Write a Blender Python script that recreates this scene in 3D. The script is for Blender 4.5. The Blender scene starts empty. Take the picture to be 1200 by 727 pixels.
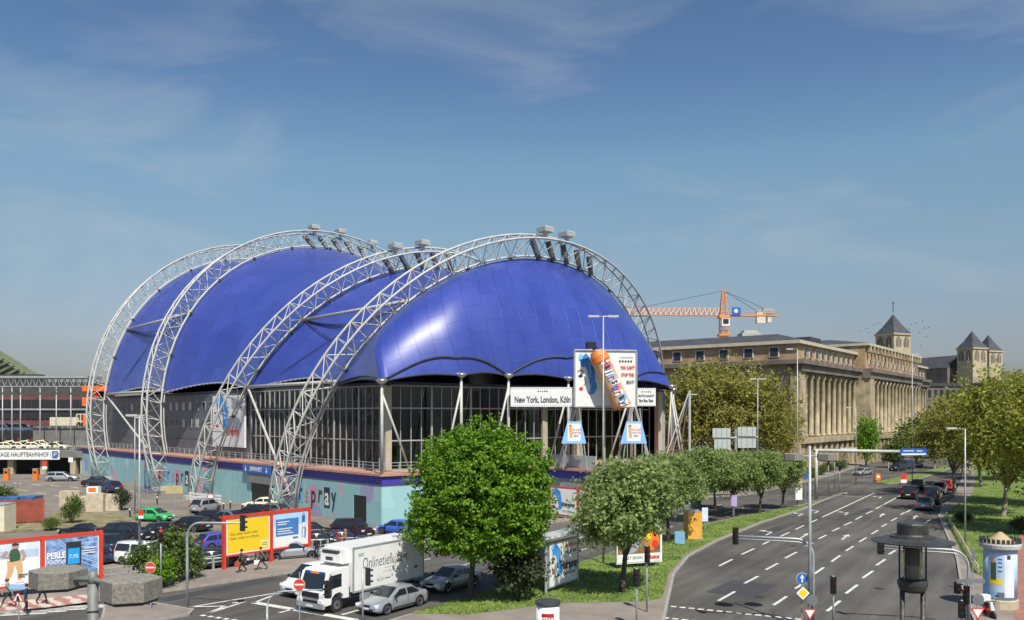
import bpy, bmesh, math, random
import numpy as np
from mathutils import Vector, Matrix
R = math.radians
sc = bpy.context.scene
COL = sc.collection
random.seed(7)
# ------------------------------------------------------------ camera
EYE = 11.5; FPX = 1000.0; HOR = 488.0
cd = bpy.data.cameras.new('camera'); cam = bpy.data.objects.new('camera', cd); COL.objects.link(cam)
cd.sensor_width = 36; cd.lens = 30; cd.shift_y = (HOR-363.5)/1200; cd.clip_end = 6000; cd.clip_start = .3
cam.location = (0, 0, EYE); cam.rotation_euler = (R(90), 0, 0); sc.camera = cam
# ------------------------------------------------------------ world, sun, exposure
SUN_TO = Vector((.24, -.66, 1.0)).normalized()
w = bpy.data.worlds.new('World'); sc.world = w; w.use_nodes = True
nt = w.node_tree; N = nt.nodes; L = nt.links; N.clear()
def nd(t, **k):
    n = N.new(t)
    for a, b in k.items(): setattr(n, a, b)
    return n
sky = nd('ShaderNodeTexSky', sky_type='NISHITA', sun_disc=False, sun_elevation=math.asin(SUN_TO.z), sun_rotation=math.atan2(SUN_TO.x, SUN_TO.y), air_density=1.2, dust_density=1.0, ozone_density=2.0)
tc = nd('ShaderNodeTexCoord'); sx = nd('ShaderNodeSeparateXYZ'); L.new(tc.outputs['Generated'], sx.inputs[0])
cr = nd('ShaderNodeValToRGB'); L.new(sx.outputs[2], cr.inputs[0])      # air colour by height over the horizon
e = cr.color_ramp.elements; e[0].position = 0; e[0].color = (.35, .38, .52, 1); e[1].position = 1; e[1].color = (.42, .50, .62, 1)
for p, c in ((.088, (.50, .486, .565, 1)), (.185, (.60, .63, .63, 1)), (.277, (.63, .72, .71, 1)), (.362, (.488, .58, .68, 1)), (.44, (.44, .535, .63, 1))):
    q = cr.color_ramp.elements.new(p); q.color = c
mul = nd('ShaderNodeMix', data_type='RGBA', blend_type='MULTIPLY'); mul.inputs[0].default_value = 1
L.new(sky.outputs[0], mul.inputs[6]); L.new(cr.outputs[0], mul.inputs[7])
mp = nd('ShaderNodeMapping'); mp.inputs['Scale'].default_value = (1.6, 1.6, 5.5); mp.inputs['Location'].default_value = (14.8, 7.6, 3.08); mp.inputs['Rotation'].default_value = (0, .25, .4); L.new(tc.outputs['Generated'], mp.inputs[0])
nz = nd('ShaderNodeTexNoise'); nz.inputs['Scale'].default_value = 2.0; nz.inputs['Detail'].default_value = 6; nz.inputs['Roughness'].default_value = .55; nz.inputs['Distortion'].default_value = .7; L.new(mp.outputs[0], nz.inputs['Vector'])
cm = nd('ShaderNodeMapRange'); cm.inputs[1].default_value = .49; cm.inputs[2].default_value = .80; cm.inputs[3].default_value = 0; cm.inputs[4].default_value = .40; L.new(nz.outputs['Fac'], cm.inputs[0])
mx = nd('ShaderNodeMix', data_type='RGBA'); L.new(cm.outputs[0], mx.inputs[0]); L.new(mul.outputs[2], mx.inputs[6]); mx.inputs[7].default_value = (3.4, 3.75, 4.0, 1)
bg = nd('ShaderNodeBackground'); bg.inputs[1].default_value = .125; L.new(mx.outputs[2], bg.inputs[0])
wo = nd('ShaderNodeOutputWorld'); L.new(bg.outputs[0], wo.inputs[0])
sl = bpy.data.lights.new('sun', 'SUN'); sl.energy = 4.7; sl.angle = R(.5); sl.color = (1, .95, .86)
so = bpy.data.objects.new('sun', sl); COL.objects.link(so); so.rotation_euler = SUN_TO.to_track_quat('Z', 'Y').to_euler()
sc.view_settings.view_transform = 'Standard'; sc.view_settings.look = 'None'; sc.view_settings.gamma = 1; sc.view_settings.exposure = .27
sc.render.engine = 'CYCLES'; sc.cycles.max_bounces = 6; sc.cycles.transparent_max_bounces = 12
# ------------------------------------------------------------ helpers
def G(px, py, z=0.):                        # a spot of the place: where the sight line through a photo pixel meets height z
    Y = FPX*(EYE-z)/(py-HOR); return Vector(((px-600)/FPX*Y, Y, z))
def A(px, Y, z=0.): return Vector(((px-600)/FPX*Y, Y, z))
def ZY(py, Y): return EYE-(py-HOR)/FPX*Y
_m = {}
def mat(name, col=(.5, .5, .5), rough=.6, metal=0., var=.12, scale=1.5, bump=0., bscale=20., spec=.5, col2=None, coat=0., emit=0.):
    if name in _m: return _m[name]
    m = bpy.data.materials.new(name); m.use_nodes = True; t = m.node_tree; n = t.nodes; l = t.links; b = n['Principled BSDF']
    b.inputs['Roughness'].default_value = rough; b.inputs['Metallic'].default_value = metal; b.inputs['Specular IOR Level'].default_value = spec; b.inputs['Coat Weight'].default_value = coat
    c4 = (*col, 1); b.inputs['Base Color'].default_value = c4
    if emit: b.inputs['Emission Color'].default_value = c4; b.inputs['Emission Strength'].default_value = emit
    if var or bump:
        g = n.new('ShaderNodeNewGeometry')
        nz = n.new('ShaderNodeTexNoise'); nz.inputs['Scale'].default_value = scale; nz.inputs['Detail'].default_value = 6; l.new(g.outputs['Position'], nz.inputs['Vector'])
        if var:
            mr = n.new('ShaderNodeMapRange'); mr.inputs[1].default_value = .3; mr.inputs[2].default_value = .7; l.new(nz.outputs['Fac'], mr.inputs[0])
            mi = n.new('ShaderNodeMix'); mi.data_type = 'RGBA'; l.new(mr.outputs[0], mi.inputs[0])
            a = col2 or tuple(min(1, x*(1+var)) for x in col)
            mi.inputs[6].default_value = (*[x*(1-var) for x in col], 1); mi.inputs[7].default_value = (*a, 1); l.new(mi.outputs[2], b.inputs['Base Color'])
        if bump:
            n2 = n.new('ShaderNodeTexNoise'); n2.inputs['Scale'].default_value = bscale; n2.inputs['Detail'].default_value = 4; l.new(g.outputs['Position'], n2.inputs['Vector'])
            bp = n.new('ShaderNodeBump'); bp.inputs['Strength'].default_value = bump; bp.inputs['Distance'].default_value = .05; l.new(n2.outputs['Fac'], bp.inputs['Height']); l.new(bp.outputs[0], b.inputs['Normal'])
    _m[name] = m; return m
class MB:
    def __init__(s, m=None): s.v = []; s.f = []; s.mi = []; s.ms = []; s.c = 0; s.sm = False; s.use(m) if m else None
    def use(s, m):
        if m not in s.ms: s.ms.append(m)
        s.c = s.ms.index(m); return s
    def add(s, vs, fs):
        o = len(s.v); s.v += [tuple(x) for x in vs]; s.f += [tuple(i+o for i in f) for f in fs]; s.mi += [s.c]*len(fs); return s
    def box(s, c, d, rz=0., M=None):
        x, y, z = d[0]/2, d[1]/2, d[2]/2
        vs = [Vector((a*x, b*y, k*z)) for k in (-1, 1) for a, b in ((-1, -1), (1, -1), (1, 1), (-1, 1))]
        if M is None: M = Matrix.Rotation(rz, 4, 'Z')
        vs = [M @ v + Vector(c) for v in vs]
        return s.add(vs, [(3, 2, 1, 0), (4, 5, 6, 7), (0, 1, 5, 4), (1, 2, 6, 5), (2, 3, 7, 6), (3, 0, 4, 7)])
    def seg(s, p0, p1, wd, ht, z0=0.):       # upright wall between two plan points
        p0 = Vector((p0[0], p0[1])); p1 = Vector((p1[0], p1[1])); d = p1-p0; c = (p0+p1)/2
        return s.box((c.x, c.y, z0+ht/2), (d.length, wd, ht), math.atan2(d.y, d.x))
    def quad(s, a, b, c, d): return s.add([a, b, c, d], [(0, 1, 2, 3)])
    def cyl(s, p0, p1, r0, r1=None, n=8, cap=True):
        r1 = r0 if r1 is None else r1; p0 = Vector(p0); p1 = Vector(p1); d = (p1-p0).normalized()
        a = d.orthogonal().normalized(); b = d.cross(a); vs = []
        for p, r in ((p0, r0), (p1, r1)):
            for i in range(n): t = 2*math.pi*i/n; vs.append(p+(a*math.cos(t)+b*math.sin(t))*r)
        fs = [(i, (i+1) % n, n+(i+1) % n, n+i) for i in range(n)]
        if cap: fs += [tuple(range(n))[::-1], tuple(range(n, 2*n))]
        return s.add(vs, fs)
    def tube(s, pts, r, n=6):
        pts = [Vector(p) for p in pts]; rs = r if isinstance(r, (list, tuple)) else [r]*len(pts); vs = []; a = None
        for i, p in enumerate(pts):
            d = (pts[min(i+1, len(pts)-1)]-pts[max(i-1, 0)]).normalized()
            a = d.orthogonal().normalized() if a is None else (a-d*a.dot(d)).normalized()
            b = d.cross(a)
            vs += [p+(a*math.cos(2*math.pi*k/n)+b*math.sin(2*math.pi*k/n))*rs[i] for k in range(n)]
        fs = [(i*n+k, i*n+(k+1) % n, (i+1)*n+(k+1) % n, (i+1)*n+k) for i in range(len(pts)-1) for k in range(n)]
        fs += [tuple(range(n))[::-1], tuple(range((len(pts)-1)*n, len(pts)*n))]
        return s.add(vs, fs)
    def prism(s, poly, z0, z1):
        n = len(poly); ar = sum(poly[i][0]*poly[(i+1) % n][1]-poly[(i+1) % n][0]*poly[i][1] for i in range(n))
        if ar < 0: poly = poly[::-1]
        vs = [(p[0], p[1], z0) for p in poly]+[(p[0], p[1], z1) for p in poly]
        return s.add(vs, [tuple(range(n))[::-1], tuple(range(n, 2*n))]+[(i, (i+1) % n, n+(i+1) % n, n+i) for i in range(n)])
    def sheet(s, poly, z):
        n = len(poly); ar = sum(poly[i][0]*poly[(i+1) % n][1]-poly[(i+1) % n][0]*poly[i][1] for i in range(n))
        if ar < 0: poly = poly[::-1]
        return s.add([(p[0], p[1], z) for p in poly], [tuple(range(n))])
    def lathe(s, prof, n=16, c=(0, 0, 0)):
        vs = [(c[0]+r*math.cos(2*math.pi*k/n), c[1]+r*math.sin(2*math.pi*k/n), c[2]+z) for r, z in prof for k in range(n)]
        fs = [(i*n+k, i*n+(k+1) % n, (i+1)*n+(k+1) % n, (i+1)*n+k) for i in range(len(prof)-1) for k in range(n)]
        fs += [tuple(range(n))[::-1], tuple(range((len(prof)-1)*n, len(prof)*n))]
        return s.add(vs, fs)
    def xf(s, M): s.v = [tuple(M @ Vector(v)) for v in s.v]; return s
    def mesh(s, name, smooth=False, off=None):
        me = bpy.data.meshes.new(name)
        v = s.v if off is None else [(a-off[0], b-off[1], c-off[2]) for a, b, c in s.v]
        me.from_pydata(v, [], s.f)
        for m in s.ms: me.materials.append(m)
        me.polygons.foreach_set('material_index', s.mi)
        if smooth: me.polygons.foreach_set('use_smooth', [True]*len(s.f))
        me.update(); return me
def P(name, mb, parent=None, smooth=False, kind=None, local=False, label=None):
    if not mb.f: return None
    off = parent.get('wl') if (parent is not None and not local) else None
    o = bpy.data.objects.new(name, mb.mesh(name, smooth, off)); COL.objects.link(o)
    if parent is not None:
        o.parent = parent
        if not local: o['wl'] = parent['wl']
    else: o['wl'] = (0., 0., 0.)
    if kind: o['kind'] = kind
    if label: o['label'] = label
    return o
def I(name, me, parent, loc, rz=0., scale=None, M=None, kind=None):      # one more object on a shared mesh
    o = bpy.data.objects.new(name, me); COL.objects.link(o)
    loc = Vector(loc)
    if parent is not None:
        o.parent = parent
        if 'wl' in parent: loc = loc-Vector(parent['wl'])
    if M is not None: o.matrix_local = Matrix.Translation(loc) @ M
    else:
        o.location = loc; o.rotation_euler = (0, 0, rz)
        if scale: o.scale = scale
    if kind: o['kind'] = kind
    return o
def T(name, label, cat, loc=(0, 0, 0), rz=0., group=None):
    o = bpy.data.objects.new(name, None); COL.objects.link(o); o.location = loc; o.rotation_euler = (0, 0, rz); o.empty_display_size = .2
    o['label'] = label; o['category'] = cat
    if group: o['group'] = group
    if rz == 0: o['wl'] = tuple(float(x) for x in loc)
    return o
def tag(o, label, cat, group=None):
    o['label'] = label; o['category'] = cat
    if group: o['group'] = group
    return o
def S(name, mb): return P(name, mb, kind='structure')
def beam_M(p0, p1):                           # matrix that lays a unit z cylinder from p0 to p1
    d = Vector(p1)-Vector(p0); return d.to_track_quat('Z', 'Y').to_matrix().to_4x4() @ Matrix.Diagonal((1, 1, d.length, 1))
def lettering(s, size, parent, M, m, name='lettering', sx=1., align='CENTER', bold=0.):
    c = bpy.data.curves.new(name, 'FONT'); c.body = s; c.size = size; c.align_x = align; c.align_y = 'CENTER'; c.extrude = .004; c.offset = bold; c.resolution_u = 3
    c.materials.append(m); tmp = bpy.data.objects.new(name, c); me = bpy.data.meshes.new_from_object(tmp); bpy.data.objects.remove(tmp); bpy.data.curves.remove(c); o = bpy.data.objects.new(name, me); COL.objects.link(o); o.parent = parent
    M = M.copy()
    if parent is not None and 'wl' in parent: M = Matrix.Translation(-Vector(parent['wl'])) @ M
    o.matrix_local = M @ Matrix.Diagonal((sx, 1, 1, 1)); return o
class Panel:                                  # a flat printed face: u to the right 0..W, v up 0..H, printing lies a few mm proud
    def __init__(s, p0, p1, z0, z1, parent, off=.0):
        s.p0 = Vector((p0[0], p0[1], z0)); d = Vector((p1[0]-p0[0], p1[1]-p0[1], 0)); s.W = d.length; s.H = z1-z0; s.x = d.normalized()
        s.n = Vector((s.x.y, -s.x.x, 0)); s.parent = parent; s.mb = MB(); s.k = 0; s.off = off
    def at(s, u, v, d=0.): return s.p0+s.x*(u*s.W)+Vector((0, 0, v*s.H))+s.n*(d+s.off)
    def poly(s, pts, m): s.k += 1; s.mb.use(m).add([s.at(u, v, .004*s.k) for u, v in pts], [tuple(range(len(pts)))]); return s
    def rect(s, u0, v0, u1, v1, m): return s.poly([(u0, v0), (u1, v0), (u1, v1), (u0, v1)], m)
    def ell(s, u, v, ru, rv, m, rot=0., n=14):
        pts = []
        for i in range(n):
            t = 2*math.pi*i/n; a = ru*s.W*math.cos(t); b = rv*s.H*math.sin(t)
            pts.append((u+(a*math.cos(rot)-b*math.sin(rot))/s.W, v+(a*math.sin(rot)+b*math.cos(rot))/s.H))
        return s.poly(pts, m)
    def band(s, pts, wd, m):                  # brush stroke
        lf = []; rt = []
        for i, (u, v) in enumerate(pts):
            a = pts[max(i-1, 0)]; b = pts[min(i+1, len(pts)-1)]; d = Vector(((b[0]-a[0])*s.W, (b[1]-a[1])*s.H)).normalized(); k = wd[i] if isinstance(wd, (list, tuple)) else wd
            lf.append((u-d.y*k/s.W, v+d.x*k/s.H)); rt.append((u+d.y*k/s.W, v-d.x*k/s.H))
        return s.poly(rt+lf[::-1], m)
    def text(s, t, u, v, size, m, sx=1., rot=0., bold=0., align='CENTER'):
        M = Matrix((( s.x.x, 0, s.n.x), (s.x.y, 0, s.n.y), (0, 1, 0))).to_4x4()
        M = Matrix.Translation(s.at(u, v, .004*(s.k+2))) @ M @ Matrix.Rotation(rot, 4, 'Z')
        return lettering(t, size, s.parent, M, m, sx=sx, align=align, bold=bold)
    def done(s, name='printed_image'): return P(name, s.mb, s.parent)
# ------------------------------------------------------------ materials
asphalt = mat('asphalt', (.084, .079, .071), .85, var=.22, scale=.35, bump=.35, bscale=30)
asph_old = mat('asphalt_car_park', (.19, .165, .135), .9, var=.28, scale=.22, bump=.35, bscale=14)
pave = mat('paving', (.23, .195, .165), .85, var=.18, scale=.6, bump=.3, bscale=18)
kerbm = mat('kerb_stone', (.30, .28, .25), .8, var=.2, scale=3)
grassm = mat('grass', (.10, .185, .028), .95, var=.45, scale=.55, bump=.8, bscale=14, col2=(.20, .27, .05))
bladem = mat('grass_blade', (.11, .21, .03), .8, var=.4, scale=.4, col2=(.24, .31, .06))
redpath = mat('red_path', (.30, .135, .105), .9, var=.15, scale=1.2, bump=.2)
linem = mat('road_paint', (.58, .57, .52), .7, var=.28, scale=3.5, col2=(.78, .77, .70))
steel = mat('white_steel', (.47, .47, .435), .45, var=.10, scale=1.2)
galv = mat('galvanised_steel', (.40, .42, .42), .5, metal=.35, var=.15, scale=2)
dksteel = mat('dark_steel', (.045, .047, .05), .5, var=.2)
blackm = mat('black_plastic', (.018, .018, .02), .45, var=0)
concrete = mat('concrete', (.34, .32, .28), .85, var=.25, scale=1.2, bump=.4, bscale=12)
concdk = mat('concrete_weathered', (.19, .175, .145), .9, var=.28, scale=26, bump=.12, bscale=90, col2=(.29, .27, .225))
white = mat('white_paint', (.78, .78, .76), .5, var=.05)
cream = mat('cream_paint', (.70, .64, .48), .6, var=.08)
redm = mat('red_paint', (.62, .055, .03), .45, var=.08)
orange = mat('orange_paint', (.75, .20, .03), .5, var=.1)
yellow = mat('yellow_print', (.86, .60, .02), .5, var=.02)
bluem = mat('blue_print', (.03, .13, .45), .45, var=.04)
skyb = mat('light_blue_print', (.28, .52, .80), .5, var=.06)
pwhite = mat('paper_white', (.80, .80, .78), .55, var=.03)
inkm = mat('ink_black', (.03, .03, .04), .5, var=0)
pink = mat('pink_print', (.75, .25, .35), .5, var=.03)
skin = mat('skin', (.52, .30, .20), .6, var=.05)
gold = mat('tan_print', (.66, .42, .20), .5, var=.05)
glassd = mat('car_glass', (.015, .02, .024), .06, var=0, spec=.8)
rubber = mat('tyre_rubber', (.02, .02, .022), .8, var=0)
alloy = mat('alloy_rim', (.45, .46, .48), .3, metal=.8, var=0)
chrome = mat('lamp_glass', (.75, .77, .8), .1, var=0)
tailm = mat('tail_lamp_red', (.42, .01, .015), .2, var=0)
platem = mat('number_plate_white', (.75, .75, .72), .5, var=0)
def clear_glass(name, tint, refl):
    m = bpy.data.materials.new(name); m.use_nodes = True; t = m.node_tree; n = t.nodes; l = t.links; n.clear()
    tr = n.new('ShaderNodeBsdfTransparent'); tr.inputs[0].default_value = (*tint, 1); gl = n.new('ShaderNodeBsdfGlossy'); gl.inputs['Roughness'].default_value = .03; gl.inputs[0].default_value = (.9, .95, 1, 1)
    lw = n.new('ShaderNodeLayerWeight'); lw.inputs[0].default_value = refl; mx = n.new('ShaderNodeMixShader'); o = n.new('ShaderNodeOutputMaterial')
    l.new(lw.outputs['Fresnel'], mx.inputs[0]); l.new(tr.outputs[0], mx.inputs[1]); l.new(gl.outputs[0], mx.inputs[2]); l.new(mx.outputs[0], o.inputs[0]); return m
glazing = clear_glass('facade_glass', (.50, .55, .53), .36)
# ------------------------------------------------------------ ground, roads, islands
g = MB(asph_old); g.sheet([(-900, -40), (900, -40), (1500, 2600), (-1500, 2600)], 0); S('ground', g)
def gp(l, z=0): return [tuple(G(x, y, z)[:2]) for x, y in l]
kerbL = [(-32, 48)]+gp([(-20, 723), (53, 713), (115, 705), (198, 694), (341, 672.5), (450, 648.5), (560, 628.5), (643, 614.6), (681, 609)])+[(22, 118), (34.2, 124), (46.9, 142), (62, 165), (85, 205), (120, 262), (180, 360)]
medL = [(-11, 40), (-6.7, 48), (-2.6, 54), (8, 70.9), (19.9, 89.8), (37.7, 110.6), (48.9, 126.9)]
medR = [(50.1, 127.6), (49.6, 126.2), (46.2, 122.3), (36.3, 105.5), (26.7, 91.3), (19, 78.4), (14.5, 69.7), (11.8, 61.8), (9.6, 52.3), (8.4, 47), (7.6, 40)]
parkE = [(22, 38), (25.98, 48.1), (30.8, 58.7), (35.4, 68), (41.3, 81), (48.7, 97.5), (55.9, 110.6), (61.4, 118.6), (84.3, 159.7), (97, 185), (135, 250), (190, 350)]
roadm = bpy.data.materials.new('road_asphalt'); roadm.use_nodes = True; t = roadm.node_tree; b = t.nodes['Principled BSDF']; b.inputs['Roughness'].default_value = .82
g_ = t.nodes.new('ShaderNodeNewGeometry')
def rn(scale, ms=(1, 1, 1), rot=0., det=5):
    m = t.nodes.new('ShaderNodeMapping'); m.vector_type = 'TEXTURE'; m.inputs['Rotation'].default_value = (0, 0, rot); m.inputs['Scale'].default_value = ms; n = t.nodes.new('ShaderNodeTexNoise'); n.inputs['Scale'].default_value = scale; n.inputs['Detail'].default_value = det; t.links.new(g_.outputs['Position'], m.inputs[0]); t.links.new(m.outputs[0], n.inputs['Vector']); return n
def mr_(src, a, b_, c, d): m = t.nodes.new('ShaderNodeMapRange'); m.inputs[1].default_value = a; m.inputs[2].default_value = b_; m.inputs[3].default_value = c; m.inputs[4].default_value = d; t.links.new(src, m.inputs[0]); return m.outputs[0]
def mth(op, a, b_): m = t.nodes.new('ShaderNodeMath'); m.operation = op; t.links.new(a, m.inputs[0]); t.links.new(b_, m.inputs[1]); return m.outputs[0]
v1 = mr_(rn(.09, det=4).outputs['Fac'], .35, .65, .70, 1.28); v2 = mr_(rn(.9, (14, 1, 1), math.radians(58)).outputs['Fac'], .35, .7, .74, 1.24); v3 = mr_(rn(9., det=6).outputs['Fac'], .3, .7, .86, 1.14)
vo = t.nodes.new('ShaderNodeTexVoronoi'); vo.feature = 'DISTANCE_TO_EDGE'; vo.inputs['Scale'].default_value = .11; wn = rn(.5); ma = t.nodes.new('ShaderNodeVectorMath'); ma.operation = 'MULTIPLY_ADD'; ma.inputs[1].default_value = (5, 5, 0); t.links.new(wn.outputs['Color'], ma.inputs[0]); t.links.new(g_.outputs['Position'], ma.inputs[2]); t.links.new(ma.outputs[0], vo.inputs['Vector']); v4 = mr_(vo.outputs['Distance'], .0, .006, .62, 1.0)
tot = mth('MULTIPLY', mth('MULTIPLY', v1, v2), mth('MULTIPLY', v3, v4)); vm = t.nodes.new('ShaderNodeVectorMath'); vm.operation = 'SCALE'; vm.inputs[0].default_value = (.090, .083, .072); t.links.new(tot, vm.inputs['Scale']); t.links.new(vm.outputs[0], b.inputs['Base Color'])
bp = t.nodes.new('ShaderNodeBump'); bp.inputs['Strength'].default_value = .3; bp.inputs['Distance'].default_value = .03; t.links.new(rn(40.).outputs['Fac'], bp.inputs['Height']); t.links.new(bp.outputs[0], b.inputs['Normal'])
rd = MB(roadm)
rd.sheet(kerbL+[(260, 360), (260, 330)]+parkE[::-1]+[(22, -30), (-60, -30), (-60, 48)], .004); S('road', rd)
def island(name, poly, m, kh=.13):
    k = MB(kerbm); k.prism(poly, .004, kh); S(name+'_kerb', k)
    cx = sum(p[0] for p in poly)/len(poly); c = MB(m)
    n = len(poly); ar = sum(poly[i][0]*poly[(i+1) % n][1]-poly[(i+1) % n][0]*poly[i][1] for i in range(n)); sg = 1 if ar > 0 else -1
    ins = []
    for i in range(n):
        a, b, d = Vector(poly[i-1]), Vector(poly[i]), Vector(poly[(i+1) % n]); t = ((b-a).normalized()+(d-b).normalized()).normalized()
        ins.append(tuple(b+Vector((-t.y, t.x))*sg*.18))
    c.sheet(ins, kh+.004); S(name, c); return ins
median = island('median_pavement', medL+medR, pave)
med_grass = [(-5.9, 49.2), (-2.45, 54.2), (8.2, 71), (20, 89.6), (37.8, 110.2), (48.6, 125.8)]+[(45.7, 122.2), (35.9, 105.6), (26.3, 91.5), (18.6, 78.5), (14.1, 69.8), (11.4, 61.9), (9.4, 53.4), (8.2, 52.4), (2.9, 52), (-2.5, 48.9)]
gg = MB(grassm); gg.sheet(med_grass, .142); S('median_lawn', gg)
walk = kerbL[:]+[(178, 366), (80, 215), (44, 150), (28, 126), (18, 112), (5, 94.5)]+gp([(600, 614.5), (480, 637), (430, 636), (341, 653), (234, 672), (115, 690), (0, 703)])+[(-40, 53)]
island('pavement', walk, pave)
island('traffic_island', gp([(118, 727.5), (122, 711), (180, 708), (228, 716), (222, 722), (175, 731)])+[(-24, 44), (-27, 44)], pave)
island('far_traffic_island', gp([(1024, 566), (1040, 568), (1075.6, 563), (1097, 555.5), (1113, 550), (1114, 545), (1072, 556.5)]), grassm)
park = island('park_pavement', parkE+[(320, 350), (320, 0), (22, 0)], pave)
pg = MB(grassm); park_lawn = gp([(1105, 606), (1113, 622), (1127, 650), (1137, 672), (1152, 678), (1187, 677), (1191, 640)])+[(60.5, 99.5), (95, 150), (200, 340), (192, 346), (138, 250), (100, 185), (87, 160), (64, 119), (58, 111)]
pg.sheet(park_lawn, .142); pg.sheet([(68, 99), (320, 300), (320, 20), (44, 20), (34, 48), (42, 66), (52, 82)], .142); S('park_lawn', pg)
rp = MB(redpath); rp.sheet([(28.3, 48.1), (34.6, 58.7), (44.7, 75.7), (60.5, 99.5), (68, 99), (52, 82), (42, 66), (34, 48), (30, 40), (26, 40)], .146); S('cycle_path', rp)
# patterned paving at the corner lower left
tile = bpy.data.materials.new('patterned_paving'); tile.use_nodes = True; t = tile.node_tree; b = t.nodes['Principled BSDF']; b.inputs['Roughness'].default_value = .85
gg_ = t.nodes.new('ShaderNodeNewGeometry'); wv = t.nodes.new('ShaderNodeTexWave'); wv.inputs['Scale'].default_value = .5; wv.inputs['Distortion'].default_value = 4; wv.inputs['Detail Scale'].default_value = 2.4; wv.bands_direction = 'DIAGONAL'
t.links.new(gg_.outputs['Position'], wv.inputs['Vector']); r_ = t.nodes.new('ShaderNodeValToRGB'); r_.color_ramp.elements[0].position = .35; r_.color_ramp.elements[1].position = .62
r_.color_ramp.elements[0].color = (.36, .16, .13, 1); r_.color_ramp.elements[1].color = (.52, .45, .38, 1); t.links.new(wv.outputs[0], r_.inputs[0]); t.links.new(r_.outputs[0], b.inputs['Base Color'])
q = MB(tile); q.sheet([(-42, 53.2), (-31.8, 48.3), (-31.2, 49.4)]+gp([(53, 712.2), (117, 704), (112, 696), (0, 712-6)], .14), .142); S('patterned_paving', q)
# markings
def stripe(mb, a, b, wd, z=.012):
    a = Vector(a[:2]); b = Vector(b[:2]); d = (b-a).normalized(); nn = Vector((-d.y, d.x))*wd/2
    mb.sheet([tuple(a-nn), tuple(b-nn), tuple(b+nn), tuple(a+nn)], z)
mk = MB(linem)
def c4(x, y): return G(x/2.942+740, y/2.942+480)
def c5(x, y): return G(x/2.942+960, y/2.942+480)
for a, b_, c, d in [(300, 660, 357, 628), (390, 600, 437, 575), (463, 553, 505, 531), (530, 513, 570, 492), (597, 472, 625, 460), (645, 447, 672, 433), (692, 420, 718, 408),
    (302, 540, 348, 517), (380, 500, 424, 480), (452, 466, 480, 452), (514, 438, 544, 424), (566, 414, 595, 400), (613, 392, 640, 380), (490, 675, 535, 645), (565, 618, 600, 595), (630, 568, 663, 545), (690, 525, 719, 504)]:
    stripe(mk, c4(a, b_), c4(c, d), .2)
for a, b_, c, d in [(27, 696, 72, 660), (92, 635, 132, 605), (150, 582, 185, 557), (197, 538, 228, 517), (240, 500, 265, 485), (345, 410, 360, 400), (365, 392, 383, 380), (92, 488, 118, 472), (138, 457, 163, 442), (180, 430, 203, 417), (215, 405, 233, 395), (248, 385, 268, 374), (280, 363, 296, 355),
    (85, 400, 112, 388), (125, 380, 148, 368), (162, 360, 184, 350), (10, 372, 190, 288), (195, 343, 280, 297), (300, 355, 350, 328), (80, 298, 165, 304)]:
    stripe(mk, c5(a, b_), c5(c, d), .2)
for i in range(14):                            # dashed stop line
    u0 = i/14; u1 = u0+.045; a = c4(135, 679); b_ = c4(600, 726); stripe(mk, a.lerp(b_, u0), a.lerp(b_, u1), .32)
for i in range(4):
    a = c4(108, 718); b_ = c4(600, 770); stripe(mk, a.lerp(b_, i/14), a.lerp(b_, i/14+.045), .32)
SD = Vector((.566, .824, 0)).normalized(); SN = Vector((-SD.y, SD.x, 0)); S0 = Vector((-2.6, 54, 0))
for off in (3.9, 7.75, 11.7):
    for k in range(-1, 11):
        if off == 3.9 and k < 0: continue
        a = S0+SN*off+SD*(k*6+1.0); stripe(mk, a, a+SD*3, .16)
q1 = lambda x, y: G(x/4.354+180, y/4.354+560)
for a, b_, wd in [((510, 637), (1060, 732), .5), ((190, 660), (650, 585), .2), ((650, 585), (510, 640), .2), ((270, 695), (470, 632), .2), ((190, 660), (365, 655), .2), ((365, 655), (270, 695), .2), ((470, 632), (400, 640), .2), ((740, 668), (800, 652), .2), ((960, 700), (1060, 672), .2), ((640, 690), (760, 660), .2)]:
    stripe(mk, q1(*a), q1(*b_), wd)
for i in range(8):
    a = q1(243, 702).lerp(q1(560, 750), i/8); b_ = q1(243, 702).lerp(q1(560, 750), i/8+.07); stripe(mk, a, b_, .3)
for i in range(5):
    a = G(-12+24*i, 726-2.6*i); stripe(mk, a+Vector((-3, .3, 0)), a+Vector((2.4, 1.6, 0)), .48)
for i in range(6):
    a = G(158, 709).lerp(G(200, 716), i/6); stripe(mk, a, a.lerp(G(200, 716), .12), .2)
def arrow(c, hook):                            # lane arrow pointing away along the road
    d = Vector((.50, .866, 0)); n = Vector((-d.y, d.x, 0))
    def w_(x, y): return tuple((c+n*x+d*y)[:2])
    mk.sheet([w_(-.09, -2), w_(.09, -2), w_(.09, .6), w_(-.09, .6)], .012)
    if hook:
        mk.sheet([w_(.09, .3), w_(.09, .6), w_(.8, 1.0), w_(.8, .72)], .0125); mk.sheet([w_(.75, .4), w_(1.5, 1.2), w_(.75, 1.4)], .0125)
    else: mk.sheet([w_(-.35, .55), w_(.35, .55), w_(0, 2)], .0125)
for x, y, h in [(480, 425, 1), (598, 435, 0), (643, 352, 1), (745, 358, 1), ]: arrow(c4(x, y), h)
for x, y, h in [(90, 440, 0), (216, 365, 0), (330, 372, 0), (213, 303, 1), (-60, 362, 1)]: arrow(c5(x, y), h)
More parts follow.
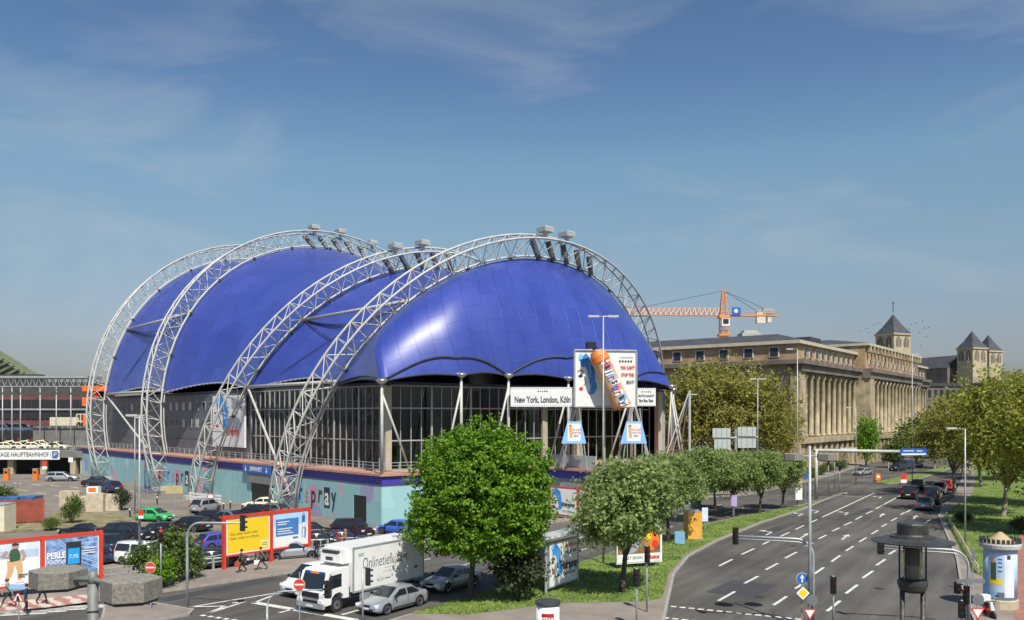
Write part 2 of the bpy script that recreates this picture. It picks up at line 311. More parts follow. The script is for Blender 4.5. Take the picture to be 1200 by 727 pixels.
# bay lines of the forecourt on the far left
for i in range(7): stripe(mk, G(15+22*i, 566+1.5*i), G(26+22*i, 567.5+1.5*i), .25)
for i in range(5): stripe(mk, G(20+22*i, 574+3.5*i), G(33+22*i, 576+3.5*i), .2)
S('road_markings', mk)
pt = MB(mat('asphalt_patch', (.045, .046, .05), .85, var=.15, scale=.8))
for (x, y), (l_, w_) in (((905, 622), (7, 1.2)), ((1010, 600), (9, 1.0)), ((870, 690), (5, 3.2)), ((1070, 640), (8, 1.0)), ((600, 640), (12, 1.1)), ((260, 690), (9, 1.4)), ((960, 590), (10, .8))):
    c = G(x, y); a = c-SD*l_/2; b_ = c+SD*l_/2; stripe(pt, a, b_, w_, .0075)
S('road_patches', pt)
cast = mat('cast_iron', (.03, .03, .03), .6, var=.2)
for x, y, lb in ((930, 640, 'round iron manhole cover in the right carriageway left of the mast arm'), (1030, 690, 'round iron manhole cover in the lane beside the mushroom lamp'), (890, 700, 'round iron manhole cover near the dashed stop line'),
                 (985, 605, 'round iron manhole cover among the far lane arrows'), (560, 650, 'round iron manhole cover in the street behind the maple'), (250, 682, 'round iron manhole cover in the street beside the zigzag hatching')):
    m_ = MB(cast); m_.lathe([(.01, 0), (.33, 0), (.33, .010), (.01, .010)], 14, (*G(x, y)[:2], .005)); tag(P('manhole_cover', m_), lb, 'manhole cover', 'manhole covers in the roads')
# ============================================================ THEATRE
u_ = Vector((math.cos(R(42.69)), math.sin(R(42.69)), 0)); w_ = Vector((u_.y, -u_.x, 0))       # across the hall; out of its front end
gd = Vector((-.666, .746, 0)).normalized(); hd = Vector((.814, .581, 0)).normalized(); gin = Vector((gd.y, -gd.x, 0)); hin = Vector((-hd.y, hd.x, 0))
ARC = {'D': (-2.081, 122.069, 33.053, 32.336, 3.556, .346), 'C': (-19.179, 140.64, 32.37, 35.091, 3.233, .404), 'B': (-31.411, 156.607, 33.883, 34.021, 10.551, -.120), 'A': (-50.291, 179.053, 34.726, 36.806, 9.974, -.151)}
def arc_pt(k, th, rad=0., lat=0.):            # th: pi (left foot) .. 0 (right foot)
    cx, cy, a, b, zc, ln = ARC[k]; v = Vector((0, 0, math.cos(ln)))+w_*math.sin(ln); n = u_.cross(v)
    return Vector((cx, cy, zc))+u_*((a+rad)*math.cos(th))+v*((b+rad)*math.sin(th))+n*lat
def arc_th(k, z, rad=0.):
    cx, cy, a, b, zc, ln = ARC[k]; return math.asin(max(-.98, min(.98, (z-zc)/((b+rad)*math.cos(ln)))))
membrane = bpy.data.materials.new('blue_membrane'); membrane.use_nodes = True
t = membrane.node_tree; b = t.nodes['Principled BSDF']; b.inputs['Roughness'].default_value = .36; b.inputs['Specular IOR Level'].default_value = .5; b.inputs['Coat Weight'].default_value = .9; b.inputs['Coat Roughness'].default_value = .29; b.inputs['Coat IOR'].default_value = 1.55
uv = t.nodes.new('ShaderNodeUVMap'); mp = t.nodes.new('ShaderNodeMapping'); t.links.new(uv.outputs[0], mp.inputs[0]); mp.inputs['Scale'].default_value = (1, 1, 1)
bk = t.nodes.new('ShaderNodeTexBrick'); bk.inputs['Scale'].default_value = 1; bk.inputs['Brick Width'].default_value = 5.5; bk.inputs['Row Height'].default_value = 2.1; bk.inputs['Mortar Size'].default_value = .05; bk.inputs['Mortar Smooth'].default_value = .4
bk.inputs['Color1'].default_value = (.030, .052, .30, 1); bk.inputs['Color2'].default_value = (.038, .064, .34, 1); bk.inputs['Mortar'].default_value = (.022, .040, .235, 1); t.links.new(mp.outputs[0], bk.inputs['Vector'])
g_ = t.nodes.new('ShaderNodeNewGeometry'); nz = t.nodes.new('ShaderNodeTexNoise'); nz.inputs['Scale'].default_value = .16; nz.inputs['Detail'].default_value = 7; nz.inputs['Distortion'].default_value = 1.2; t.links.new(g_.outputs['Position'], nz.inputs['Vector'])
mi = t.nodes.new('ShaderNodeMix'); mi.data_type = 'RGBA'; mi.blend_type = 'MULTIPLY'; mi.inputs[0].default_value = 1; cr_ = t.nodes.new('ShaderNodeValToRGB'); cr_.color_ramp.elements[0].position = .3; cr_.color_ramp.elements[0].color = (.78, .78, .84, 1); cr_.color_ramp.elements[1].position = .75; cr_.color_ramp.elements[1].color = (1.15, 1.12, 1.05, 1)
t.links.new(nz.outputs['Fac'], cr_.inputs[0]); t.links.new(bk.outputs['Color'], mi.inputs[6]); t.links.new(cr_.outputs[0], mi.inputs[7]); t.links.new(mi.outputs[2], b.inputs['Base Color'])
bp = t.nodes.new('ShaderNodeBump'); bp.inputs['Strength'].default_value = .5; bp.inputs['Distance'].default_value = .07; ad = t.nodes.new('ShaderNodeMath'); ad.operation = 'MULTIPLY_ADD'; t.links.new(nz.outputs['Fac'], ad.inputs[0]); ad.inputs[1].default_value = .5; t.links.new(bk.outputs['Fac'], ad.inputs[2]); t.links.new(ad.outputs[0], bp.inputs['Height']); t.links.new(bp.outputs[0], b.inputs['Normal'])
rr = t.nodes.new('ShaderNodeMapRange'); rr.inputs[3].default_value = .30; rr.inputs[4].default_value = .48; t.links.new(nz.outputs['Fac'], rr.inputs[0]); t.links.new(rr.outputs[0], b.inputs['Roughness'])
theatre = T('theatre', 'huge blue tent roofed theatre with four white lattice arches over a glass foyer', 'theatre', (-13.5, 88.5, 0))
def surface(name, fn, ns, nt_, su, sv, mt=membrane):
    vs = []; uvs = []
    for i in range(ns+1):
        for j in range(nt_+1): vs.append(fn(i/ns, j/nt_)); uvs.append((i/ns*su, j/nt_*sv))
    fs = [(i*(nt_+1)+j, (i+1)*(nt_+1)+j, (i+1)*(nt_+1)+j+1, i*(nt_+1)+j+1) for i in range(ns) for j in range(nt_)]
    mb = MB(mt); mb.add(vs, fs); o = P(name, mb, theatre, smooth=True)
    l = o.data.uv_layers.new(name='UVMap'); k = [c for f in fs for c in f]; l.data.foreach_set('uv', [x for c in k for x in uvs[c]]); return o
RAD = -1.476; MR = RAD-.18; ZB = 15.2
def span(a, b, sag, name, arcu):
    def fn(s, v):
        zz = ZB+1.7*math.sin(math.pi*v); ta = arc_th(a, zz, MR); tb = arc_th(b, zz, MR)
        p = arc_pt(a, math.pi-ta+(2*ta-math.pi)*s, MR).lerp(arc_pt(b, math.pi-tb+(2*tb-math.pi)*s, MR), v)
        c = arc_pt(a, math.pi/2, -20).lerp(arc_pt(b, math.pi/2, -20), .5); c.z = 8
        return p+(c-p).normalized()*sag*math.sin(math.pi*v)
    return surface(name, fn, 72, 14, 80, arcu), fn
sAB, fAB = span('A', 'B', 1.6, 'roof_membrane', 24)
sBC, fBC = span('B', 'C', 1.4, 'roof_membrane', 20)
sCD, fCD = span('C', 'D', 1.6, 'roof_membrane', 24)
# front apron of the roof: from arch D down to scalloped edge on the masts
tD = arc_th('D', ZB, MR)
left_end = arc_pt('D', math.pi-tD, MR); right_end = arc_pt('D', tD, MR)
tips = [Vector((-13.5, 88.5, 15.1)), Vector((-5.6, 94.2, 16.0)), Vector((-.4, 97.9, 16.1)), Vector((6.8, 103, 16)), Vector((15.2, 108.6, 16)), Vector((21.2, 113.6, 15.4)), Vector((24, 127, 15.4))]
def edge_fn(s_tips, up):
    pts = []; brk = []
    for a, b in zip(s_tips, s_tips[1:]):
        n = max(4, int((b-a).length*1.2)); brk.append(len(pts))
        for i in range(n):
            f = i/n; p = a.lerp(b, f); p.z += up*math.sin(math.pi*f); p += (arc_c-p).normalized()*.4*math.sin(math.pi*f); pts.append(p)
    pts.append(s_tips[-1]); return pts, brk+[len(pts)-1]
arc_c = Vector((0, 122, 10))
EP, EB = edge_fn([left_end]+tips+[right_end], .5)
def front_surface():
    n = len(EP)-1; cum = [0]
    for a, b in zip(EP, EP[1:]): cum.append(cum[-1]+(b-a).length)
    def fn_i(i, v):
        s = cum[i]/cum[-1]; q0 = arc_pt('D', (math.pi-tD)+(2*tD-math.pi)*(s*.82+.18*(.5-.5*math.cos(math.pi*s))), MR); q1 = EP[i]; p = q0.lerp(q1, v)
        k = math.sin(math.pi*v)*min(1, 6*min(s, 1-s)); bul = 6.2*max(0, 1-s/.75)*min(1, max(0, s-.06)/.24)+.1  # left part bulged to tilt the skin so the sun highlight lands there
        return p-(arc_c-p).normalized()*(bul*k)
    vs = []; uvs = []; nt2 = 26
    for i in range(n+1):
        for j in range(nt2+1): vs.append(fn_i(i, j/nt2)); uvs.append((i/n*75, j/nt2*30))
    fs = [(i*(nt2+1)+j, i*(nt2+1)+j+1, (i+1)*(nt2+1)+j+1, (i+1)*(nt2+1)+j) for i in range(n) for j in range(nt2)]
    mb = MB(membrane); mb.add(vs, fs); o = P('front_membrane', mb, theatre, smooth=True)
    l = o.data.uv_layers.new(name='UVMap'); k = [c for f in fs for c in f]; l.data.foreach_set('uv', [x for c in k for x in (uvs[c][1], uvs[c][0])])
    return fn_i
FS = front_surface()
# back apron behind arch A
tA = arc_th('A', ZB, MR); bl = arc_pt('A', math.pi-tA, MR); br = arc_pt('A', tA, MR)
def back(s, v):
    q0 = arc_pt('A', (math.pi-tA)+(2*tA-math.pi)*s, MR); q1 = bl.lerp(br, s)-w_*(16*math.sin(math.pi*s)); q1.z = ZB+abs(math.sin(math.pi*s*6))*1.1
    p = q0.lerp(q1, v); p.z -= 1.2*math.sin(math.pi*v)*math.sin(math.pi*s); return p
surface('back_membrane', back, 60, 12, 75, 28)
# edge ropes
cab = MB(dksteel); cab.tube([p+Vector((0, 0, -.02)) for p in EP], .09, 5)
for a, b in ((1, 3), (3, 5), (5, 7)):
    i0, i1 = EB[a], EB[b]; cab.tube([FS(i, 1-.13*math.sin(math.pi*(i-i0)/(i1-i0)))+Vector((.0, -.12, .10)) for i in range(i0, i1+1)], .10, 5)
cab.tube([FS(i, .86+.14*(i/EB[1]))+Vector((0, -.1, .1)) for i in range(0, EB[1]+1)], .09, 5)
P('edge_cable', cab, theatre)
for fn in (fAB, fBC, fCD):
    for s in (0, 1):
        c = MB(galv); c.tube([fn(s, v/12) for v in range(13)], .10, 5); 
        for v in range(1, 24): p = fn(s, v/24); c.box(p+Vector((0, 0, -.02)), (.2, .2, .26))
        P('edge_cable', c, theatre)
# the four lattice arches
unit = MB(steel); unit.cyl((0, 0, 0), (0, 0, 1), .06, n=5, cap=False); unit_me = unit.mesh('brace')
for k in 'DCBA':
    lay = [(1.25, 1.15), (1.25, -1.15), (-1.35, 0)]; npan = 46; nodes = []; first = None
    for rad, lat in lay:
        t0 = arc_th(k, .35, rad); ths = [math.pi-t0+(2*t0-math.pi)*i/npan for i in range(npan+1)]
        taper = lambda i: lat
        nodes.append([arc_pt(k, th, rad, lat) for th in ths])
        c = MB(steel); c.tube(nodes[-1], .15, 8)
        if lat == 0: c.tube([arc_pt(k, th, rad-.42, lat) for th in ths], .10, 6)
        first = P('truss_arch', c, theatre, smooth=True) if first is None else P('chord', c, first, smooth=True) and first
    bs = []
    for i in range(npan+1):
        a, b_, c = nodes[0][i], nodes[1][i], nodes[2][i]; bs += [(a, b_), (a, c), (b_, c)]
        if i < npan:
            a2, b2, c2 = nodes[0][i+1], nodes[1][i+1], nodes[2][i+1]
            bs += [(a, b2), (a, c2) if i % 2 else (c, a2), (c, b2) if i % 2 else (b_, c2)]
    if k == 'D':
        for p, q in bs: I('brace', unit_me, first, p, M=beam_M(p, q))
    else:
        m_ = MB(steel)
        for p, q in bs: m_.cyl(p, q, .06, n=5, cap=False)
        P('braces', m_, first, kind='stuff')
    for sgn in (0, 1):
        f = (nodes[0][-sgn]+nodes[1][-sgn]+nodes[2][-sgn])/3; m_ = MB(concrete); m_.lathe([(2.0, 0), (1.9, .45), (1.5, .5)], 12, (f.x, f.y, 0)); P('foot_block', m_, first)
    nb = MB(dksteel)
    for i in range(5, npan-4, 3): nb.box(nodes[2][i]-(nodes[2][i]-arc_c).normalized()*.3, (.4, .4, .4), .7)
    P('membrane_clamps', nb, first, kind='stuff')
# struts and stays between paired arches
for a, b in (('A', 'B'), ('C', 'D')):
    for sgn in (0, 1):
        th = lambda k, z: (math.pi-arc_th(k, z, -1.35)) if not sgn else arc_th(k, z, -1.35)
        zu = {'A': 28, 'C': 25.0}[a]
        for z1, z2, r in ((zu, zu+.5, .24), (15.6, 15.6, .22)):
            m_ = MB(steel); m_.cyl(arc_pt(a, th(a, z1), -1.5), arc_pt(b, th(b, z2), -1.5), r, n=8); P('tie_strut', m_, theatre, smooth=True)
        hi = arc_pt(a, th(a, zu), -1.5); m1 = arc_pt(a, th(a, 16), -1.5).lerp(arc_pt(b, th(b, 16), -1.5), .5)
        c = MB(dksteel)
        fn = fAB if a == 'A' else fCD; s0 = 0 if not sgn else 1; out = -u_ if not sgn else u_
        mid = fn(abs(s0-.10), .42)+out*.3
        c.tube([hi, mid], .07, 5); c.tube([mid, fn(abs(s0-.02), .2)+out*.2], .05, 5); c.tube([mid, fn(abs(s0-.18), .95)+out*.2], .05, 5)
        c.tube([hi.lerp(arc_pt(b, th(b, zu+.5), -1.5), f)-Vector((0, 0, 1.6*math.sin(math.pi*f))) for f in [i/8 for i in range(9)]], .07, 5)
        P('stay_cable', c, theatre)
        f1 = arc_pt(a, th(a, 15.6), -1.5); f2 = arc_pt(b, th(b, 1.2), -1.3); m_ = MB(steel); m_.cyl(f1, f2, .16, n=6); P('diagonal_stay', m_, theatre)
# ventilator heads and ducts riding on the arches
ventm = mat('vent_grey', (.48, .49, .46), .6, var=.1)
for k, ths in (('D', (1.62, 1.50)), ('C', (1.86, 1.72)), ('B', (1.66, 1.50, 1.30))):
    for th in ths:
        p = arc_pt(k, th, 1.3, 0)+Vector((0, 0, .2)); m_ = MB(ventm); m_.lathe([(.3, -.5), (.3, .15), (.6, .38), (.7, .42)], 10, p); m_.box(p+Vector((0, 0, .72)), (1.65, 1.65, .62), R(42)); m_.box(p+Vector((0, 0, 1.08)), (1.4, 1.4, .1), R(42))
        v = P('roof_vent', m_, theatre)
        lo = MB(galv)
        for i in range(3): lo.box(p+Vector((0, 0, .55+i*.18)), (1.68, 1.68, .05), R(42))
        P('louvre', lo, v)
    for i in range(5):
        th = ths[0]+.05-i*.085; m_ = MB(mat('duct_grey', (.10, .10, .105), .5)); a = arc_pt(k, th, .7, -.6); b_ = arc_pt(k, th-.03, -1.7, .4); m_.cyl(a, b_, .42, .34, n=8); P('vent_duct', m_, theatre)
# masts of the foyer front
K0 = Vector((-13.5, 88.5, 0))
for i, tp in enumerate(tips):
    m_ = MB(steel); out = Vector((tp.x, tp.y, 0))-Vector((6, 118, 0)); out.normalize(); base = Vector((tp.x, tp.y, 5.6))
    m_.cyl(base, tp-Vector((0, 0, .2)), .19, .15, n=8)
    side = (hd if i < 5 else gd)
    m_.cyl(Vector((tp.x, tp.y, 5.6))+side*(-2.9 if i else 2.6)-out*1.0, tp-Vector((0, 0, 1.2)), .13, n=6)
    if i in (0, 5): m_.cyl(Vector((tp.x, tp.y, 5.6))-side*1.3-out*1.6, tp-Vector((0, 0, 1.0)), .12, n=6)
    o = P('mast', m_, theatre, smooth=True)
    h = MB(mat('mast_head_metal', (.5, .5, .48), .25, metal=.8, var=0)); h.lathe([(.12, -.32), (.5, -.1), (.66, .08), (.5, .26), (.1, .36)], 12, tp); P('mast_head', h, o, smooth=True)
# base storey -------------------------------------------------
K = [K0, K0+hd*21.5, Vector((10.4, 94, 0)), Vector((24, 108, 0)), Vector((25.5, 128, 0)), Vector((25.5, 150, 0))]
Kp = [tuple(k[:2]) for k in K]
BL = 112; KL = K0+gd*BL
poly_base = [tuple(KL[:2])]+[tuple((K0+gin*0)[:2])]+Kp[1:]+[tuple((Vector((25.5, 150, 0))+gd*88)[:2])]
def inset(poly, d):
    n = len(poly); ar = sum(poly[i][0]*poly[(i+1) % n][1]-poly[(i+1) % n][0]*poly[i][1] for i in range(n)); sg = 1 if ar > 0 else -1; r = []
    for i in range(n):
        a, b_, c = Vector(poly[i-1]), Vector(poly[i]), Vector(poly[(i+1) % n]); e1 = (b_-a).normalized(); e2 = (c-b_).normalized(); n1 = Vector((-e1.y, e1.x))*sg; n2 = Vector((-e2.y, e2.x))*sg
        r.append(tuple(b_+(n1+n2)/(1+n1.dot(n2))*d))
    return r
salmon = mat('salmon_slab', (.48, .25, .18), .7, var=.15); purple = mat('purple_fascia', (.055, .045, .34), .5, var=.1); turq = mat('turquoise_wall', (.22, .50, .54), .6, var=.1)
basew = MB(mat('base_grey', (.30, .31, .32), .8, var=.15)); basew.prism(inset(poly_base, .12), 0, 4.35); P('base_storey', basew, theatre)
fas = MB(purple); fas.prism(poly_base, 4.352, 5.25); P('purple_fascia', fas, theatre)
sl_ = MB(salmon); sl_.prism(inset(poly_base, -.25), 5.252, 5.5); P('terrace_slab', sl_, theatre)
# painted hoardings of the base wall
mural = bpy.data.materials.new('painted_mural'); mural.use_nodes = True; t = mural.node_tree; b = t.nodes['Principled BSDF']; b.inputs['Roughness'].default_value = .6
g_ = t.nodes.new('ShaderNodeNewGeometry'); vo = t.nodes.new('ShaderNodeTexVoronoi'); vo.distance = 'CHEBYCHEV'; vo.inputs['Scale'].default_value = .42; dt = t.nodes.new('ShaderNodeVectorMath'); dt.operation = 'DOT_PRODUCT'; dt.inputs[1].default_value = tuple(gd-hd); t.links.new(g_.outputs['Position'], dt.inputs[0]); sz_ = t.nodes.new('ShaderNodeSeparateXYZ'); t.links.new(g_.outputs['Position'], sz_.inputs[0]); cx_ = t.nodes.new('ShaderNodeCombineXYZ'); t.links.new(dt.outputs['Value'], cx_.inputs[0]); t.links.new(sz_.outputs[2], cx_.inputs[2]); t.links.new(cx_.outputs[0], vo.inputs['Vector'])
sp = t.nodes.new('ShaderNodeSeparateColor'); t.links.new(vo.outputs['Color'], sp.inputs[0]); cr_ = t.nodes.new('ShaderNodeValToRGB'); cr_.color_ramp.interpolation = 'CONSTANT'; t.links.new(sp.outputs[0], cr_.inputs[0])
E_ = cr_.color_ramp.elements; E_[0].color = (.30, .52, .53, 1); E_[1].position = .45; E_[1].color = (.34, .57, .57, 1)
for p, c in ((.58, (.29, .50, .53, 1)), (.80, (.62, .38, .42, 1)), (.86, (.58, .55, .38, 1)), (.89, (.38, .62, .68, 1)), (.96, (.34, .34, .52, 1))):
    q = E_.new(p); q.color = c
t.links.new(cr_.outputs[0], b.inputs['Base Color'])
pan = MB(mural); pan.box((1.98, 0, 2.06), (3.94, .1, 4.1)); pan_me = pan.mesh('hoarding_panel')
ag = math.atan2(gd.y, gd.x); ah = math.atan2(hd.y, hd.x)
for i in range(27):
    t0 = i*4
    if i in (0, 1, 6, 7): continue
    I('hoarding_panel', pan_me, theatre, K0+gd*t0, ag)
def gbox(nm, o0, d, t0, t1, z0, z1, m, thick=.1, prot=.0, par=None):
    mb = MB(m); n_ = Vector((d.y, -d.x, 0)) if d is hd else Vector((-d.y, d.x, 0)); c = o0+d*((t0+t1)/2)+n_*prot
    mb.box((c.x, c.y, (z0+z1)/2), (t1-t0, thick, z1-z0), math.atan2(d.y, d.x)); return P(nm, mb, par or theatre)
gbox('side_wall', K0, gd, .02, 2.9, .02, 4.1, mural); gbox('side_wall', K0, gd, 5.5, 7.98, .02, 4.1, mural)
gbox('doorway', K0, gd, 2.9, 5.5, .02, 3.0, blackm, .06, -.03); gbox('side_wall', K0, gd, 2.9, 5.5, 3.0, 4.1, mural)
gbox('entrance_dark_panel', K0, gd, 24.6, 30.8, .02, 2.9, blackm, .06, -.03); gbox('entrance_lintel', K0, gd, 24.0, 31.4, 2.9, 4.1, mat('lintel_grey', (.22, .22, .22), .7), .4, .15)  # flat black panel stands in for the shade inside the entrance opening
gbox('side_wall', K0, gd, 24.02, 24.6, .02, 2.9, mural); gbox('side_wall', K0, gd, 30.8, 31.98, .02, 2.9, mural)
sg_ = gbox('entrance_sign', K0, gd, 24.6, 32.6, 4.15, 5.2, bluem, .18, .35)
pn = Panel(K0+gd*32.6+(-gin)*.45, K0+gd*24.6+(-gin)*.45, 4.15, 5.2, sg_)
pn.text('EINFAHRT', .5, .5, .78, pwhite, sx=1.0, bold=.02)
for uu in (.12, .88): pn.band([(uu, .85), (uu, .4)], .11, pwhite); pn.poly([(uu-.045, .45), (uu, .1), (uu+.045, .45)], pwhite)
pn.done()
for i in range(6): I('hoarding_panel', pan_me, theatre, K0+hd*(i*3.96) if i < 5 else K0+hd*(i*3.96), ah) if i < 5 else None
# letters of the mural
cols = [redm, inkm, redm, mat('ink_navy', (.03, .04, .12), .5), pink, inkm, mat('ink_brown', (.12, .05, .03), .5), pwhite, inkm]
back_c = [pwhite, pink, turq, skyb, pwhite, pink, mat('print_yellow_pale', (.7, .6, .3), .6), inkm, skyb]
def mural_word(t_start, z, size, step, word):
    pn = Panel(K0+gd*(t_start)+(-gin)*.075, K0+gd*(t_start-step*len(word))+(-gin)*.075, 0, 4.2, theatre)
    for i, ch in enumerate(word):
        c = (i+.5)/len(word); dz = .12*math.sin(i*2.4)
        if i % 2: pn.k = 0; pn.rect(c-.42/len(word), (z-size*.42+dz)/4.2, c+.42/len(word), (z+size*.5+dz)/4.2, back_c[i % 9])
        pn.k = 3; pn.text(ch, c, (z+dz+size*.05)/4.2, size*1.15, cols[i % 9] if not (i % 2 and back_c[i % 9] is inkm) else pwhite, sx=.8, rot=.1*math.sin(i*5), bold=.05)
    pn.done()
mural_word(22.8, 2.3, 2.5, 1.55, 'hairspray'); mural_word(67, 2.2, 2.4, 1.9, 'hairspray')
# terrace railing
edge_runs = [(KL+gd*-1, K0), (K0, K[1]), (K[2], K[3])]
for a, b_ in edge_runs:
    d = (b_-a); n = int(d.length/2); d.normalize(); ins = Vector((-d.y, d.x, 0))*.25; rl = MB(galv)
    for z in (5.95, 6.3, 6.62): rl.cyl(a+ins+Vector((0, 0, z)), b_+ins+Vector((0, 0, z)), .035 if z < 6.6 else .05, n=4)
    r0 = P('terrace_railing', rl, theatre); pb = MB(galv); pb.box((0, 0, .56), (.09, .09, 1.12)); pm = pb.mesh('post')
    for i in range(n+1): p = a+d*(i*(b_-a).length/n)+ins; I('post', pm, r0, (p.x, p.y, 5.5))
# glass foyer -------------------------------------------------
W0 = Vector((-13.6, 93.5, 0)); mull = mat('mullion_grey', (.36, .37, .36), .5, var=.08)
zr = [5.55, 8.8, 12.4, 14.9]
def glaze(o0, d, t0, t1, n, every=1, name='curtain_wall'):
    fr = MB(mull); ang = math.atan2(d.y, d.x)
    for z in zr: c = o0+d*((t0+t1)/2); fr.box((c.x, c.y, z), (t1-t0, .16, .14), ang)
    par = P(name, fr, theatre); st = (t1-t0)/n
    mm = MB(mull); mm.box((0, 0, (zr[3]-zr[0])/2), (.085, .2, zr[3]-zr[0]-.01)); me = mm.mesh('mullion'); mb2 = MB(mull); mb2.box((0, 0, (zr[3]-zr[0])/2), (.22, .3, zr[3]-zr[0]-.01)); me2 = mb2.mesh('column')
    for i in range(n+1): p = o0+d*(t0+st*i); I('mullion' if i % 4 else 'column', me if i % 4 else me2, par, (p.x, p.y, zr[0]), ang)
    for j in range(3):
        pb = MB(glazing); pb.box((0, 0, 0), (st-.1, .02, zr[j+1]-zr[j]-.14)); pe = pb.mesh('pane')
        for i in range(n): p = o0+d*(t0+st*(i+.5)); I('pane', pe, par, (p.x, p.y, (zr[j]+zr[j+1])/2), ang+random.uniform(-.012, .012))
    return par
glaze(W0, hd, .2, 21.3, 16); glaze(W0, gd, .2, 34, 24)
W1 = W0+hd*21.5; W2 = W0+hd*41.5
glaze(W1+hin*1.6, hd, .3, 19.8, 14); W3 = Vector((23, 129, 0)); glaze(W2, (W3-W2).normalized(), .3, (W3-W2).length-.2, 8)
bc = mat('beige_column', (.42, .38, .29), .7, var=.1)
for p in (W0-gin*.1, W1, W1+hd*5.5, W2): m_ = MB(bc); m_.box((p.x, p.y, 10.2), (.75, .75, 9.3), ah); P('pillar', m_, theatre)
# grey clad flank with windows
cladm = mat('grey_cladding', (.125, .13, .15), .5, var=.12, scale=.4); cl = MB(cladm); cl.box((1.5, 0, 1.16), (2.94, .12, 2.28)); clm = cl.mesh('wall_panel')
for i in range(26):
    for j in range(4):
        I('wall_panel', clm, theatre, W0+gd*(34.3+i*3)+Vector((0, 0, 5.55+j*2.35)), ag)
wf = MB(mull); wf.box((0, 0, 0), (1.15, .16, 1.35)); wfm = wf.mesh('window'); wp = MB(glassd); wp.box((0, 0, 0), (.95, .2, 1.15)); wpm = wp.mesh('window_pane')
wp2 = MB(mat('blind_white', (.42, .44, .46), .5)); wp2.box((0, 0, 0), (.95, .2, 1.15)); wpm2 = wp2.mesh('window_pane')
for j, z in enumerate((13.1, 10.4)):
    for i in range(17 if j == 0 else 12):
        p = W0+gd*(45+i*2.75)+Vector((0, 0, z))-gin*.06; o = I('window', wfm, theatre, p, ag); q = bpy.data.objects.new('window_pane', wpm2 if random.random() < .35 else wpm); COL.objects.link(q); q.parent = o
# body, soffit, interior
body = MB(mat('hall_dark', (.24, .22, .20), .8, var=.1)); fp = [W0+gin*11+hd*1, W1+hin*11, W2+hin*7+gin*-3, W3+Vector((-5, 2, 0)), Vector((14, 150, 0)), Vector((14, 150, 0))+gd*80, W0+gd*106, W0+gd*34.4+gin*.3, W0+gd*34.4+gin*8]
body.prism([tuple(p[:2]) for p in fp], 5.502, 15.0); P('hall_wall', body, theatre)
cp = [W0, W1, W2, W3, Vector((17, 146, 0)), Vector((17, 146, 0))+gd*84, W0+gd*106]
cb = MB(mat('soffit_dark', (.05, .055, .10), .6)); cb.prism([tuple(p[:2]) for p in cp], 15.002, 15.3); P('soffit', cb, theatre)
ew = MB(cladm); ew.seg(W3, (17, 146), .3, 9.4, 5.55); ew.seg((17, 146), Vector((17, 146, 0))+gd*84, .3, 9.4, 5.55); ew.seg(Vector((17, 146, 0))+gd*84, W0+gd*106, .3, 9.4, 5.55); P('rear_wall', ew, theatre)
fl = MB(mat('gallery_floor', (.42, .42, .40), .7)); 
for z in (8.55, 12.2):
    fl.prism([tuple(p[:2]) for p in (W0+hd*2+gin*2.5, W1+hin*2, W1+hin*8, W0+hd*3+gin*10, W0+gd*33+gin*7, W0+gd*33+gin*2.5)], z, z+.35)
P('gallery_floor', fl, theatre)
fu = MB(bc)
for i in range(5):
    for d, n2 in ((hd, hin), (gd, gin)):
        p = W0+d*(4+i*5)+n2*5; fu.cyl((p.x, p.y, 5.5), (p.x, p.y, 15), .28, n=8)
P('foyer_column', fu, theatre)
po = [(3.5, 6.2, skyb), (5.2, 6.2, pwhite), (7, 6.2, skyb), (9, 6.2, cream), (6.6, 9.6, pwhite), (12, 6.3, skyb), (15, 6.2, pink)]
for t_, z, m in po:
    p = W0+hd*t_+hin*.6; mb = MB(m); mb.box((p.x, p.y, z+.75), (.9, .04, 1.5 if z < 9 else 2.2), ah); P('foyer_poster', mb, theatre)
for i in range(9):
    p = W0+gd*(3+i*3.3)+gin*.7; mb = MB([cream, skyb, gold, pwhite][i % 4]); mb.box((p.x, p.y, 6.6 if i % 3 else 9.8), (.8, .05, 1.2), ag); P('foyer_poster', mb, theatre)
# big show poster on the flank
pa = W0+gd*46-gin*.5; pb_ = W0+gd*35-gin*.5
fb = MB(white); fb.seg(pa, pb_, .25, 7.4, 7.1); flank = P('flank_poster', fb, theatre)
def hair_art(pn, u0, u1, v0=0, v1=1):         # blue coiled hair over a pale face
    f = lambda u, v: (u0+(u1-u0)*u, v0+(v1-v0)*v); W = (u1-u0)*pn.W
    hb = mat('hair_blue', (.04, .27, .70), .5, var=.35, scale=3)
    pn.band([f(.20, .80), f(.42, .88), f(.62, .76), f(.70, .58), f(.74, .42), f(.82, .30), f(.72, .20), f(.58, .16)], [W*.10, W*.2, W*.2, W*.16, W*.14, W*.15, W*.12, W*.03], hb)
    pn.ell(*f(.36, .80), .16*(u1-u0), .11*(v1-v0), hb); pn.ell(*f(.22, .90), .09*(u1-u0), .06*(v1-v0), skyb)
    pn.band([f(.58, .80), f(.64, .62), f(.66, .48)], W*.025, skyb)
    pn.ell(*f(.22, .52), .10*(u1-u0), .028*(v1-v0), inkm, .2); pn.band([f(.08, .60), f(.2, .64), f(.34, .60)], W*.018, inkm); pn.ell(*f(.24, .27), .09*(u1-u0), .035*(v1-v0), redm); pn.band([f(.38, .52), f(.44, .38), f(.36, .33)], W*.012, inkm)
pn = Panel(pa-gin*.13, pb_-gin*.13, 7.1, 14.5, flank); pn.rect(.03, .03, .97, .97, pwhite); hair_art(pn, .02, .6, .2, .95); pn.rect(.62, .75, .95, .95, mat('print_grey', (.35, .37, .42), .5)); pn.ell(.7, .45, .2, .14, mat('print_grey', (.35,.37,.42))); pn.text('Hairspray', .62, .3, 1.5, redm, sx=.8, bold=.04)
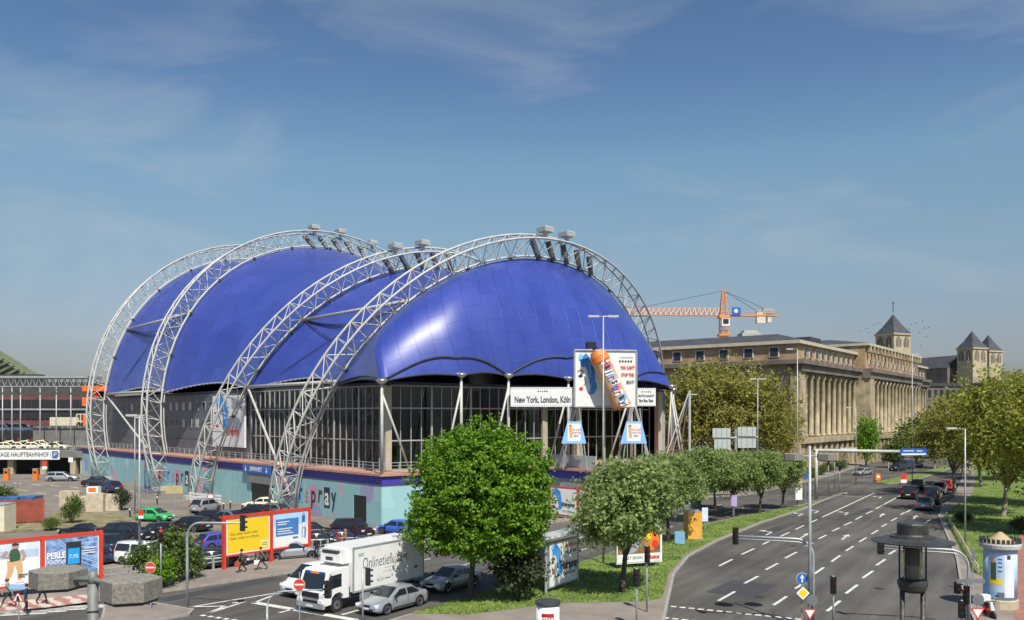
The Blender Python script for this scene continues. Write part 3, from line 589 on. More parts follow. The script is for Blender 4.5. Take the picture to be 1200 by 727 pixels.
pn.done()
# ------------------------------------------------ signs on the foyer terrace
board = T('show_billboard', 'huge white show billboard with blue hair and a spray can above the foyer terrace', 'billboard', (10, 97.2, 5.5))
p0 = A(673, 96.8); p1 = A(745.5, 97.8); zt, zb = ZY(411, 97), ZY(477, 97)
m_ = MB(white); m_.seg(p0, p1, .35, zt-zb, zb); P('board', m_, board)
m_ = MB(galv); n2 = Vector((0, -.2, 0))
for a, b_ in (((p0, zb), (p1, zb)), ((p0, zt), (p1, zt))): m_.cyl(Vector((a[0].x, a[0].y, a[1]))+n2, Vector((b_[0].x, b_[0].y, b_[1]))+n2, .12, n=6)
for p in (p0, p1): m_.cyl((p.x, p.y-.2, zb), (p.x, p.y-.2, zt), .12, n=6)
P('board_frame', m_, board)
pn = Panel(p0+n2, p1+n2, zb, zt, board); hair_art(pn, .02, .38, .08, .98)
for i in range(5): pn.rect(.72+i*.045, .80, .735+i*.045+.012, .83, inkm)
pn.rect(.72, .88, .95, .888, inkm)
pn.text("YOU CAN'T", .855, .70, .50, redm, sx=.62, bold=.02); pn.text('STOP THE', .855, .57, .50, redm, sx=.66, bold=.02); pn.text('BEAT!', .90, .44, .50, inkm, sx=.72, bold=.01); pn.done()
can0 = A(704.5, 95.6, ZY(424, 95.6)); can1 = A(728.5, 95.6, ZY(475, 95.6)); d = (can1-can0).normalized()
tan = mat('can_tan', (.62, .38, .19), .4, var=.12); m_ = MB(tan); m_.cyl(can0, can1, 1.02, n=28, cap=True); can = P('spray_can', m_, board)
m_ = MB(orange); m_.cyl(can0-d*.7, can0, 1.05, 1.12, n=24); m_.cyl(can0-d*1.3, can0-d*.7, .7, 1.0, n=24); m_.cyl(can1, can1+d*.25, 1.06, 1.0, n=24); P('can_cap', m_, can)
m_ = MB(blackm); m_.box(can0-d*1.6+Vector((-.5, -.3, .35)), (1.0, .7, .7), .3); m_.cyl(can0-d*1.9, can0-d*1.5, .3, n=8); P('nozzle', m_, can)
rot = math.atan2(d.z, d.x); px = Vector((math.cos(rot), 0, math.sin(rot))); py = Vector((-math.sin(rot), 0, math.cos(rot)))
mid = can0.lerp(can1, .5)
for i, ch in enumerate('Hairspray'):
    q = mid+px*((i-4)*.62)+Vector((0, -1.09, 0))+py*(.25+.12*math.sin(i*2)); a_ = .12*math.sin(i*3)
    M = Matrix.Translation(q) @ Matrix(((px.x, py.x, 0), (0, 0, -1), (px.z, py.z, 0))).to_4x4() @ Matrix.Rotation(a_, 4, 'Z')
    bb = MB([pwhite, pink, pwhite, skyb][i % 4]); bb.add([M @ Vector(v) for v in ((-.27, -.42, -.03), (.27, -.5, -.03), (.3, .45, -.03), (-.25, .5, -.03))], [(0, 1, 2, 3)]); P('letter_tile', bb, can)
    lettering(ch, 1.3, can, M, [redm, inkm, bluem][i % 3], sx=.72, bold=.03)
m_ = MB(steel)
for a, b_ in (((675, 478), (684, 532)), ((675, 478), (652, 530)), ((745, 478), (763, 540)), ((742, 478), (720, 534))):
    pa_ = A(a[0], 97.3, ZY(a[1], 97.3)); q = A(b_[0], 98.6, 5.5); m_.cyl(pa_+Vector((0, .2, 0)), q, .15, n=6)
P('support_leg', m_, board)
tx = mat('print_dark_grey', (.10, .11, .12), .5)
def strip(px0, px1, py0, py1, Y0, Y1, lab, txts, nm='foyer_sign'):
    t_ = T(nm, lab, 'sign', (A((px0+px1)/2, (Y0+Y1)/2, ZY(py1, Y0)))); q0 = A(px0, Y0); q1 = A(px1, Y1); zt = ZY(py0, Y0); zb = ZY(py1, Y0)
    m = MB(white); m.seg(q0, q1, .25, zt-zb, zb); P('board', m, t_); pn = Panel(q0+Vector((0, -.14, 0)), q1+Vector((0, -.14, 0)), zb, zt, t_)
    n = int((px1-px0)/2.2)
    for i in range(n):
        for v in (.05, .95): u = (i+.5)/n; pn.k = 0; pn.ell(u, v, .05/pn.W*1., .05/pn.H, inkm, n=5)
    for s_ in txts: pn.k = 2; pn.text(*s_[:4], tx, sx=s_[4], bold=s_[5] if len(s_) > 5 else .015)
    for i in range(5): pn.k = 1; uu = .5+(i-2)*.035*7/pn.W; pn.rect(uu-.07/pn.W, .76, uu+.07/pn.W, .76+.15/pn.H, redm if i in (1, 2) else inkm)
    pn.done()
    for q in (q0, q1): m = MB(galv); m.cyl((q.x, q.y+.2, zb), (q.x, q.y+1.0, 14.8), .07, n=5); P('bracket', m, t_)
strip(598.5, 673, 454, 477, 97.1, 97.1, 'long white sign reading New York, London, Koeln under the roof edge', [('New York, London, Köln', .5, .36, 1.0, .62, .03)])
strip(746, 768, 455, 476, 98.2, 98.6, 'short white sign right of the show billboard on the foyer', [('GUTE NACHT', .5, .56, .34, .9), ('Bye Bye, Beat', .5, .3, .5, .62)])
for x0, x1, lab in ((660, 686, 'small tilted show banner left of the spray can billboard leg'), (729, 757, 'small tilted show banner under the right end of the big billboard')):
    q0 = A(x0, 96.2); q1 = A(x1, 96.2); zb, zt = ZY(520, 96.2), ZY(494, 96.2); t_ = T('show_banner', lab, 'banner', (*A((x0+x1)/2, 96.2)[:2], zb))
    m = MB(skyb); m.add([(q0.x-.2, q0.y, zb), (q1.x+.1, q1.y, zb), (q1.x-.5, q1.y, zt), (q0.x+.5, q0.y, zt), (q0.x-.2, q0.y+.08, zb), (q1.x+.1, q1.y+.08, zb), (q1.x-.5, q1.y+.08, zt), (q0.x+.5, q0.y+.08, zt)], [(0, 1, 2, 3), (7, 6, 5, 4), (0, 4, 5, 1), (1, 5, 6, 2), (2, 6, 7, 3), (3, 7, 4, 0)]); P('panel', m, t_)
    pn = Panel(q0, q1, zb, zt, t_, off=.01); pn.rect(.2, .1, .78, .9, pwhite); pn.band([(.32, .75), (.36, .25)], .16, gold); pn.ell(.32, .8, .07, .06, orange); pn.text('YOU CANT', .6, .62, .3, redm, sx=.7); pn.text('STOP THE', .6, .48, .3, redm, sx=.7); pn.text('BEAT!', .6, .34, .3, inkm, sx=.7); pn.done()
    m = MB(galv); m.cyl((q0.x, q0.y+.15, 5.5), (q0.x+.9, q0.y+.15, 12.4), .08, n=5); m.cyl((q1.x+.2, q1.y+.15, 5.5), (q1.x-.7, q1.y+.15, 12.4), .08, n=5); P('support_leg', m, t_)
st = MB(mat('parapet_grey', (.42, .46, .46), .5)); a = A(647, 101.8); b_ = A(699, 95.6)
for i in range(3):
    x = a.lerp(b_, i/3); y = a.lerp(b_, (i+1)/3-.01); s2 = MB(mat('parapet_grey')); s2.seg(x, y, .12, 1.45, 5.55); P('parapet_panel', s2, theatre)
fm = T('free_mast', 'free standing white steel mast with raking stays at the terrace corner', 'mast', A(808, 105, 5.5))
tp = A(808, 105, ZY(458, 105)); m_ = MB(steel); m_.cyl(A(808, 105, 5.4), tp, .17, n=8); P('pole', m_, fm)
for i, (x, Y) in enumerate(((776, 104), (784, 108), (795, 111))): m_ = MB(steel); m_.cyl(tp, A(x, Y, 5.4), .09, n=5); P('stay', m_, fm)
# red framed posters at the foot of the terrace
for i, (x0, x1, Y0, Y1, lab) in enumerate(((644.5, 678, 98.6, 95.4, 'red framed Hairspray poster with blue curl at the terrace foot, nearer the maple'), (679, 696, 95.3, 93.4, 'red framed show poster at the terrace foot, half behind the small tree'))):
    q0 = A(x0, Y0-1); q1 = A(x1, Y1-1); t_ = T('framed_poster', lab, 'poster', (*q0.lerp(q1, .5)[:2], 0), group='red framed posters at the terrace foot')
    m = MB(redm); m.seg(q0, q1, .2, 3.3, .25); P('frame', m, t_); pn = Panel(q0+Vector((-.07, -.09, 0)), q1+Vector((-.07, -.09, 0)), .25, 3.55, t_); pn.rect(.05, .06, .95, .94, pwhite)
    hair_art(pn, .03, .5, .1, .95) if i == 0 else pn.band([(.3, .8), (.4, .5), (.3, .2)], .2, redm); pn.text('Hairspray', .68, .42, .62, inkm if i == 0 else pink, sx=.8, bold=.02); pn.text('www.musical', .62, .2, .26, tx); pn.done()
# ============================================================ BACKGROUND BUILDINGS
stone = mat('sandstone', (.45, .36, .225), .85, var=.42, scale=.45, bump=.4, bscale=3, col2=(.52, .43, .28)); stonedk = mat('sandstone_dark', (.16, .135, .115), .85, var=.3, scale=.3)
roofm = mat('slate_roof', (.052, .054, .06), .7, var=.25, scale=.4); winm = mat('far_window_glass', (.03, .035, .04), .15, var=0); brickm = mat('brick_attic', (.36, .235, .135), .85, var=.28, scale=.35, col2=(.47, .34, .20))
dbb = T('railway_headquarters', 'long sandstone office palace with tall columns and brick attic beside the road', 'building', (59.6, 177, 0))
Cn = Vector((59.6, 177, 0)); us = Vector((.6, .8, 0)); ul = Vector((-.8, .6, 0))     # along the river side, along the south side
def lb(s, l, z): return Cn+us*s+ul*l+Vector((0, 0, z))
def lbox(mb, s0, s1, l0, l1, z0, z1): c = lb((s0+s1)/2, (l0+l1)/2, (z0+z1)/2); return mb.box(c, (s1-s0, l1-l0, z1-z0), math.atan2(.8, .6))
wl = MB(stone); lbox(wl, 1.2, 126, 1.2, 62, 0, 22.4); lbox(wl, 43.8, 102.8, -1.5, 1.2, 0, 22.4); P('wall', wl, dbb)
at = MB(brickm); lbox(at, .6, 43.6, .6, 62, 23.3, 26.7); lbox(at, 43.6, 103, -1.8, 40, 23.3, 29.0); lbox(at, 103, 126, .6, 40, 23.3, 26.9); P('attic', at, dbb)
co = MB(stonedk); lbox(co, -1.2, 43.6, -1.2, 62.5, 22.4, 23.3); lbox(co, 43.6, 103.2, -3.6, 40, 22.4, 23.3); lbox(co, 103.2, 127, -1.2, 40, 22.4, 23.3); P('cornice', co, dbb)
ct = MB(mat('cornice_light', (.50, .45, .34), .8, var=.15)); lbox(ct, -.2, 43.5, -.2, 62.4, 26.7, 27.4); lbox(ct, 43.3, 103.6, -2.8, 40.4, 29.0, 29.6); lbox(ct, 103.6, 126.6, -.2, 40, 26.9, 27.5); P('cornice_top', ct, dbb)
rf = MB(roofm)
def hip(s0, s1, l0, l1, z, zt, ins): rf.add([lb(s0, l0, z), lb(s1, l0, z), lb(s1, l1, z), lb(s0, l1, z), lb(s0+ins, l0+ins, zt), lb(s1-ins, l0+ins, zt), lb(s1-ins, l1-ins, zt), lb(s0+ins, l1-ins, zt)], [(0, 1, 5, 4), (1, 2, 6, 5), (2, 3, 7, 6), (3, 0, 4, 7), (4, 5, 6, 7)])
hip(0, 44, 0, 62, 27.42, 29.5, 7); hip(43.4, 103.5, -2.7, 40, 29.62, 31.9, 13); hip(103.7, 126, 0, 40, 27.52, 29, 7); lbox(rf, 26, 34, 6, 10, 28.6, 30.3); P('roof', rf, dbb)
cl = MB(stone); cl.lathe([(.7, 0), (.7, .5), (.50, .7), (.42, 12.4), (.66, 12.8), (.72, 13.5)], 10); clm = cl.mesh('column', True)
cb_ = MB(stone); cb_.box((0, 0, 2.9), (1.5, 1.2, 5.8)); cbm = cb_.mesh('pier')
wm_ = MB(winm); wm_.box((0, 0, 0), (2.0, .3, 5.0)); fr_ = mat('frame_white', (.62, .60, .54), .6); wm_.use(fr_); wm_.box((0, -.05, .6), (2.0, .3, .14)); wm_.box((0, -.05, -1.4), (2.0, .3, .1)); wm_.box((0, -.05, 0), (.12, .3, 5.0)); wme = wm_.mesh('window')
ga = math.atan2(.8, .6)
def colrow(s0, s1, n, l, base=7.0):
    st = (s1-s0)/n
    for i in range(n+1):
        s = s0+st*i; I('column', clm, dbb, lb(s, l-.1, base), ga); I('pier', cbm, dbb, lb(s, l-.35, 0), ga)
        if i < n:
            for z in (9.6, 15.4): I('window', wme, dbb, lb(s+st/2, l+.46, z), ga)
            I('window', wme, dbb, lb(s+st/2, l+.42, 3.1), ga, (1.3, 1, .9))
colrow(5.2, 42.4, 9, .62); colrow(50, 101.5, 13, -2.05); colrow(105.5, 125, 5, .62)
for s0, l0 in ((1.4, 0.6), (45.6, -2.2)): m_ = MB(stone); lbox(m_, s0-1.6, s0+1.9, l0-.8, l0+1.2, 0, 21.2); P('corner_pier', m_, dbb)
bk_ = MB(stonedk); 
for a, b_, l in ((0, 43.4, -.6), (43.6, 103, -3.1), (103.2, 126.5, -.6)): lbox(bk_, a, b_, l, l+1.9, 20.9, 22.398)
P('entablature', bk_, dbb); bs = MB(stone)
for a, b_, l in ((.2, 43.4, -.8), (43.8, 102.6, -3.3), (103.2, 126, -.8)): lbox(bs, a, b_, l, l+2.2, 5.8, 6.98)
P('string_course', bs, dbb)
aw = MB(fr_); aw.box((0, 0, 0), (1.7, .3, 2.2)); awm = aw.mesh('window'); ap = MB(winm); ap.box((0, -.06, 0), (1.35, .3, 1.85)); apm = ap.mesh('pane')
def awin(p, rz, sc_=(1, 1, 1)):
    o = I('window', awm, dbb, p, rz, sc_); q = bpy.data.objects.new('pane', apm); COL.objects.link(q); q.parent = o
for i in range(10): awin(lb(5+i*4, .58, 25.1), ga)
for i in range(12): awin(lb(48+i*4.6, -1.82, 25.2), ga, (.8, 1, .6))
for i in range(5): awin(lb(106+i*4.4, .58, 25.2), ga)
for i in range(17):
    b2 = MB(stone); c = lb(45.5+i*3.55, -2.3, 28.2); b2.box(c, (.9, 1.1, 1.5), ga); P('attic_bracket', b2, dbb)
gl_ = math.atan2(-.6, .8)
for i in range(9): awin(lb(.58, 5.5+i*5.6, 25.1), gl_, (1.3, 1, 1))
cw = MB(fr_); cw.box((0, 0, 0), (2.2, .3, 3)); cw.use(winm)
for x in (-.72, 0, .72):
    for z in (-1, 0, 1): cw.box((x, -.06, z*.95), (.6, .3, .8))
cwm = cw.mesh('window')
for z in (19.2, 14.3, 9.4, 4.2):
    for i in range(9): I('window', cwm, dbb, lb(1.18, 5.5+i*5.6, z), gl_)
for i, (l, z) in enumerate(((22, 31.2),)):
    m_ = MB(mat('plant_room', (.42, .42, .38), .7)); c_ = A(878, 225); m_.box((c_.x, c_.y, 31.6), (5, 5, 3.4)); m_.box((c_.x, c_.y, 33.6), (3.6, 3.6, .8)); P('plant_room', m_, dbb)
# churches
slate = mat('church_slate', (.055, .06, .07), .65, var=.3, scale=.6); pale = mat('tuff_stone', (.44, .37, .25), .85, var=.2, scale=.5, bump=.3, bscale=3)
def tower(par, c, hw, z1, zap, rz, win=True, z0=0, floors=1):
    m_ = MB(pale); m_.box((c[0], c[1], (z0+z1)/2), (hw*2, hw*2, z1-z0), rz); o = P('tower_wall', m_, par); m_ = MB(pale); m_.box((c[0], c[1], z1-.3), (hw*2+.8, hw*2+.8, .6), rz); P('cornice', m_, o)
    r = MB(slate); Mz = Matrix.Rotation(rz, 4, 'Z'); k = hw*1.07; pts = [Mz @ Vector((a*k, b*k, 0))+Vector((c[0], c[1], z1)) for a, b in ((-1, -1), (1, -1), (1, 1), (-1, 1))]; h = zap-z1
    mid = [Mz @ Vector((a*k*.55, b*k*.55, 0))+Vector((c[0], c[1], z1+h*.38)) for a, b in ((-1, -1), (1, -1), (1, 1), (-1, 1))]
    r.add(pts+mid+[Vector((c[0], c[1], zap))], [(0, 1, 5, 4), (1, 2, 6, 5), (2, 3, 7, 6), (3, 0, 4, 7), (4, 5, 8), (5, 6, 8), (6, 7, 8), (7, 4, 8)]); P('spire', r, par)
    for side in (0, 1, 3):
        for j in ((-.46, .46) if win != 1 else (0,)) if win else ():
            q = Matrix.Rotation(rz+side*math.pi/2-(math.pi/2 if 0 else 0), 4, 'Z') @ Vector((j*hw, -hw-.05, 0))+Vector((c[0], c[1], z1-5.2)); a_ = rz+side*math.pi/2
            ww = hw*.2; m_ = MB(stonedk); pr = [(-ww*1.5, 0), (ww*1.5, 0), (ww*1.5, 2.7), (ww*.8, 3.6), (0, 4.1), (-ww*.8, 3.6), (-ww*1.5, 2.7)]; Mr = Matrix.Rotation(a_, 4, 'Z')
            v0 = [q+Mr @ Vector((x, 0, z)) for x, z in pr]; v1 = [q+Mr @ Vector((x, .35, z)) for x, z in pr]; n = len(pr); m_.add(v0+v1, [tuple(range(n))]+[(i, n+i, n+(i+1) % n, (i+1) % n) for i in range(n)]); wn = P('belfry_window', m_, par)
            m_ = MB(pale); m_.box(q+Mr @ Vector((0, -.05, 1.6)), (ww*.35, .2, 3.3), a_); P('mullion', m_, wn)
ch = T('church_tower', 'tall church tower with pointed slate spire and cross behind the office palace', 'church', (*A(1047, 330)[:2], 0))
tower(ch, A(1046.5, 330), 4.4, 43.2, 51.0, R(24), win=2)
m_ = MB(dksteel); c = A(1046.5, 330); m_.cyl((c.x, c.y, 51.8), (c.x, c.y, 56), .16, n=5); m_.box((c.x, c.y, 55), (1.3, .15, .2)); P('cross', m_, ch)
c2 = T('twin_tower_church', 'pale church with two squat pointed towers and long dark nave far behind the plane trees', 'church', (*A(1140, 360)[:2], 0))
for x, Y in ((1139, 355), (1158, 372)): tower(c2, A(x, Y), 3.9, 39.8, 47.0, R(20), win=2)
m_ = MB(roofm); a = A(1072, 385); b_ = A(1124, 362); d = (b_-a).normalized(); n = Vector((-d.y, d.x, 0)); m_.add([a-n*7+Vector((0, 0, 32)), b_-n*7+Vector((0, 0, 32)), b_+Vector((0, 0, 37.5)), a+Vector((0, 0, 37.5)), a+n*7+Vector((0, 0, 32)), b_+n*7+Vector((0, 0, 32))], [(0, 1, 2, 3), (3, 2, 5, 4), (1, 5, 2), (0, 3, 4)]); P('nave_roof', m_, c2)
m_ = MB(stonedk); m_.seg(a, b_, 13, 32, 0); P('nave', m_, c2)
# far city blocks
def block(px0, px1, Y, z, m, lab, dep=16, rows=4, cols_=6, roof=True):
    t_ = T('city_block', lab, 'building', (*A((px0+px1)/2, Y)[:2], 0)); x0, x1 = A(px0, Y).x, A(px1, Y).x
    m_ = MB(m); m_.box(((x0+x1)/2, Y+dep/2, z/2), (x1-x0, dep, z)); P('wall', m_, t_)
    if roof: m_ = MB(roofm); m_.prism([(x0-.4, Y-.4), (x1+.4, Y-.4), (x1-1, Y+dep), (x0+1, Y+dep)], z+.01, z+1.2); P('roof', m_, t_)
    wb = MB(winm); wb.box((0, 0, 0), ((x1-x0)/cols_*.5, .2, z/rows*.45)); we = wb.mesh('window')
    for j in range(rows):
        for i in range(cols_): I('window', we, t_, (x0+(x1-x0)*(i+.5)/cols_, Y-.05, z/rows*(j+.55)))
block(1168, 1230, 235, 20, white, 'white city block showing above the plane trees at the right edge', rows=5, cols_=7)
block(1086, 1128, 300, 22, stonedk, 'dark city block between the office palace and the twin towers', rows=4, cols_=6)
block(1240, 1330, 260, 22, pale, 'pale city block right of the view behind the plane trees')
# crane
crane = T('tower_crane', 'orange tower crane with long lattice jib rising behind the office palace', 'crane', (*A(848, 262)[:2], 0))
cY = 262; cx = A(848, cY).x; om = mat('crane_orange', (.72, .27, .05), .5, var=.12)
def lattice(mb, p0, p1, w0, w1, n, r=.09, tri=False):
    p0 = Vector(p0); p1 = Vector(p1); d = (p1-p0).normalized(); a = Vector((0, 1, 0)) if abs(d.y) < .5 else Vector((1, 0, 0)); b_ = d.cross(a)
    cs = [(-1, -1), (1, -1), (1, 1), (-1, 1)] if not tri else [(-1, 1), (1, 1), (0, -1)]
    pt_ = lambda i, k: p0.lerp(p1, i/n)+(a*cs[k][0]+b_*cs[k][1])*((w0+(w1-w0)*i/n)/2)
    for k in range(len(cs)):
        mb.cyl(pt_(0, k), pt_(n, k), r*1.5, n=4)
        for i in range(n): k2 = (k+1) % len(cs); mb.cyl(pt_(i, k), pt_(i+1, k2) if i % 2 else pt_(i+1, k2), r, n=4, cap=False); mb.cyl(pt_(i, k), pt_(i, k2), r, n=4, cap=False)
m_ = MB(om); lattice(m_, (cx, cY, 0), (cx, cY, 42), 2.2, 2.2, 20); P('mast', m_, crane)
m_ = MB(om); lattice(m_, (cx, cY, 42), (cx, cY, 50.3), 2.3, .8, 6); P('tower_head', m_, crane)
xj = A(690, cY).x; xc = A(911, cY).x; m_ = MB(mat('jib_orange', (.74, .34, .13), .5)); lattice(m_, (cx-1, cY, 43.6), (xj, cY, 43.6), 2.4, 1.8, 26, tri=True); P('jib', m_, crane)
m_ = MB(om); m_.box(((cx+xc)/2+1, cY, 42.4), (xc-cx-2, 1.8, .5)); 
for i in range(9): m_.cyl((cx+1+i*1.6, cY-.9, 42.6), (cx+1+i*1.6, cY-.9, 43.6), .06, n=4)
m_.cyl((cx+1, cY-.9, 43.6), (xc-1, cY-.9, 43.6), .06, n=4); P('counter_jib', m_, crane)
m_ = MB(mat('ballast_white', (.66, .62, .5), .7)); m_.box((xc-5.2, cY, 41.9), (2.6, 1.6, 3.8)); m_.box((xc-2.6, cY, 41.3), (1.2, 1.4, 2.2)); P('counterweight', m_, crane)
m_ = MB(galv); m_.box((xc-2.8, cY, 43.8), (3.6, 1.8, 1.8)); P('winch', m_, crane)
m_ = MB(white); m_.box((cx, cY-1.9, 40.1), (2.4, 1.8, 2.3)); m_.use(glassd); m_.box((cx, cY-2.9, 40.4), (1.6, .2, 1.3)); P('cab', m_, crane)
m_ = MB(om); m_.box((cx, cY, 41.9), (3.2, 3.2, .7)); m_.box((cx, cY, 36.4), (3.4, 3.4, .6)); P('slewing_ring', m_, crane)
m_ = MB(bluem); m_.box((cx+3.6, cY-1.1, 43.6), (1.9*1.4, .15, 2.4)); lg = P('badge', m_, crane); m_ = MB(pwhite); m_.lathe([(.01, 0), (.62, 0), (.62, .04), (.01, .04)], 10); m_.xf(Matrix.Translation((cx+3.5, cY-1.19, 43.7)) @ Matrix.Rotation(R(90), 4, 'X')); P('badge_mark', m_, lg)
m_ = MB(blackm)
for a, b_ in (((cx, 50), (A(757, cY).x, 45.2)), ((A(757, cY).x, 45.2), (xj, 44)), ((cx, 50), (xc-5, 43)), ((cx, 50), (xc-3, 44.2))): m_.cyl((a[0], cY, a[1]), (b_[0], cY, b_[1]), .075, n=4)
P('stay_cable', m_, crane)
# ============================================================ STATION FORECOURT, FAR LEFT
red_f = mat('dark_red_facade', (.15, .055, .06), .7, var=.3, scale=.3)
hall = T('station_hall', 'long dark red station front with windows under the steel canopy', 'building', (*A(20, 235)[:2], 0))
m_ = MB(red_f); x0 = A(-80, 235).x; x1 = A(104, 235).x; m_.box(((x0+x1)/2, 243, 8.5), (x1-x0, 14, 17)); P('wall', m_, hall); m_ = MB(mat('attic_dark', (.07, .065, .06), .7, var=.3)); m_.box(((x0+x1)/2, 244, 19), (x1-x0, 14, 3.9)); P('roof_storey', m_, hall)
wb = MB(winm); wb.box((0, 0, 0), (1.7, .25, 2.2)); we = wb.mesh('window')
for i in range(22):
    for z in (15, 11.8): I('window', we, hall, (A(-60, 235).x+2+i*1.92*1.0, 235.9, z)) if A(-60, 235).x+2+i*1.92 < x1-1 else None
m_ = MB(mat('band_grey', (.3, .3, .3), .6)); m_.box(((x0+x1)/2, 235.7, 13.4), (x1-x0, .4, .5)); P('string_course', m_, hall)
for i in range(12):
    m_ = MB(winm); m_.box((x0+3+i*3.7, 235.8, 7), (2.6, .4, 4)); P('shop_window', m_, hall)
shed = T('station_roof', 'green curved train shed roof peeking over the canopy at the left edge', 'roof', (*A(0, 270)[:2], 0))
gr = mat('patina_green', (.16, .18, .085), .6, var=.35, scale=.9); m_ = MB(gr); pr = [(-80, 455), (-60, 400), (-25, 406), (0, 421), (15, 431), (32, 441), (34, 455)]
v0 = [Vector((A(x, 270).x, 270, ZY(y, 270))) for x, y in pr]; v1 = [v+Vector((-4, 18, 0)) for v in v0]; n = len(pr); m_.add(v0+v1, [tuple(range(n))[::-1]]+[(i, n+i, n+i+1, i+1)[::-1] for i in range(n-1)]); P('vault', m_, shed)
m_ = MB(dksteel)
for i in range(6): a = Vector((A(-70+i*20, 269.6).x, 269.6, ZY(452, 269.6))); m_.cyl(a, (A(5+i*6, 269.6).x, 269.6, ZY(421+i*4, 269.6)), .25, n=4)
m_.box((A(-10, 268).x, 268, ZY(444, 268)), (32, 3, 2.6)); P('roof_truss', m_, shed)
can_ = T('station_canopy', 'flat steel space frame canopy on slender posts over the station drive', 'canopy', (*A(20, 205)[:2], 0))
m_ = MB(galv); x0 = A(-70, 200).x; x1 = A(104, 200).x; m_.box(((x0+x1)/2, 203, ZY(442, 200)), (x1-x0, 7, .5)); P('roof_sheet', m_, can_)
m_ = MB(galv)
zt, zb = ZY(443, 200), ZY(453, 200)
for r_, Y in enumerate((199.8, 203, 206)):
    for i in range(24):
        xa = x0+(x1-x0)*i/24; xb = x0+(x1-x0)*(i+1)/24; xm = (xa+xb)/2
        for a, b_ in (((xa, zt), (xm, zb)), ((xm, zb), (xb, zt))): m_.cyl((a[0], Y, a[1]), (b_[0], Y, b_[1]), .08, n=4, cap=False)
    m_.cyl((x0, Y, zb), (x1, Y, zb), .14, n=4)
P('lattice', m_, can_, kind='stuff')
pm = MB(galv); pm.cyl((0, 0, 0), (0, 0, zb), .13, n=8); pme = pm.mesh('post', True)
for x in (-30, -10, 3, 14, 24, 47, 66, 83): I('post', pme, can_, A(x, 201))
# decks
deckm = mat('deck_concrete', (.17, .165, .15), .8, var=.2, scale=.5)
dk = T('taxi_deck', 'concrete deck over the garage that carries the row of cream taxis', 'deck', (*A(30, 172)[:2], 0))
x0 = A(-90, 168).x; x1 = A(101, 168).x; m_ = MB(deckm); m_.box(((x0+x1)/2, 186, 4.0), (x1-x0, 36, 1.3)); P('slab', m_, dk)
m_ = MB(deckm); m_.box(((x0+x1)/2, 208, 5.2), (x1-x0, 3, 8)); P('rear_wall', m_, dk)
for x in (14, 52, 87, 99):
    m_ = MB(mat('pier_beige', (.42, .36, .24), .8)); m_.box((A(x, 169).x, 169, 1.68), (1.1, 1.1, 3.3)); P('pier', m_, dk)
m_ = MB(blackm); m_.box(((x0+x1)/2, 178, 1.7), (x1-x0-1, .4, 3.3)); P('garage_dark_panel', m_, dk)  # black sheet in place of the deep shade under the deck
ss = T('garage_sign', 'long white garage sign band with blue parking square over the entrance', 'sign', (*A(30, 167.4)[:2], 3.2)); q0 = A(-60, 167.5); q1 = A(70, 167.5); m_ = MB(white); m_.seg(q0, q1, .25, 1.9, 3.0); P('board', m_, ss)
pn = Panel(q0+Vector((0, -.14, 0)), q1+Vector((0, -.14, 0)), 3.0, 4.9, ss); pn.rect(.935, .12, .985, .88, bluem); pn.text('P', .96, .5, 1.3, pwhite, bold=.03); pn.text('GARAGE HAUPTBAHNHOF / DB', .69, .5, 1.2, tx, sx=.78, bold=.02); pn.done()
rl = MB(galv)
for z in (5.1, 5.6): rl.cyl((x0, 168.3, z), (x1, 168.3, z), .05, n=4)
rt = T('deck_railing', 'thin grey railing along the edge of the taxi deck', 'railing', (*A(30, 168.3)[:2], 4.65)); P('rail', rl, rt); pb2 = MB(galv); pb2.box((0, 0, .5), (.08, .08, 1)); pbm = pb2.mesh('post')
for i in range(17): I('post', pbm, rt, (x0+(x1-x0)*i/16, 168.3, 4.65))
up = T('upper_deck', 'upper concrete drive above the taxis in front of the station', 'deck', (*A(30, 212)[:2], 0)); x0 = A(-90, 212).x; x1 = A(103, 212).x
m_ = MB(deckm); m_.box(((x0+x1)/2, 222, 6.7), (x1-x0, 22, 1.0)); m_.box(((x0+x1)/2, 211, 7.5), (x1-x0, .3, 1.0)); P('slab', m_, up)
cr8 = T('site_container', 'big cream site container standing on the upper station drive', 'container', A(73, 214, 9)); m_ = MB(cream); x0 = A(57, 214).x; x1 = A(91, 214).x; m_.box(((x0+x1)/2, 216, 9.7), (x1-x0, 3, 3.1)); P('body', m_, cr8); m_ = MB(orange); m_.box(((x0+x1)/2, 215.9, 7.9), (x1-x0+.6, 3.4, .5)); P('skid', m_, cr8)
m_ = MB(mat('container_rib', (.55, .5, .38), .6)) 
for i in range(8): m_.box((x0+.5+i*(x1-x0-1)/7, 214.47, 9.7), (.12, .08, 3.0))
P('rib', m_, cr8, kind='stuff')
fr = T('glass_kiosk', 'pale framed kiosk on the upper drive right of the cream container', 'kiosk', A(97, 214, 7.2)); m_ = MB(cream); x0 = A(90, 214).x; x1 = A(104, 214).x
for z in (8.4, 10.2, 12): m_.box(((x0+x1)/2, 215.5, z), (x1-x0, 3, .25))
for i in range(4): m_.box((x0+(x1-x0)*i/3, 214, 10), (.25, .25, 4))
P('frame', m_, fr); m_ = MB(winm); m_.box(((x0+x1)/2, 216, 10), (x1-x0-.5, 2, 3.8)); P('glazing', m_, fr)
osn = T('stair_tower', 'orange steel stair tower seen through the left arch', 'stair tower', (*A(118, 182)[:2], 0))
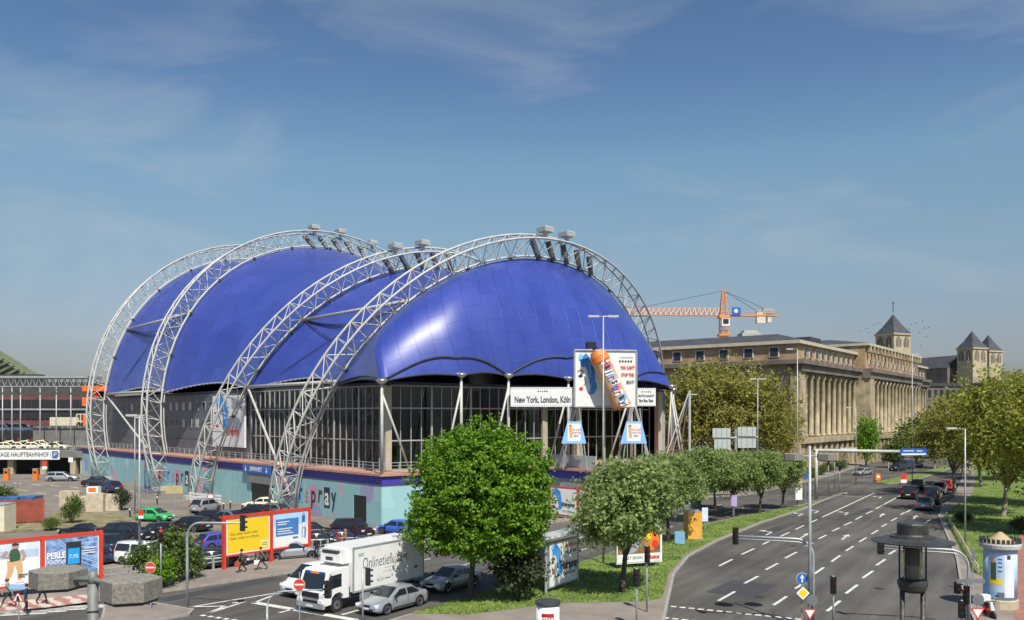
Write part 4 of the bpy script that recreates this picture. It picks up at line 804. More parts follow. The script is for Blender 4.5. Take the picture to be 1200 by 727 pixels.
for i, (y0, y1, x0, x1) in enumerate(((453, 459, 103, 137), (466, 476, 103, 137), (487, 499, 104, 134), (503, 510, 108, 128))):
    m_ = MB(mat('stair_orange', (.78, .16, .035), .5, var=.1)); a = A(x0, 181); b_ = A(x1, 181); m_.seg(a, b_, 5, ZY(y0, 181)-ZY(y1, 181), ZY(y1, 181)); P('parapet', m_, osn)
for x in (103, 114, 126, 136): m_ = MB(orange if x > 110 else galv); m_.cyl(A(x, 180.5), A(x, 180.5, 18), .2, n=5); P('post', m_, osn)
m_ = MB(mat('stair_orange')); m_.cyl(A(106, 179.5, 6), A(132, 179.5, 13), .35, n=4); m_.cyl(A(132, 179.5, 13), A(106, 179.5, 17), .35, n=4); P('stair_flight', m_, osn); m_ = MB(dksteel); m_.box((*A(122, 185)[:2], 9), (4, 3, 17)); P('core', m_, osn)
for x, lb_ in ((8, 'orange ticket barrier machine at the left edge of the garage entrance'), (42, 'orange ticket barrier machine in the middle of the garage entrance')):
    tt = T('ticket_machine', lb_, 'ticket machine', G(x, 563)); c = G(x, 563); m_ = MB(orange); m_.box(c+Vector((0, 0, 1)), (.85, .6, 2)); P('body', m_, tt); m_ = MB(blackm); m_.box(c+Vector((0, -.31, 1.45)), (.5, .06, .4)); P('screen', m_, tt); m_ = MB(galv); m_.box(c+Vector((0, 0, 2.05)), (.95, .7, .12)); P('cap', m_, tt)
# red container, concrete blocks, forecourt bits
rc = T('red_container', 'rust red corrugated container with blue tarpaulin on its roof', 'container', G(22, 618)); a = G(-20, 617); b_ = G(52, 613); rcm = mat('container_red', (.30, .075, .045), .6, var=.25, scale=.8)
m_ = MB(rcm); d = (b_-a).normalized(); n = Vector((-d.y, d.x, 0)); L_ = (b_-a).length; m_.seg(a+n*1.2, b_+n*1.2, 2.4, 2.45, .15)
P('body', m_, rc); rb = MB(rcm); rb.box((0, 0, 1.2), (.13, .1, 2.2)); rbe = rb.mesh('rib')
for i in range(int(L_/.3)): I('rib', rbe, rc, a+d*(.15+i*.3)-n*.04+Vector((0, 0, .15)), math.atan2(d.y, d.x))
m_ = MB(mat('tarp_blue', (.04, .12, .30), .6, var=.3)); 
for i in range(3): m_.box(b_-d*(1.2+i*1.7)+n*1.1+Vector((0, 0, 2.75)), (1.5, 1.9, .28), .2*i)
P('tarpaulin', m_, rc)
cc = T('cream_cabin', 'cream site cabin at the left edge beside the rust red container', 'cabin', G(-2, 624)); m_ = MB(cream); a2 = G(-14, 624); b2 = G(5, 624); m_.seg(a2+Vector((0, 1, 0)), b2+Vector((0, 1, 0)), 2, 2.6, .05); P('body', m_, cc); m_ = MB(galv); m_.seg(a2+Vector((0, 1, 0)), b2+Vector((0, 1, 0)), 2.1, .1, 2.66); P('roof', m_, cc)
for i, (x, y, wd, h, lb_) in enumerate(((81, 594, 2.6, 1.9, 'leftmost pale concrete barrier block on the forecourt verge'), (97, 597, 2.2, 1.5, 'second pale concrete barrier block from the left'), (110, 600, 2.0, 2.1, 'pale concrete barrier block under the small orange and white box'), (129, 599, 1.9, 1.9, 'rightmost pale concrete barrier block beside the dark shrub'))):
    o = T('concrete_block', lb_, 'block', G(x, y), group='concrete blocks on the forecourt verge'); m_ = MB(mat('block_beige', (.50, .42, .30), .85, var=.2, scale=1.5, bump=.3)); c = G(x, y); m_.box(c+Vector((0, .6, h/2)), (wd, 1.1, h), .05*i); m_.box(c+Vector((0, .6, h+.05)), (wd*.8, .7, .1), .05*i); P('block', m_, o)
ob = T('signal_box', 'small white and orange box standing on the concrete block', 'box', G(110, 600)+Vector((0, .6, 2.2))); m_ = MB(white); m_.box(G(110, 600)+Vector((-.3, .6, 2.6)), (1.4, .8, .8)); P('body', m_, ob); m_ = MB(orange); m_.box(G(110, 600)+Vector((-.3, .18, 2.65)), (.9, .06, .45)); P('front', m_, ob)
verge = MB(mat('dry_verge', (.20, .19, .08), .95, var=.5, scale=.8, bump=.6, bscale=12, col2=(.32, .27, .14))); verge.prism(gp([(62, 600), (140, 603), (165, 612), (120, 618), (40, 622), (-20, 628), (-20, 616), (55, 612)]), .004, .1); S('verge', verge)
# ============================================================ TREES
def leaf_mat(name, c1, c2, tr=.35, scale=.55):
    m = bpy.data.materials.new(name); m.use_nodes = True; t = m.node_tree; n = t.nodes; l = t.links; b = n['Principled BSDF']; b.inputs['Roughness'].default_value = .6; b.inputs['Specular IOR Level'].default_value = .25
    g = n.new('ShaderNodeNewGeometry'); nz = n.new('ShaderNodeTexNoise'); nz.inputs['Scale'].default_value = scale; nz.inputs['Detail'].default_value = 5; l.new(g.outputs['Position'], nz.inputs['Vector'])
    ad = n.new('ShaderNodeMath'); ad.operation = 'MULTIPLY_ADD'; l.new(g.outputs['Random Per Island'], ad.inputs[0]); ad.inputs[1].default_value = .5; l.new(nz.outputs['Fac'], ad.inputs[2])
    mr = n.new('ShaderNodeMapRange'); mr.inputs[1].default_value = .45; mr.inputs[2].default_value = 1.05; l.new(ad.outputs[0], mr.inputs[0])
    mi = n.new('ShaderNodeMix'); mi.data_type = 'RGBA'; mi.inputs[6].default_value = (*c1, 1); mi.inputs[7].default_value = (*c2, 1); l.new(mr.outputs[0], mi.inputs[0]); l.new(mi.outputs[2], b.inputs['Base Color'])
    tl = n.new('ShaderNodeBsdfTranslucent'); l.new(mi.outputs[2], tl.inputs[0]); ms = n.new('ShaderNodeMixShader'); ms.inputs[0].default_value = tr; l.new(b.outputs[0], ms.inputs[1]); l.new(tl.outputs[0], ms.inputs[2]); l.new(ms.outputs[0], n['Material Output'].inputs[0]); return m
L_maple = leaf_mat('maple_leaf', (.07, .16, .012), (.25, .44, .035), .45, 1.3); L_grey = leaf_mat('whitebeam_leaf', (.15, .21, .06), (.40, .50, .18), .48, 1.1); L_plane = leaf_mat('plane_leaf', (.17, .17, .035), (.44, .42, .11), .45, .8); L_plane2 = leaf_mat('plane_leaf_fresh', (.15, .175, .025), (.42, .44, .08), .45, .8)
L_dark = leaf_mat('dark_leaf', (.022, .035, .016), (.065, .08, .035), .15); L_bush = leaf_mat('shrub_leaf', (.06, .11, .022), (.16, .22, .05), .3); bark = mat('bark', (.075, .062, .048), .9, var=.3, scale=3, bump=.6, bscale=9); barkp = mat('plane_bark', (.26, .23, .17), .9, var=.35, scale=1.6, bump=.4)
def leaves(name, blobs, n, size, m, seed, cl=.34, per=20, shell=.55, up=.5):
    rng = np.random.default_rng(seed); vol = np.array([b[1][0]*b[1][1]*b[1][2] for b in blobs]); nc = n//per; pick = rng.choice(len(blobs), nc, p=vol/vol.sum())
    d = rng.normal(size=(nc, 3)); d /= np.linalg.norm(d, axis=1)[:, None]; r = shell+(1-shell)*rng.random(nc)**.6
    far = rng.random(nc) < .2; r = np.where(far, rng.random(nc)**.5*shell, r); r *= 1+.06*rng.normal(size=nc)
    C = np.array([blobs[i][0] for i in pick]); S_ = np.array([blobs[i][1] for i in pick]); cen = C+d*S_*r[:, None]
    out = np.repeat(d, per, 0); c = np.repeat(cen, per, 0)+rng.normal(size=(nc*per, 3))*cl*np.array([1, 1, .7])
    nl = len(c); nr = rng.normal(size=(nl, 3))*.75+out*.6+np.array([0, 0, up]); nr /= np.linalg.norm(nr, axis=1)[:, None]
    a = np.cross(nr, rng.normal(size=(nl, 3))); a /= np.linalg.norm(a, axis=1)[:, None]+1e-9; b = np.cross(nr, a); s = size*(.6+.8*rng.random(nl))[:, None]
    V = np.stack([c-a*s*.5, c+b*s*.38-nr*s*.08, c+a*s*.55-nr*s*.12, c-b*s*.38-nr*s*.08], 1).reshape(-1, 3)
    me = bpy.data.meshes.new(name); me.vertices.add(len(V)); me.vertices.foreach_set('co', V.ravel().astype(np.float32)); me.loops.add(nl*4); me.loops.foreach_set('vertex_index', np.arange(nl*4, dtype=np.int32)); me.polygons.add(nl); me.polygons.foreach_set('loop_start', np.arange(0, nl*4, 4, dtype=np.int32)); me.polygons.foreach_set('loop_total', np.full(nl, 4, np.int32)); me.materials.append(m); me.update(calc_edges=True); return me
def trunk_mb(h0, r0, blobs, m, seed, lean=0., nl=10):
    rng = random.Random(seed); mb = MB(m); top = Vector((lean, lean*.4, h0)); mb.tube([(0, 0, -.1), (0, 0, .25), Vector((lean*.4, 0, h0*.5)), top], [r0*1.5, r0, r0*.85, r0*.7], 8)
    for i in range(nl):
        b = rng.choice(blobs); c = Vector(b[0]); t = c+Vector((rng.uniform(-1, 1)*b[1][0], rng.uniform(-1, 1)*b[1][1], rng.uniform(-.3, .8)*b[1][2]))*.75; mid = top.lerp(t, .5)+Vector((rng.uniform(-.3, .3), rng.uniform(-.3, .3), .3))
        mb.tube([top-Vector((0, 0, rng.uniform(0, .25)*h0)), mid, t], [r0*.42, r0*.28, r0*.07], 5)
        for _ in range(2): q = mid.lerp(t, .4); mb.tube([q, q+Vector((rng.uniform(-1, 1), rng.uniform(-1, 1), rng.uniform(-.1, 1)))*b[1][0]*.4], [r0*.16, r0*.04], 4)
    return mb
def blobs_of(R0, zc, hz, n, seed, j=.45):
    rng = random.Random(seed); out = [((0, 0, zc), (R0*.72, R0*.72, hz*.78))]
    for i in range(n):
        a = 2*math.pi*(i/n)+rng.uniform(-.4, .4); e_ = rng.uniform(-.7, .85); rr_ = R0*(1-j)*math.sqrt(max(.1, 1-e_*e_)); k = rng.uniform(.36, .56)
        out.append(((math.cos(a)*rr_, math.sin(a)*rr_, zc+e_*hz*(1-j)), (R0*k, R0*k, hz*k)))
    return out
def tree(name, lab, cat, loc, lm, tm, rz=0., group=None, s=1., tsm=True):
    t_ = T(name, lab, cat, loc, 0, group); t_.rotation_euler.z = rz; t_.scale = (s, s, s)
    for nm, me in (('trunk', tm), ('crown', lm)): o = bpy.data.objects.new(nm, me); COL.objects.link(o); o.parent = t_
    return t_
bl = [((x+.42, y, z), (rx*.97, ry, rz)) for (x, y, z), (rx, ry, rz) in [((.35, 0, 6.7), (4.55, 4.3, 4.1)), ((-1.8, -1, 4.6), (2.6, 2.4, 1.8)), ((1.8, -1, 4.4), (2.7, 2.4, 1.9)), ((.2, -1.6, 4.6), (2.4, 2.2, 1.8)), ((-1.9, -.6, 5.8), (2.5, 2.6, 2.0)), ((2.7, -.8, 5.8), (2.4, 2.6, 2.2)), ((.35, -1.6, 6.8), (2.8, 2.5, 3.0)), ((-1.3, .3, 8.4), (2.5, 2.5, 2.1)), ((2.1, .2, 8.5), (2.5, 2.5, 2.0)), ((.3, .2, 9.4), (2.3, 2.3, 2.0)), ((.3, 1.8, 6.8), (3.2, 2.4, 3))]]
tree('maple_tree', 'big round bright green maple in full leaf in front of the theatre corner', 'tree', G(551, 703), leaves('crown', bl, 72000, .20, L_maple, 3, cl=.20, per=34, shell=.74, up=.8), trunk_mb(3.4, .2, bl, bark, 3, .25, 14).mesh('trunk', True))
bw = [blobs_of(3.3, 4.9, 2.9, 8, k, .45) for k in (1, 2, 3)]
lw_ = [leaves('crown', b, 17000, .20, L_grey, 10+i, cl=.26, per=22, shell=.42) for i, b in enumerate(bw)]; tw_ = [trunk_mb(2.2, .17, b, bark, 20+i, .2).mesh('trunk', True) for i, b in enumerate(bw)]
for i, (x, y, s, v, lab) in enumerate(((729, 696, 1.06, 0, 'small grey green whitebeam on the median nearest the camera'), (783, 637, .98, 1, 'grey green whitebeam second along the median, left of the orange pillar'), (822, 613, 1.0, 2, 'grey green whitebeam with thin trunk just right of the orange pillar'), (859, 606, .92, 0, 'grey green whitebeam in the middle of the median row'), (890, 603, .90, 1, 'grey green whitebeam near the far end of the median row'), (917, 597, .86, 2, 'grey green whitebeam last in the median row, beside the round road sign'), (838, 597, .85, 1, 'grey green whitebeam half hidden behind the median row'))):
    tree('whitebeam_tree', lab, 'tree', G(x, y), lw_[v], tw_[v], i*1.3, 'whitebeams in a row on the median', s*1.14)
bp_ = [blobs_of(6.8, 11.2, 8.0, 15, k, .34) for k in (5, 6, 7)]
lp = [leaves('crown', b, 14000, .36, L_plane, 30+i, cl=.5, per=22, shell=.3) for i, b in enumerate(bp_)]; lp2 = [leaves('crown', b, 17000, .34, L_plane2, 40+i, cl=.5, per=22, shell=.3) for i, b in enumerate(bp_)]; tp_ = [trunk_mb(4.2, .33, b, barkp, 50+i, .5, 18).mesh('trunk', True) for i, b in enumerate(bp_)]
for i, (x, Y, s, v, lab) in enumerate(((802, 150, 1.0, 0, 'olive plane tree behind the free mast beside the theatre'), (832, 146, 1.12, 1, 'tallest olive plane tree before the south front of the office palace'), (866, 152, 1.1, 2, 'olive plane tree behind the two blank direction signs'), (893, 150, 1.02, 0, 'olive plane tree left of the palace corner'), (775, 160, 1.0, 1, 'olive plane tree half hidden behind the right arch foot'), (905, 160, .82, 2, 'smaller olive plane tree at the palace corner behind the lamp'))):
    tree('plane_tree', lab, 'tree', A(x, Y), lp[v], tp_[v], i*1.1, 'plane trees before the office palace', s*1.06)
for i, (x, Y, s, v, lab) in enumerate(((1176, 97, .93, 0, 'big plane tree with a pale trunk on the lawn behind the poster column'), (1118, 124, .84, 1, 'plane tree with dark trunk at the lawn tip beside the queueing cars'), (1212, 108, 1.0, 2, 'plane tree cut by the right edge of the view'), (1150, 138, .86, 0, 'plane tree in the second row behind the lawn lamp'), (1128, 165, .80, 1, 'plane tree further back between the lamp and the pale block'), (1095, 188, .66, 2, 'smaller plane tree at the far bend of the road'), (1190, 150, .92, 1, 'plane tree deep in the park near the right edge'), (1105, 230, .78, 0, 'distant plane tree left of the park beyond the bend'), (1080, 260, .72, 1, 'distant plane tree behind the blue overhead sign'), (1235, 82, .95, 1, 'plane tree just outside the lawn on the right'))):
    tree('park_plane_tree', lab, 'tree', A(x, Y), (lp2 if i not in (1, 4, 8) else lp)[v], tp_[v], i*.9, 'plane trees in the riverside park', s)
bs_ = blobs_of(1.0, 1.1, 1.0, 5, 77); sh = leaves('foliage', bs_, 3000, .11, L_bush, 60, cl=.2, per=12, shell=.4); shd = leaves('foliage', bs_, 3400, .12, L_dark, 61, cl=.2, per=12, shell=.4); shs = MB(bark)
for i in range(7): shs.tube([(0, 0, 0), (math.cos(i)*.3, math.sin(i)*.3, .7), (math.cos(i)*.7, math.sin(i)*.7, 1.5)], [.03, .02, .008], 4)
shs = shs.mesh('stem'); shf = leaves('foliage', bs_, 3000, .12, L_maple, 62, cl=.2, per=12, shell=.4)
def shrub(px, py, sx, sz, lab, fm=None, cat='shrub', Y=None, gr=None):
    t_ = T('shrub', lab, cat, G(px, py) if Y is None else A(px, Y), 0, gr); t_.scale = (sx, sx, sz); t_.rotation_euler.z = px
    for nm, me in (('stem', shs), ('foliage', fm or sh)): o = bpy.data.objects.new(nm, me); COL.objects.link(o); o.parent = t_
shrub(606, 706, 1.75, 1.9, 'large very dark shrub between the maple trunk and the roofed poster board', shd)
shrub(205, 683, 1.8, 1.95, 'tall leafy shrub left of the bent signal pole by the car park', sh); shrub(190, 690, 1.1, 1.2, 'bright green low shrub at the foot of the tall shrub', shf); shrub(170, 678, 1.4, 1.3, 'dull shrub behind the no entry sign at the car park', sh); shrub(226, 680, .9, 1.3, 'small shrub right of the tall one behind the bent pole', sh)
shrub(84, 614, 1.2, 1.6, 'bushy shrub right of the rust red container', sh); shrub(142, 598, 1.2, 1.4, 'dark shrub right of the concrete blocks', shd); shrub(6, 596, 1.6, 1.5, 'weedy shrub behind the rust red container', sh)
shrub(60, 622, .9, .7, 'low weeds beside the container', sh)
for i, (x, y) in enumerate(((952, 575), (962, 566), (972, 560), (985, 556))): shrub(x, y, 1.6, 1.1, ['clipped hedge bush nearest under the overhead sign', 'second hedge bush at the palace foot', 'third hedge bush at the palace foot', 'farthest hedge bush at the palace foot'][i], sh, Y=158+i*8, gr='hedge bushes at the palace foot')
shrub(1015, 556, 3.0, 6.3, 'slim bright green tree before the palace pavilion', shf, 'tree', Y=196)
shrub(1074, 545, 5.2, 6.0, 'round deep green tree right of the palace pavilion', sh, 'tree', Y=215)
shrub(1050, 552, 3.4, 3.8, 'pale small tree on the far traffic island', sh, 'tree', Y=190)
shrub(1130, 614, 1.0, .7, 'low ground shrub on the park lawn beside the lamp', shd) ; shrub(1199, 628, 1.2, 1.0, 'dark twiggy shrub at the right edge beside the red path', shd)
# grass tufts
def tufts(name, polys, n, seed, ymax=130):
    rng = np.random.default_rng(seed); pts = []
    def inside(poly, x, y):
        c = np.zeros(len(x), bool); j = len(poly)-1
        for i in range(len(poly)):
            xi, yi = poly[i]; xj, yj = poly[j]; k = ((yi > y) != (yj > y)) & (x < (xj-xi)*(y-yi)/((yj-yi) or 1e-9)+xi); c ^= k; j = i
        return c
    for poly in polys:
        xs = [p[0] for p in poly]; ys = [p[1] for p in poly]; x = rng.uniform(min(xs), max(xs), n*3); y = min(ys)+(min(max(ys), ymax)-min(ys))*rng.random(n*3)**1.5; k = inside(poly, x, y); pts.append(np.stack([x[k], y[k]], 1)[:n])
    p = np.concatenate(pts); m = len(p); h = .05+.13*rng.random(m)**2; a = rng.uniform(0, 6.28, m); wd = .03+.03*rng.random(m); lx = rng.normal(size=m)*.05; ly = rng.normal(size=m)*.05
    V = np.zeros((m, 3, 3)); V[:, 0, 0] = p[:, 0]-np.cos(a)*wd; V[:, 0, 1] = p[:, 1]-np.sin(a)*wd; V[:, 1, 0] = p[:, 0]+np.cos(a)*wd; V[:, 1, 1] = p[:, 1]+np.sin(a)*wd; V[:, 2, 0] = p[:, 0]+lx; V[:, 2, 1] = p[:, 1]+ly; V[:, :2, 2] = .14; V[:, 2, 2] = .14+h
    me = bpy.data.meshes.new(name); me.vertices.add(m*3); me.vertices.foreach_set('co', V.ravel()); me.loops.add(m*3); me.loops.foreach_set('vertex_index', np.arange(m*3, dtype=np.int32)); me.polygons.add(m); me.polygons.foreach_set('loop_start', np.arange(0, m*3, 3, dtype=np.int32)); me.polygons.foreach_set('loop_total', np.full(m, 3, np.int32)); me.materials.append(bladem); me.update(calc_edges=True)
    o = bpy.data.objects.new(name, me); COL.objects.link(o); o['kind'] = 'stuff'; o['label'] = 'short lawn grass on the median and the park'; return o
tufts('grass_blades', [med_grass, park_lawn], 42000, 5)
# ============================================================ VEHICLES
def paint(name, c, metal=0.): return mat('car_paint_'+name, c, .28, metal=metal, var=.03, spec=.6, coat=.6)
PNT = dict(black=paint('black', (.012, .012, .015)), silver=paint('silver', (.42, .44, .46), .5), white=paint('white', (.78, .78, .76)), cream=paint('cream', (.72, .66, .46)), green=paint('green', (.03, .42, .10)), maroon=paint('maroon', (.028, .007, .010)), purple=paint('purple', (.07, .06, .32)), blue=paint('blue', (.05, .12, .50)), navy=paint('navy', (.015, .025, .08)), beige=paint('beige', (.48, .47, .41), .2), grey=paint('grey', (.16, .17, .18), .3), red=paint('red', (.5, .03, .03)))
TYP = dict( # length, width, height, belt, hood z, boot z, stations as fractions of length from the nose: bonnet end, roof front, roof rear, rear glass foot
    sedan=(4.65, 1.8, 1.43, .92, .78, .90, .27, .44, .70, .86), estate=(4.65, 1.8, 1.48, .94, .80, .95, .27, .43, .88, .975), hatch=(4.0, 1.72, 1.46, .92, .82, .92, .24, .42, .84, .965), suv=(4.6, 1.85, 1.70, 1.05, .98, 1.05, .24, .38, .86, .97), van=(4.9, 1.9, 1.95, 1.15, 1.0, 1.15, .13, .34, .94, .985), convertible=(4.3, 1.8, 1.30, .86, .78, .88, .32, .47, .62, .76))
wh = MB(rubber); wh.lathe([(.20, -.10), (.315, -.105), (.33, -.07), (.33, .07), (.315, .105), (.20, .10)], 16); wh.xf(Matrix.Rotation(R(90), 4, 'X')); tyre_me = wh.mesh('tyre')
wr = MB(alloy); wr.lathe([(.01, -.06), (.06, -.06), (.07, -.04), (.205, -.09), (.205, .09), (.07, .04), (.06, .06), (.01, .06)], 12); wr.use(blackm)
for i in range(5): a = i*2*math.pi/5; wr.box((math.cos(a)*.13, math.sin(a)*.13, 0), (.075, .045, .165), a)
wr.xf(Matrix.Rotation(R(90), 4, 'X')); rim_me = wr.mesh('rim')
CACHE = {}
def car_meshes(kind):
    if kind in CACHE: return CACHE[kind]
    Lc, Wc, Hc, belt, hz, bz, f1, f2, f3, f4 = TYP[kind]; rw = .33 if kind != 'suv' else .35; X = lambda f: Lc/2-f*Lc
    wx = [X(.185), X(.80)]; d = {}
    st = [0, .012, .04, .08]; 
    for x in wx: f0 = (Lc/2-x)/Lc; st += [f0+k/Lc for k in (-.42, -.36, -.26, -.13, 0, .13, .26, .36, .42)]
    st += [f1, .36, .45, .54, .63, f4, .93, .97, .99, 1]; st = sorted(set(round(s, 4) for s in st if 0 <= s <= 1)); vs = []; NP = 8
    def deck(f):
        if f < f1: return hz-.10+.10*min(1, f/.1)+(belt-.03-hz)*max(0, (f-.1)/(f1-.1))
        if f > f4: return bz-.02*(f-f4)/(1-f4)
        return belt
    for f in st:
        x = X(f); e_ = min(f, 1-f); wd = Wc/2*(1-.16*max(0, 1-e_/.10)**2.2); top = deck(f); 
        if e_ < .02: top -= .16*(1-e_/.02)
        zb = .20+(.12*max(0, 1-e_/.05))
        for w0 in wx:
            if abs(x-w0) < .41: zb = max(zb, math.sqrt(max(0, .41**2-(x-w0)**2))+.30)
        zb = min(zb, top-.16); z1 = max(zb+.01, .34); z2 = max(z1+.02, top*.62); z3 = top-.09
        vs += [(x, s*y, z) for s, pr in ((1, [(wd*.60, zb), (wd*.965, zb), (wd*1.0, z1), (wd, max(z2, z1+.01)), (wd*.955, z3), (wd*.86, top), (wd*.4, top+.03), (0, top+.035)]),) for y, z in pr]
    n = len(st); V = list(vs)+[(x, -y, z) for x, y, z in vs]; o = len(vs); fs = []
    for i in range(n-1):
        for j in range(NP-1):
            a, b_, c, d_ = i*NP+j, i*NP+j+1, (i+1)*NP+j+1, (i+1)*NP+j; fs += [(a, b_, c, d_), (o+d_, o+c, o+b_, o+a)]
    for i in (0, n-1):
        q = [i*NP+j for j in range(NP)]+[o+i*NP+j for j in range(NP-1, -1, -1)]; fs.append(tuple(q) if i else tuple(q[::-1]))
    body = MB(white); body.add(V, fs); d['body'] = body
    # cabin: solid of body colour, panes sit 1 cm proud
    cb_ = MB(white); wb_ = Wc/2*.92; wt = Wc/2*.70; zr_ = Hc; xs = [X(f1-.01), X(f2), X((f2+f3)/2), X(f3), X(f4+.005)]; zs = [belt-.04, zr_-.03, zr_, zr_-.03, (bz if kind == 'sedan' else belt)-.04]
    vs = []
    for x, z, k in zip(xs, zs, (0, 1, 1, 1, 0)):
        if k: vs += [(x, wb_, belt-.05), (x, wt+.06, z-.09), (x, wt-.05, z), (x, 0, z+.02)]
        else: vs += [(x, wb_*.98, belt-.06), (x, wb_*.9, z), (x, wb_*.8, z+.005), (x, 0, z+.01)]
    V = vs+[(x, -y, z) for x, y, z in vs]; o = len(vs); fs = []
    for i in range(4):
        for j in range(3): a, b_, c, e2 = i*4+j, i*4+j+1, (i+1)*4+j+1, (i+1)*4+j; fs += [(a, b_, c, e2), (o+e2, o+c, o+b_, o+a)]
    cb_.add(V, fs); d['cabin'] = cb_ if kind != 'convertible' else cb_
    def lerp(a, b_, t): return tuple(p+(q-p)*t for p, q in zip(a, b_))
    def pane(q, ins, n_): # q four corners, inset and pushed out
        c = tuple(sum(p[i] for p in q)/4 for i in range(3)); v = [lerp(p, c, ins) for p in q]; v = [tuple(a+b_*.014 for a, b_ in zip(p, n_)) for p in v]; m_ = MB(glassd); m_.add(v, [(0, 1, 2, 3)]); return m_
    ws = pane([(xs[0], wb_*.84, belt), (xs[0], -wb_*.84, belt), (xs[1], -wt+.02, zs[1]), (xs[1], wt-.02, zs[1])], .07, (.8, 0, .8)); d['windscreen'] = ws
    rg = pane([(xs[4], -wb_*.84, zs[4]+.05), (xs[4], wb_*.84, zs[4]+.05), (xs[3], wt-.02, zs[3]), (xs[3], -wt+.02, zs[3])], .10, (-.9, 0, .6)); d['rear_window'] = rg
    sd = []
    for s in (1, -1):
        xa, xb = xs[1], xs[3]; xm = (xa+xb)/2; lo = lambda x: (x, s*wb_*1.0, belt+.02); hi = lambda x: (x, s*(wt+.065), zs[1]-.11)
        lf = (xs[0]*.72+xs[1]*.28, s*wb_*.985, belt+.02); lr = (xs[4]*.72+xs[3]*.28, s*wb_*.985, belt+.02)
        for q in ([lf, lo(xm+.04), hi(xm+.04), hi(xa-.03)], [lo(xm-.04), lr, hi(xb+.05), hi(xm-.04)]):
            if s < 0: q = q[::-1]
            sd.append(pane(q, .06, (0, s*1.6, .2)))
    d['sides'] = sd
    tr = MB(blackm)
    tr.box((0, 0, .33), (Lc*.9, Wc*.66, .24))
    for s in (-1, 1):
        for x in wx: tr.box((x, s*(Wc/2-.2), .48), (.74, .26, .42))
    tr.box((Lc/2-.03, 0, .36), (.10, Wc*.62, .15)); tr.box((Lc/2-.015, 0, .58), (.07, Wc*.34, .13)); tr.box((-Lc/2+.03, 0, .33), (.09, Wc*.7, .1)); d['underbody'] = tr
    hl = MB(chrome); tl = MB(tailm); zz = hz-.18
    for nm, m_, sx_, z_, x_ in (('headlight', chrome, 1, zz, Lc/2-.10), ('tail_lamp', tailm, -1, bz-.22 if kind not in ('suv', 'van', 'estate', 'hatch') else belt-.08, -Lc/2+.075)):
        b_ = MB(m_); b_.box((0, 0, 0), (.18, .36, .15 if sx_ > 0 else .2)); d[nm] = (b_.mesh(nm), x_, z_, Wc/2-.27)
    mr_ = MB(blackm); mr_.box((0, 0, 0), (.12, .2, .14)); d['mirror'] = (mr_.mesh('mirror'), X(f1)-.28, belt+.07, Wc/2+.08)
    pl = MB(platem); pl.box((0, 0, 0), (.02, .5, .11)); d['plate'] = pl.mesh('number_plate')
    ln = MB(blackm)
    for s in (-1, 1):
        for x in ((xs[1]+xs[3])/2, X(f1+.03), X(.72)): ln.box((x, s*(Wc/2+.0), .66), (.018, .012, .46))
        ln.box((0, s*(Wc/2+.002), .33), (Lc*.42, .02, .06))
    d['seams'] = ln; d['wx'] = wx; d['dim'] = (Lc, Wc, Hc)
    d['me'] = {}
    for k in ('windscreen', 'rear_window', 'underbody', 'seams'): d['me'][k] = d[k].mesh(k)
    d['smesh'] = [m_.mesh('side_window') for m_ in sd]; CACHE[kind] = d; return d
def car(name, kind, col, loc, head, lab, cat='car', s=1., group=None, taxi=False, z=0.):
    d = car_meshes(kind); t_ = T(name, lab, cat, (loc[0], loc[1], z+loc[2]), math.atan2(head[1], head[0])+1e-6, group); t_.scale = (s, s, s); key = ('pm', col)
    if key not in d:
        r_ = []
        for k in ('body', 'cabin'): d[k].ms = [PNT[col]]; r_.append(d[k].mesh(k, True))
        d[key] = r_
    def ch(nm, me, par, l=(0, 0, 0), rz=0): o = bpy.data.objects.new(nm, me); COL.objects.link(o); o.parent = par; o.location = l; o.rotation_euler.z = rz; return o
    bd = ch('body', d[key][0], t_); cb_ = ch('cabin', d[key][1], t_)
    for k in ('windscreen', 'rear_window', 'underbody', 'seams'): ch(k if k != 'seams' else 'door_seams', d['me'][k], t_)
    for m_ in d['smesh']: ch('side_window', m_, t_)
    Lc, Wc, Hc = d['dim']
    for x in d['wx']:
        for sg in (-1, 1): w0 = ch('tyre', tyre_me, t_, (x, sg*(Wc/2-.10), .33)); ch('rim', rim_me, w0, (0, sg*.035, 0), 0 if sg < 0 else math.pi)
    for k in ('headlight', 'tail_lamp', 'mirror'):
        me, x, zz, y = d[k]
        for sg in (-1, 1): ch(k, me, t_, (x, sg*y, zz), -sg*.35 if k == 'headlight' else (sg*.3 if k == 'tail_lamp' else 0))
    ch('number_plate', d['plate'], t_, (Lc/2+.015, 0, .45)); ch('number_plate', d['plate'], t_, (-Lc/2-.012, 0, .62))
    if taxi: m_ = MB(mat('taxi_sign_yellow', (.8, .6, .08), .5)); m_.box((0.1, 0, Hc+.08), (.16, .5, .16)); P('taxi_sign', m_, t_, local=True)
    return t_
m1 = -SD
car('delivery_van', 'van', 'white', (-12.7, 55.9, 0), m1, 'small white van driving beside the refrigerated truck', 'van')
car('parked_car', 'sedan', 'silver', (-7.1, 51.0, 0), m1, 'silver saloon waiting at the lights nearest the camera beside the truck')
car('driving_car', 'sedan', 'beige', (-4.05, 57.3, 0), m1, 'pale champagne saloon waiting behind the silver saloon')
car('driving_car', 'suv', 'black', (1.0, 65.2, 0), m1, 'black off-roader in shade under the right side of the maple')
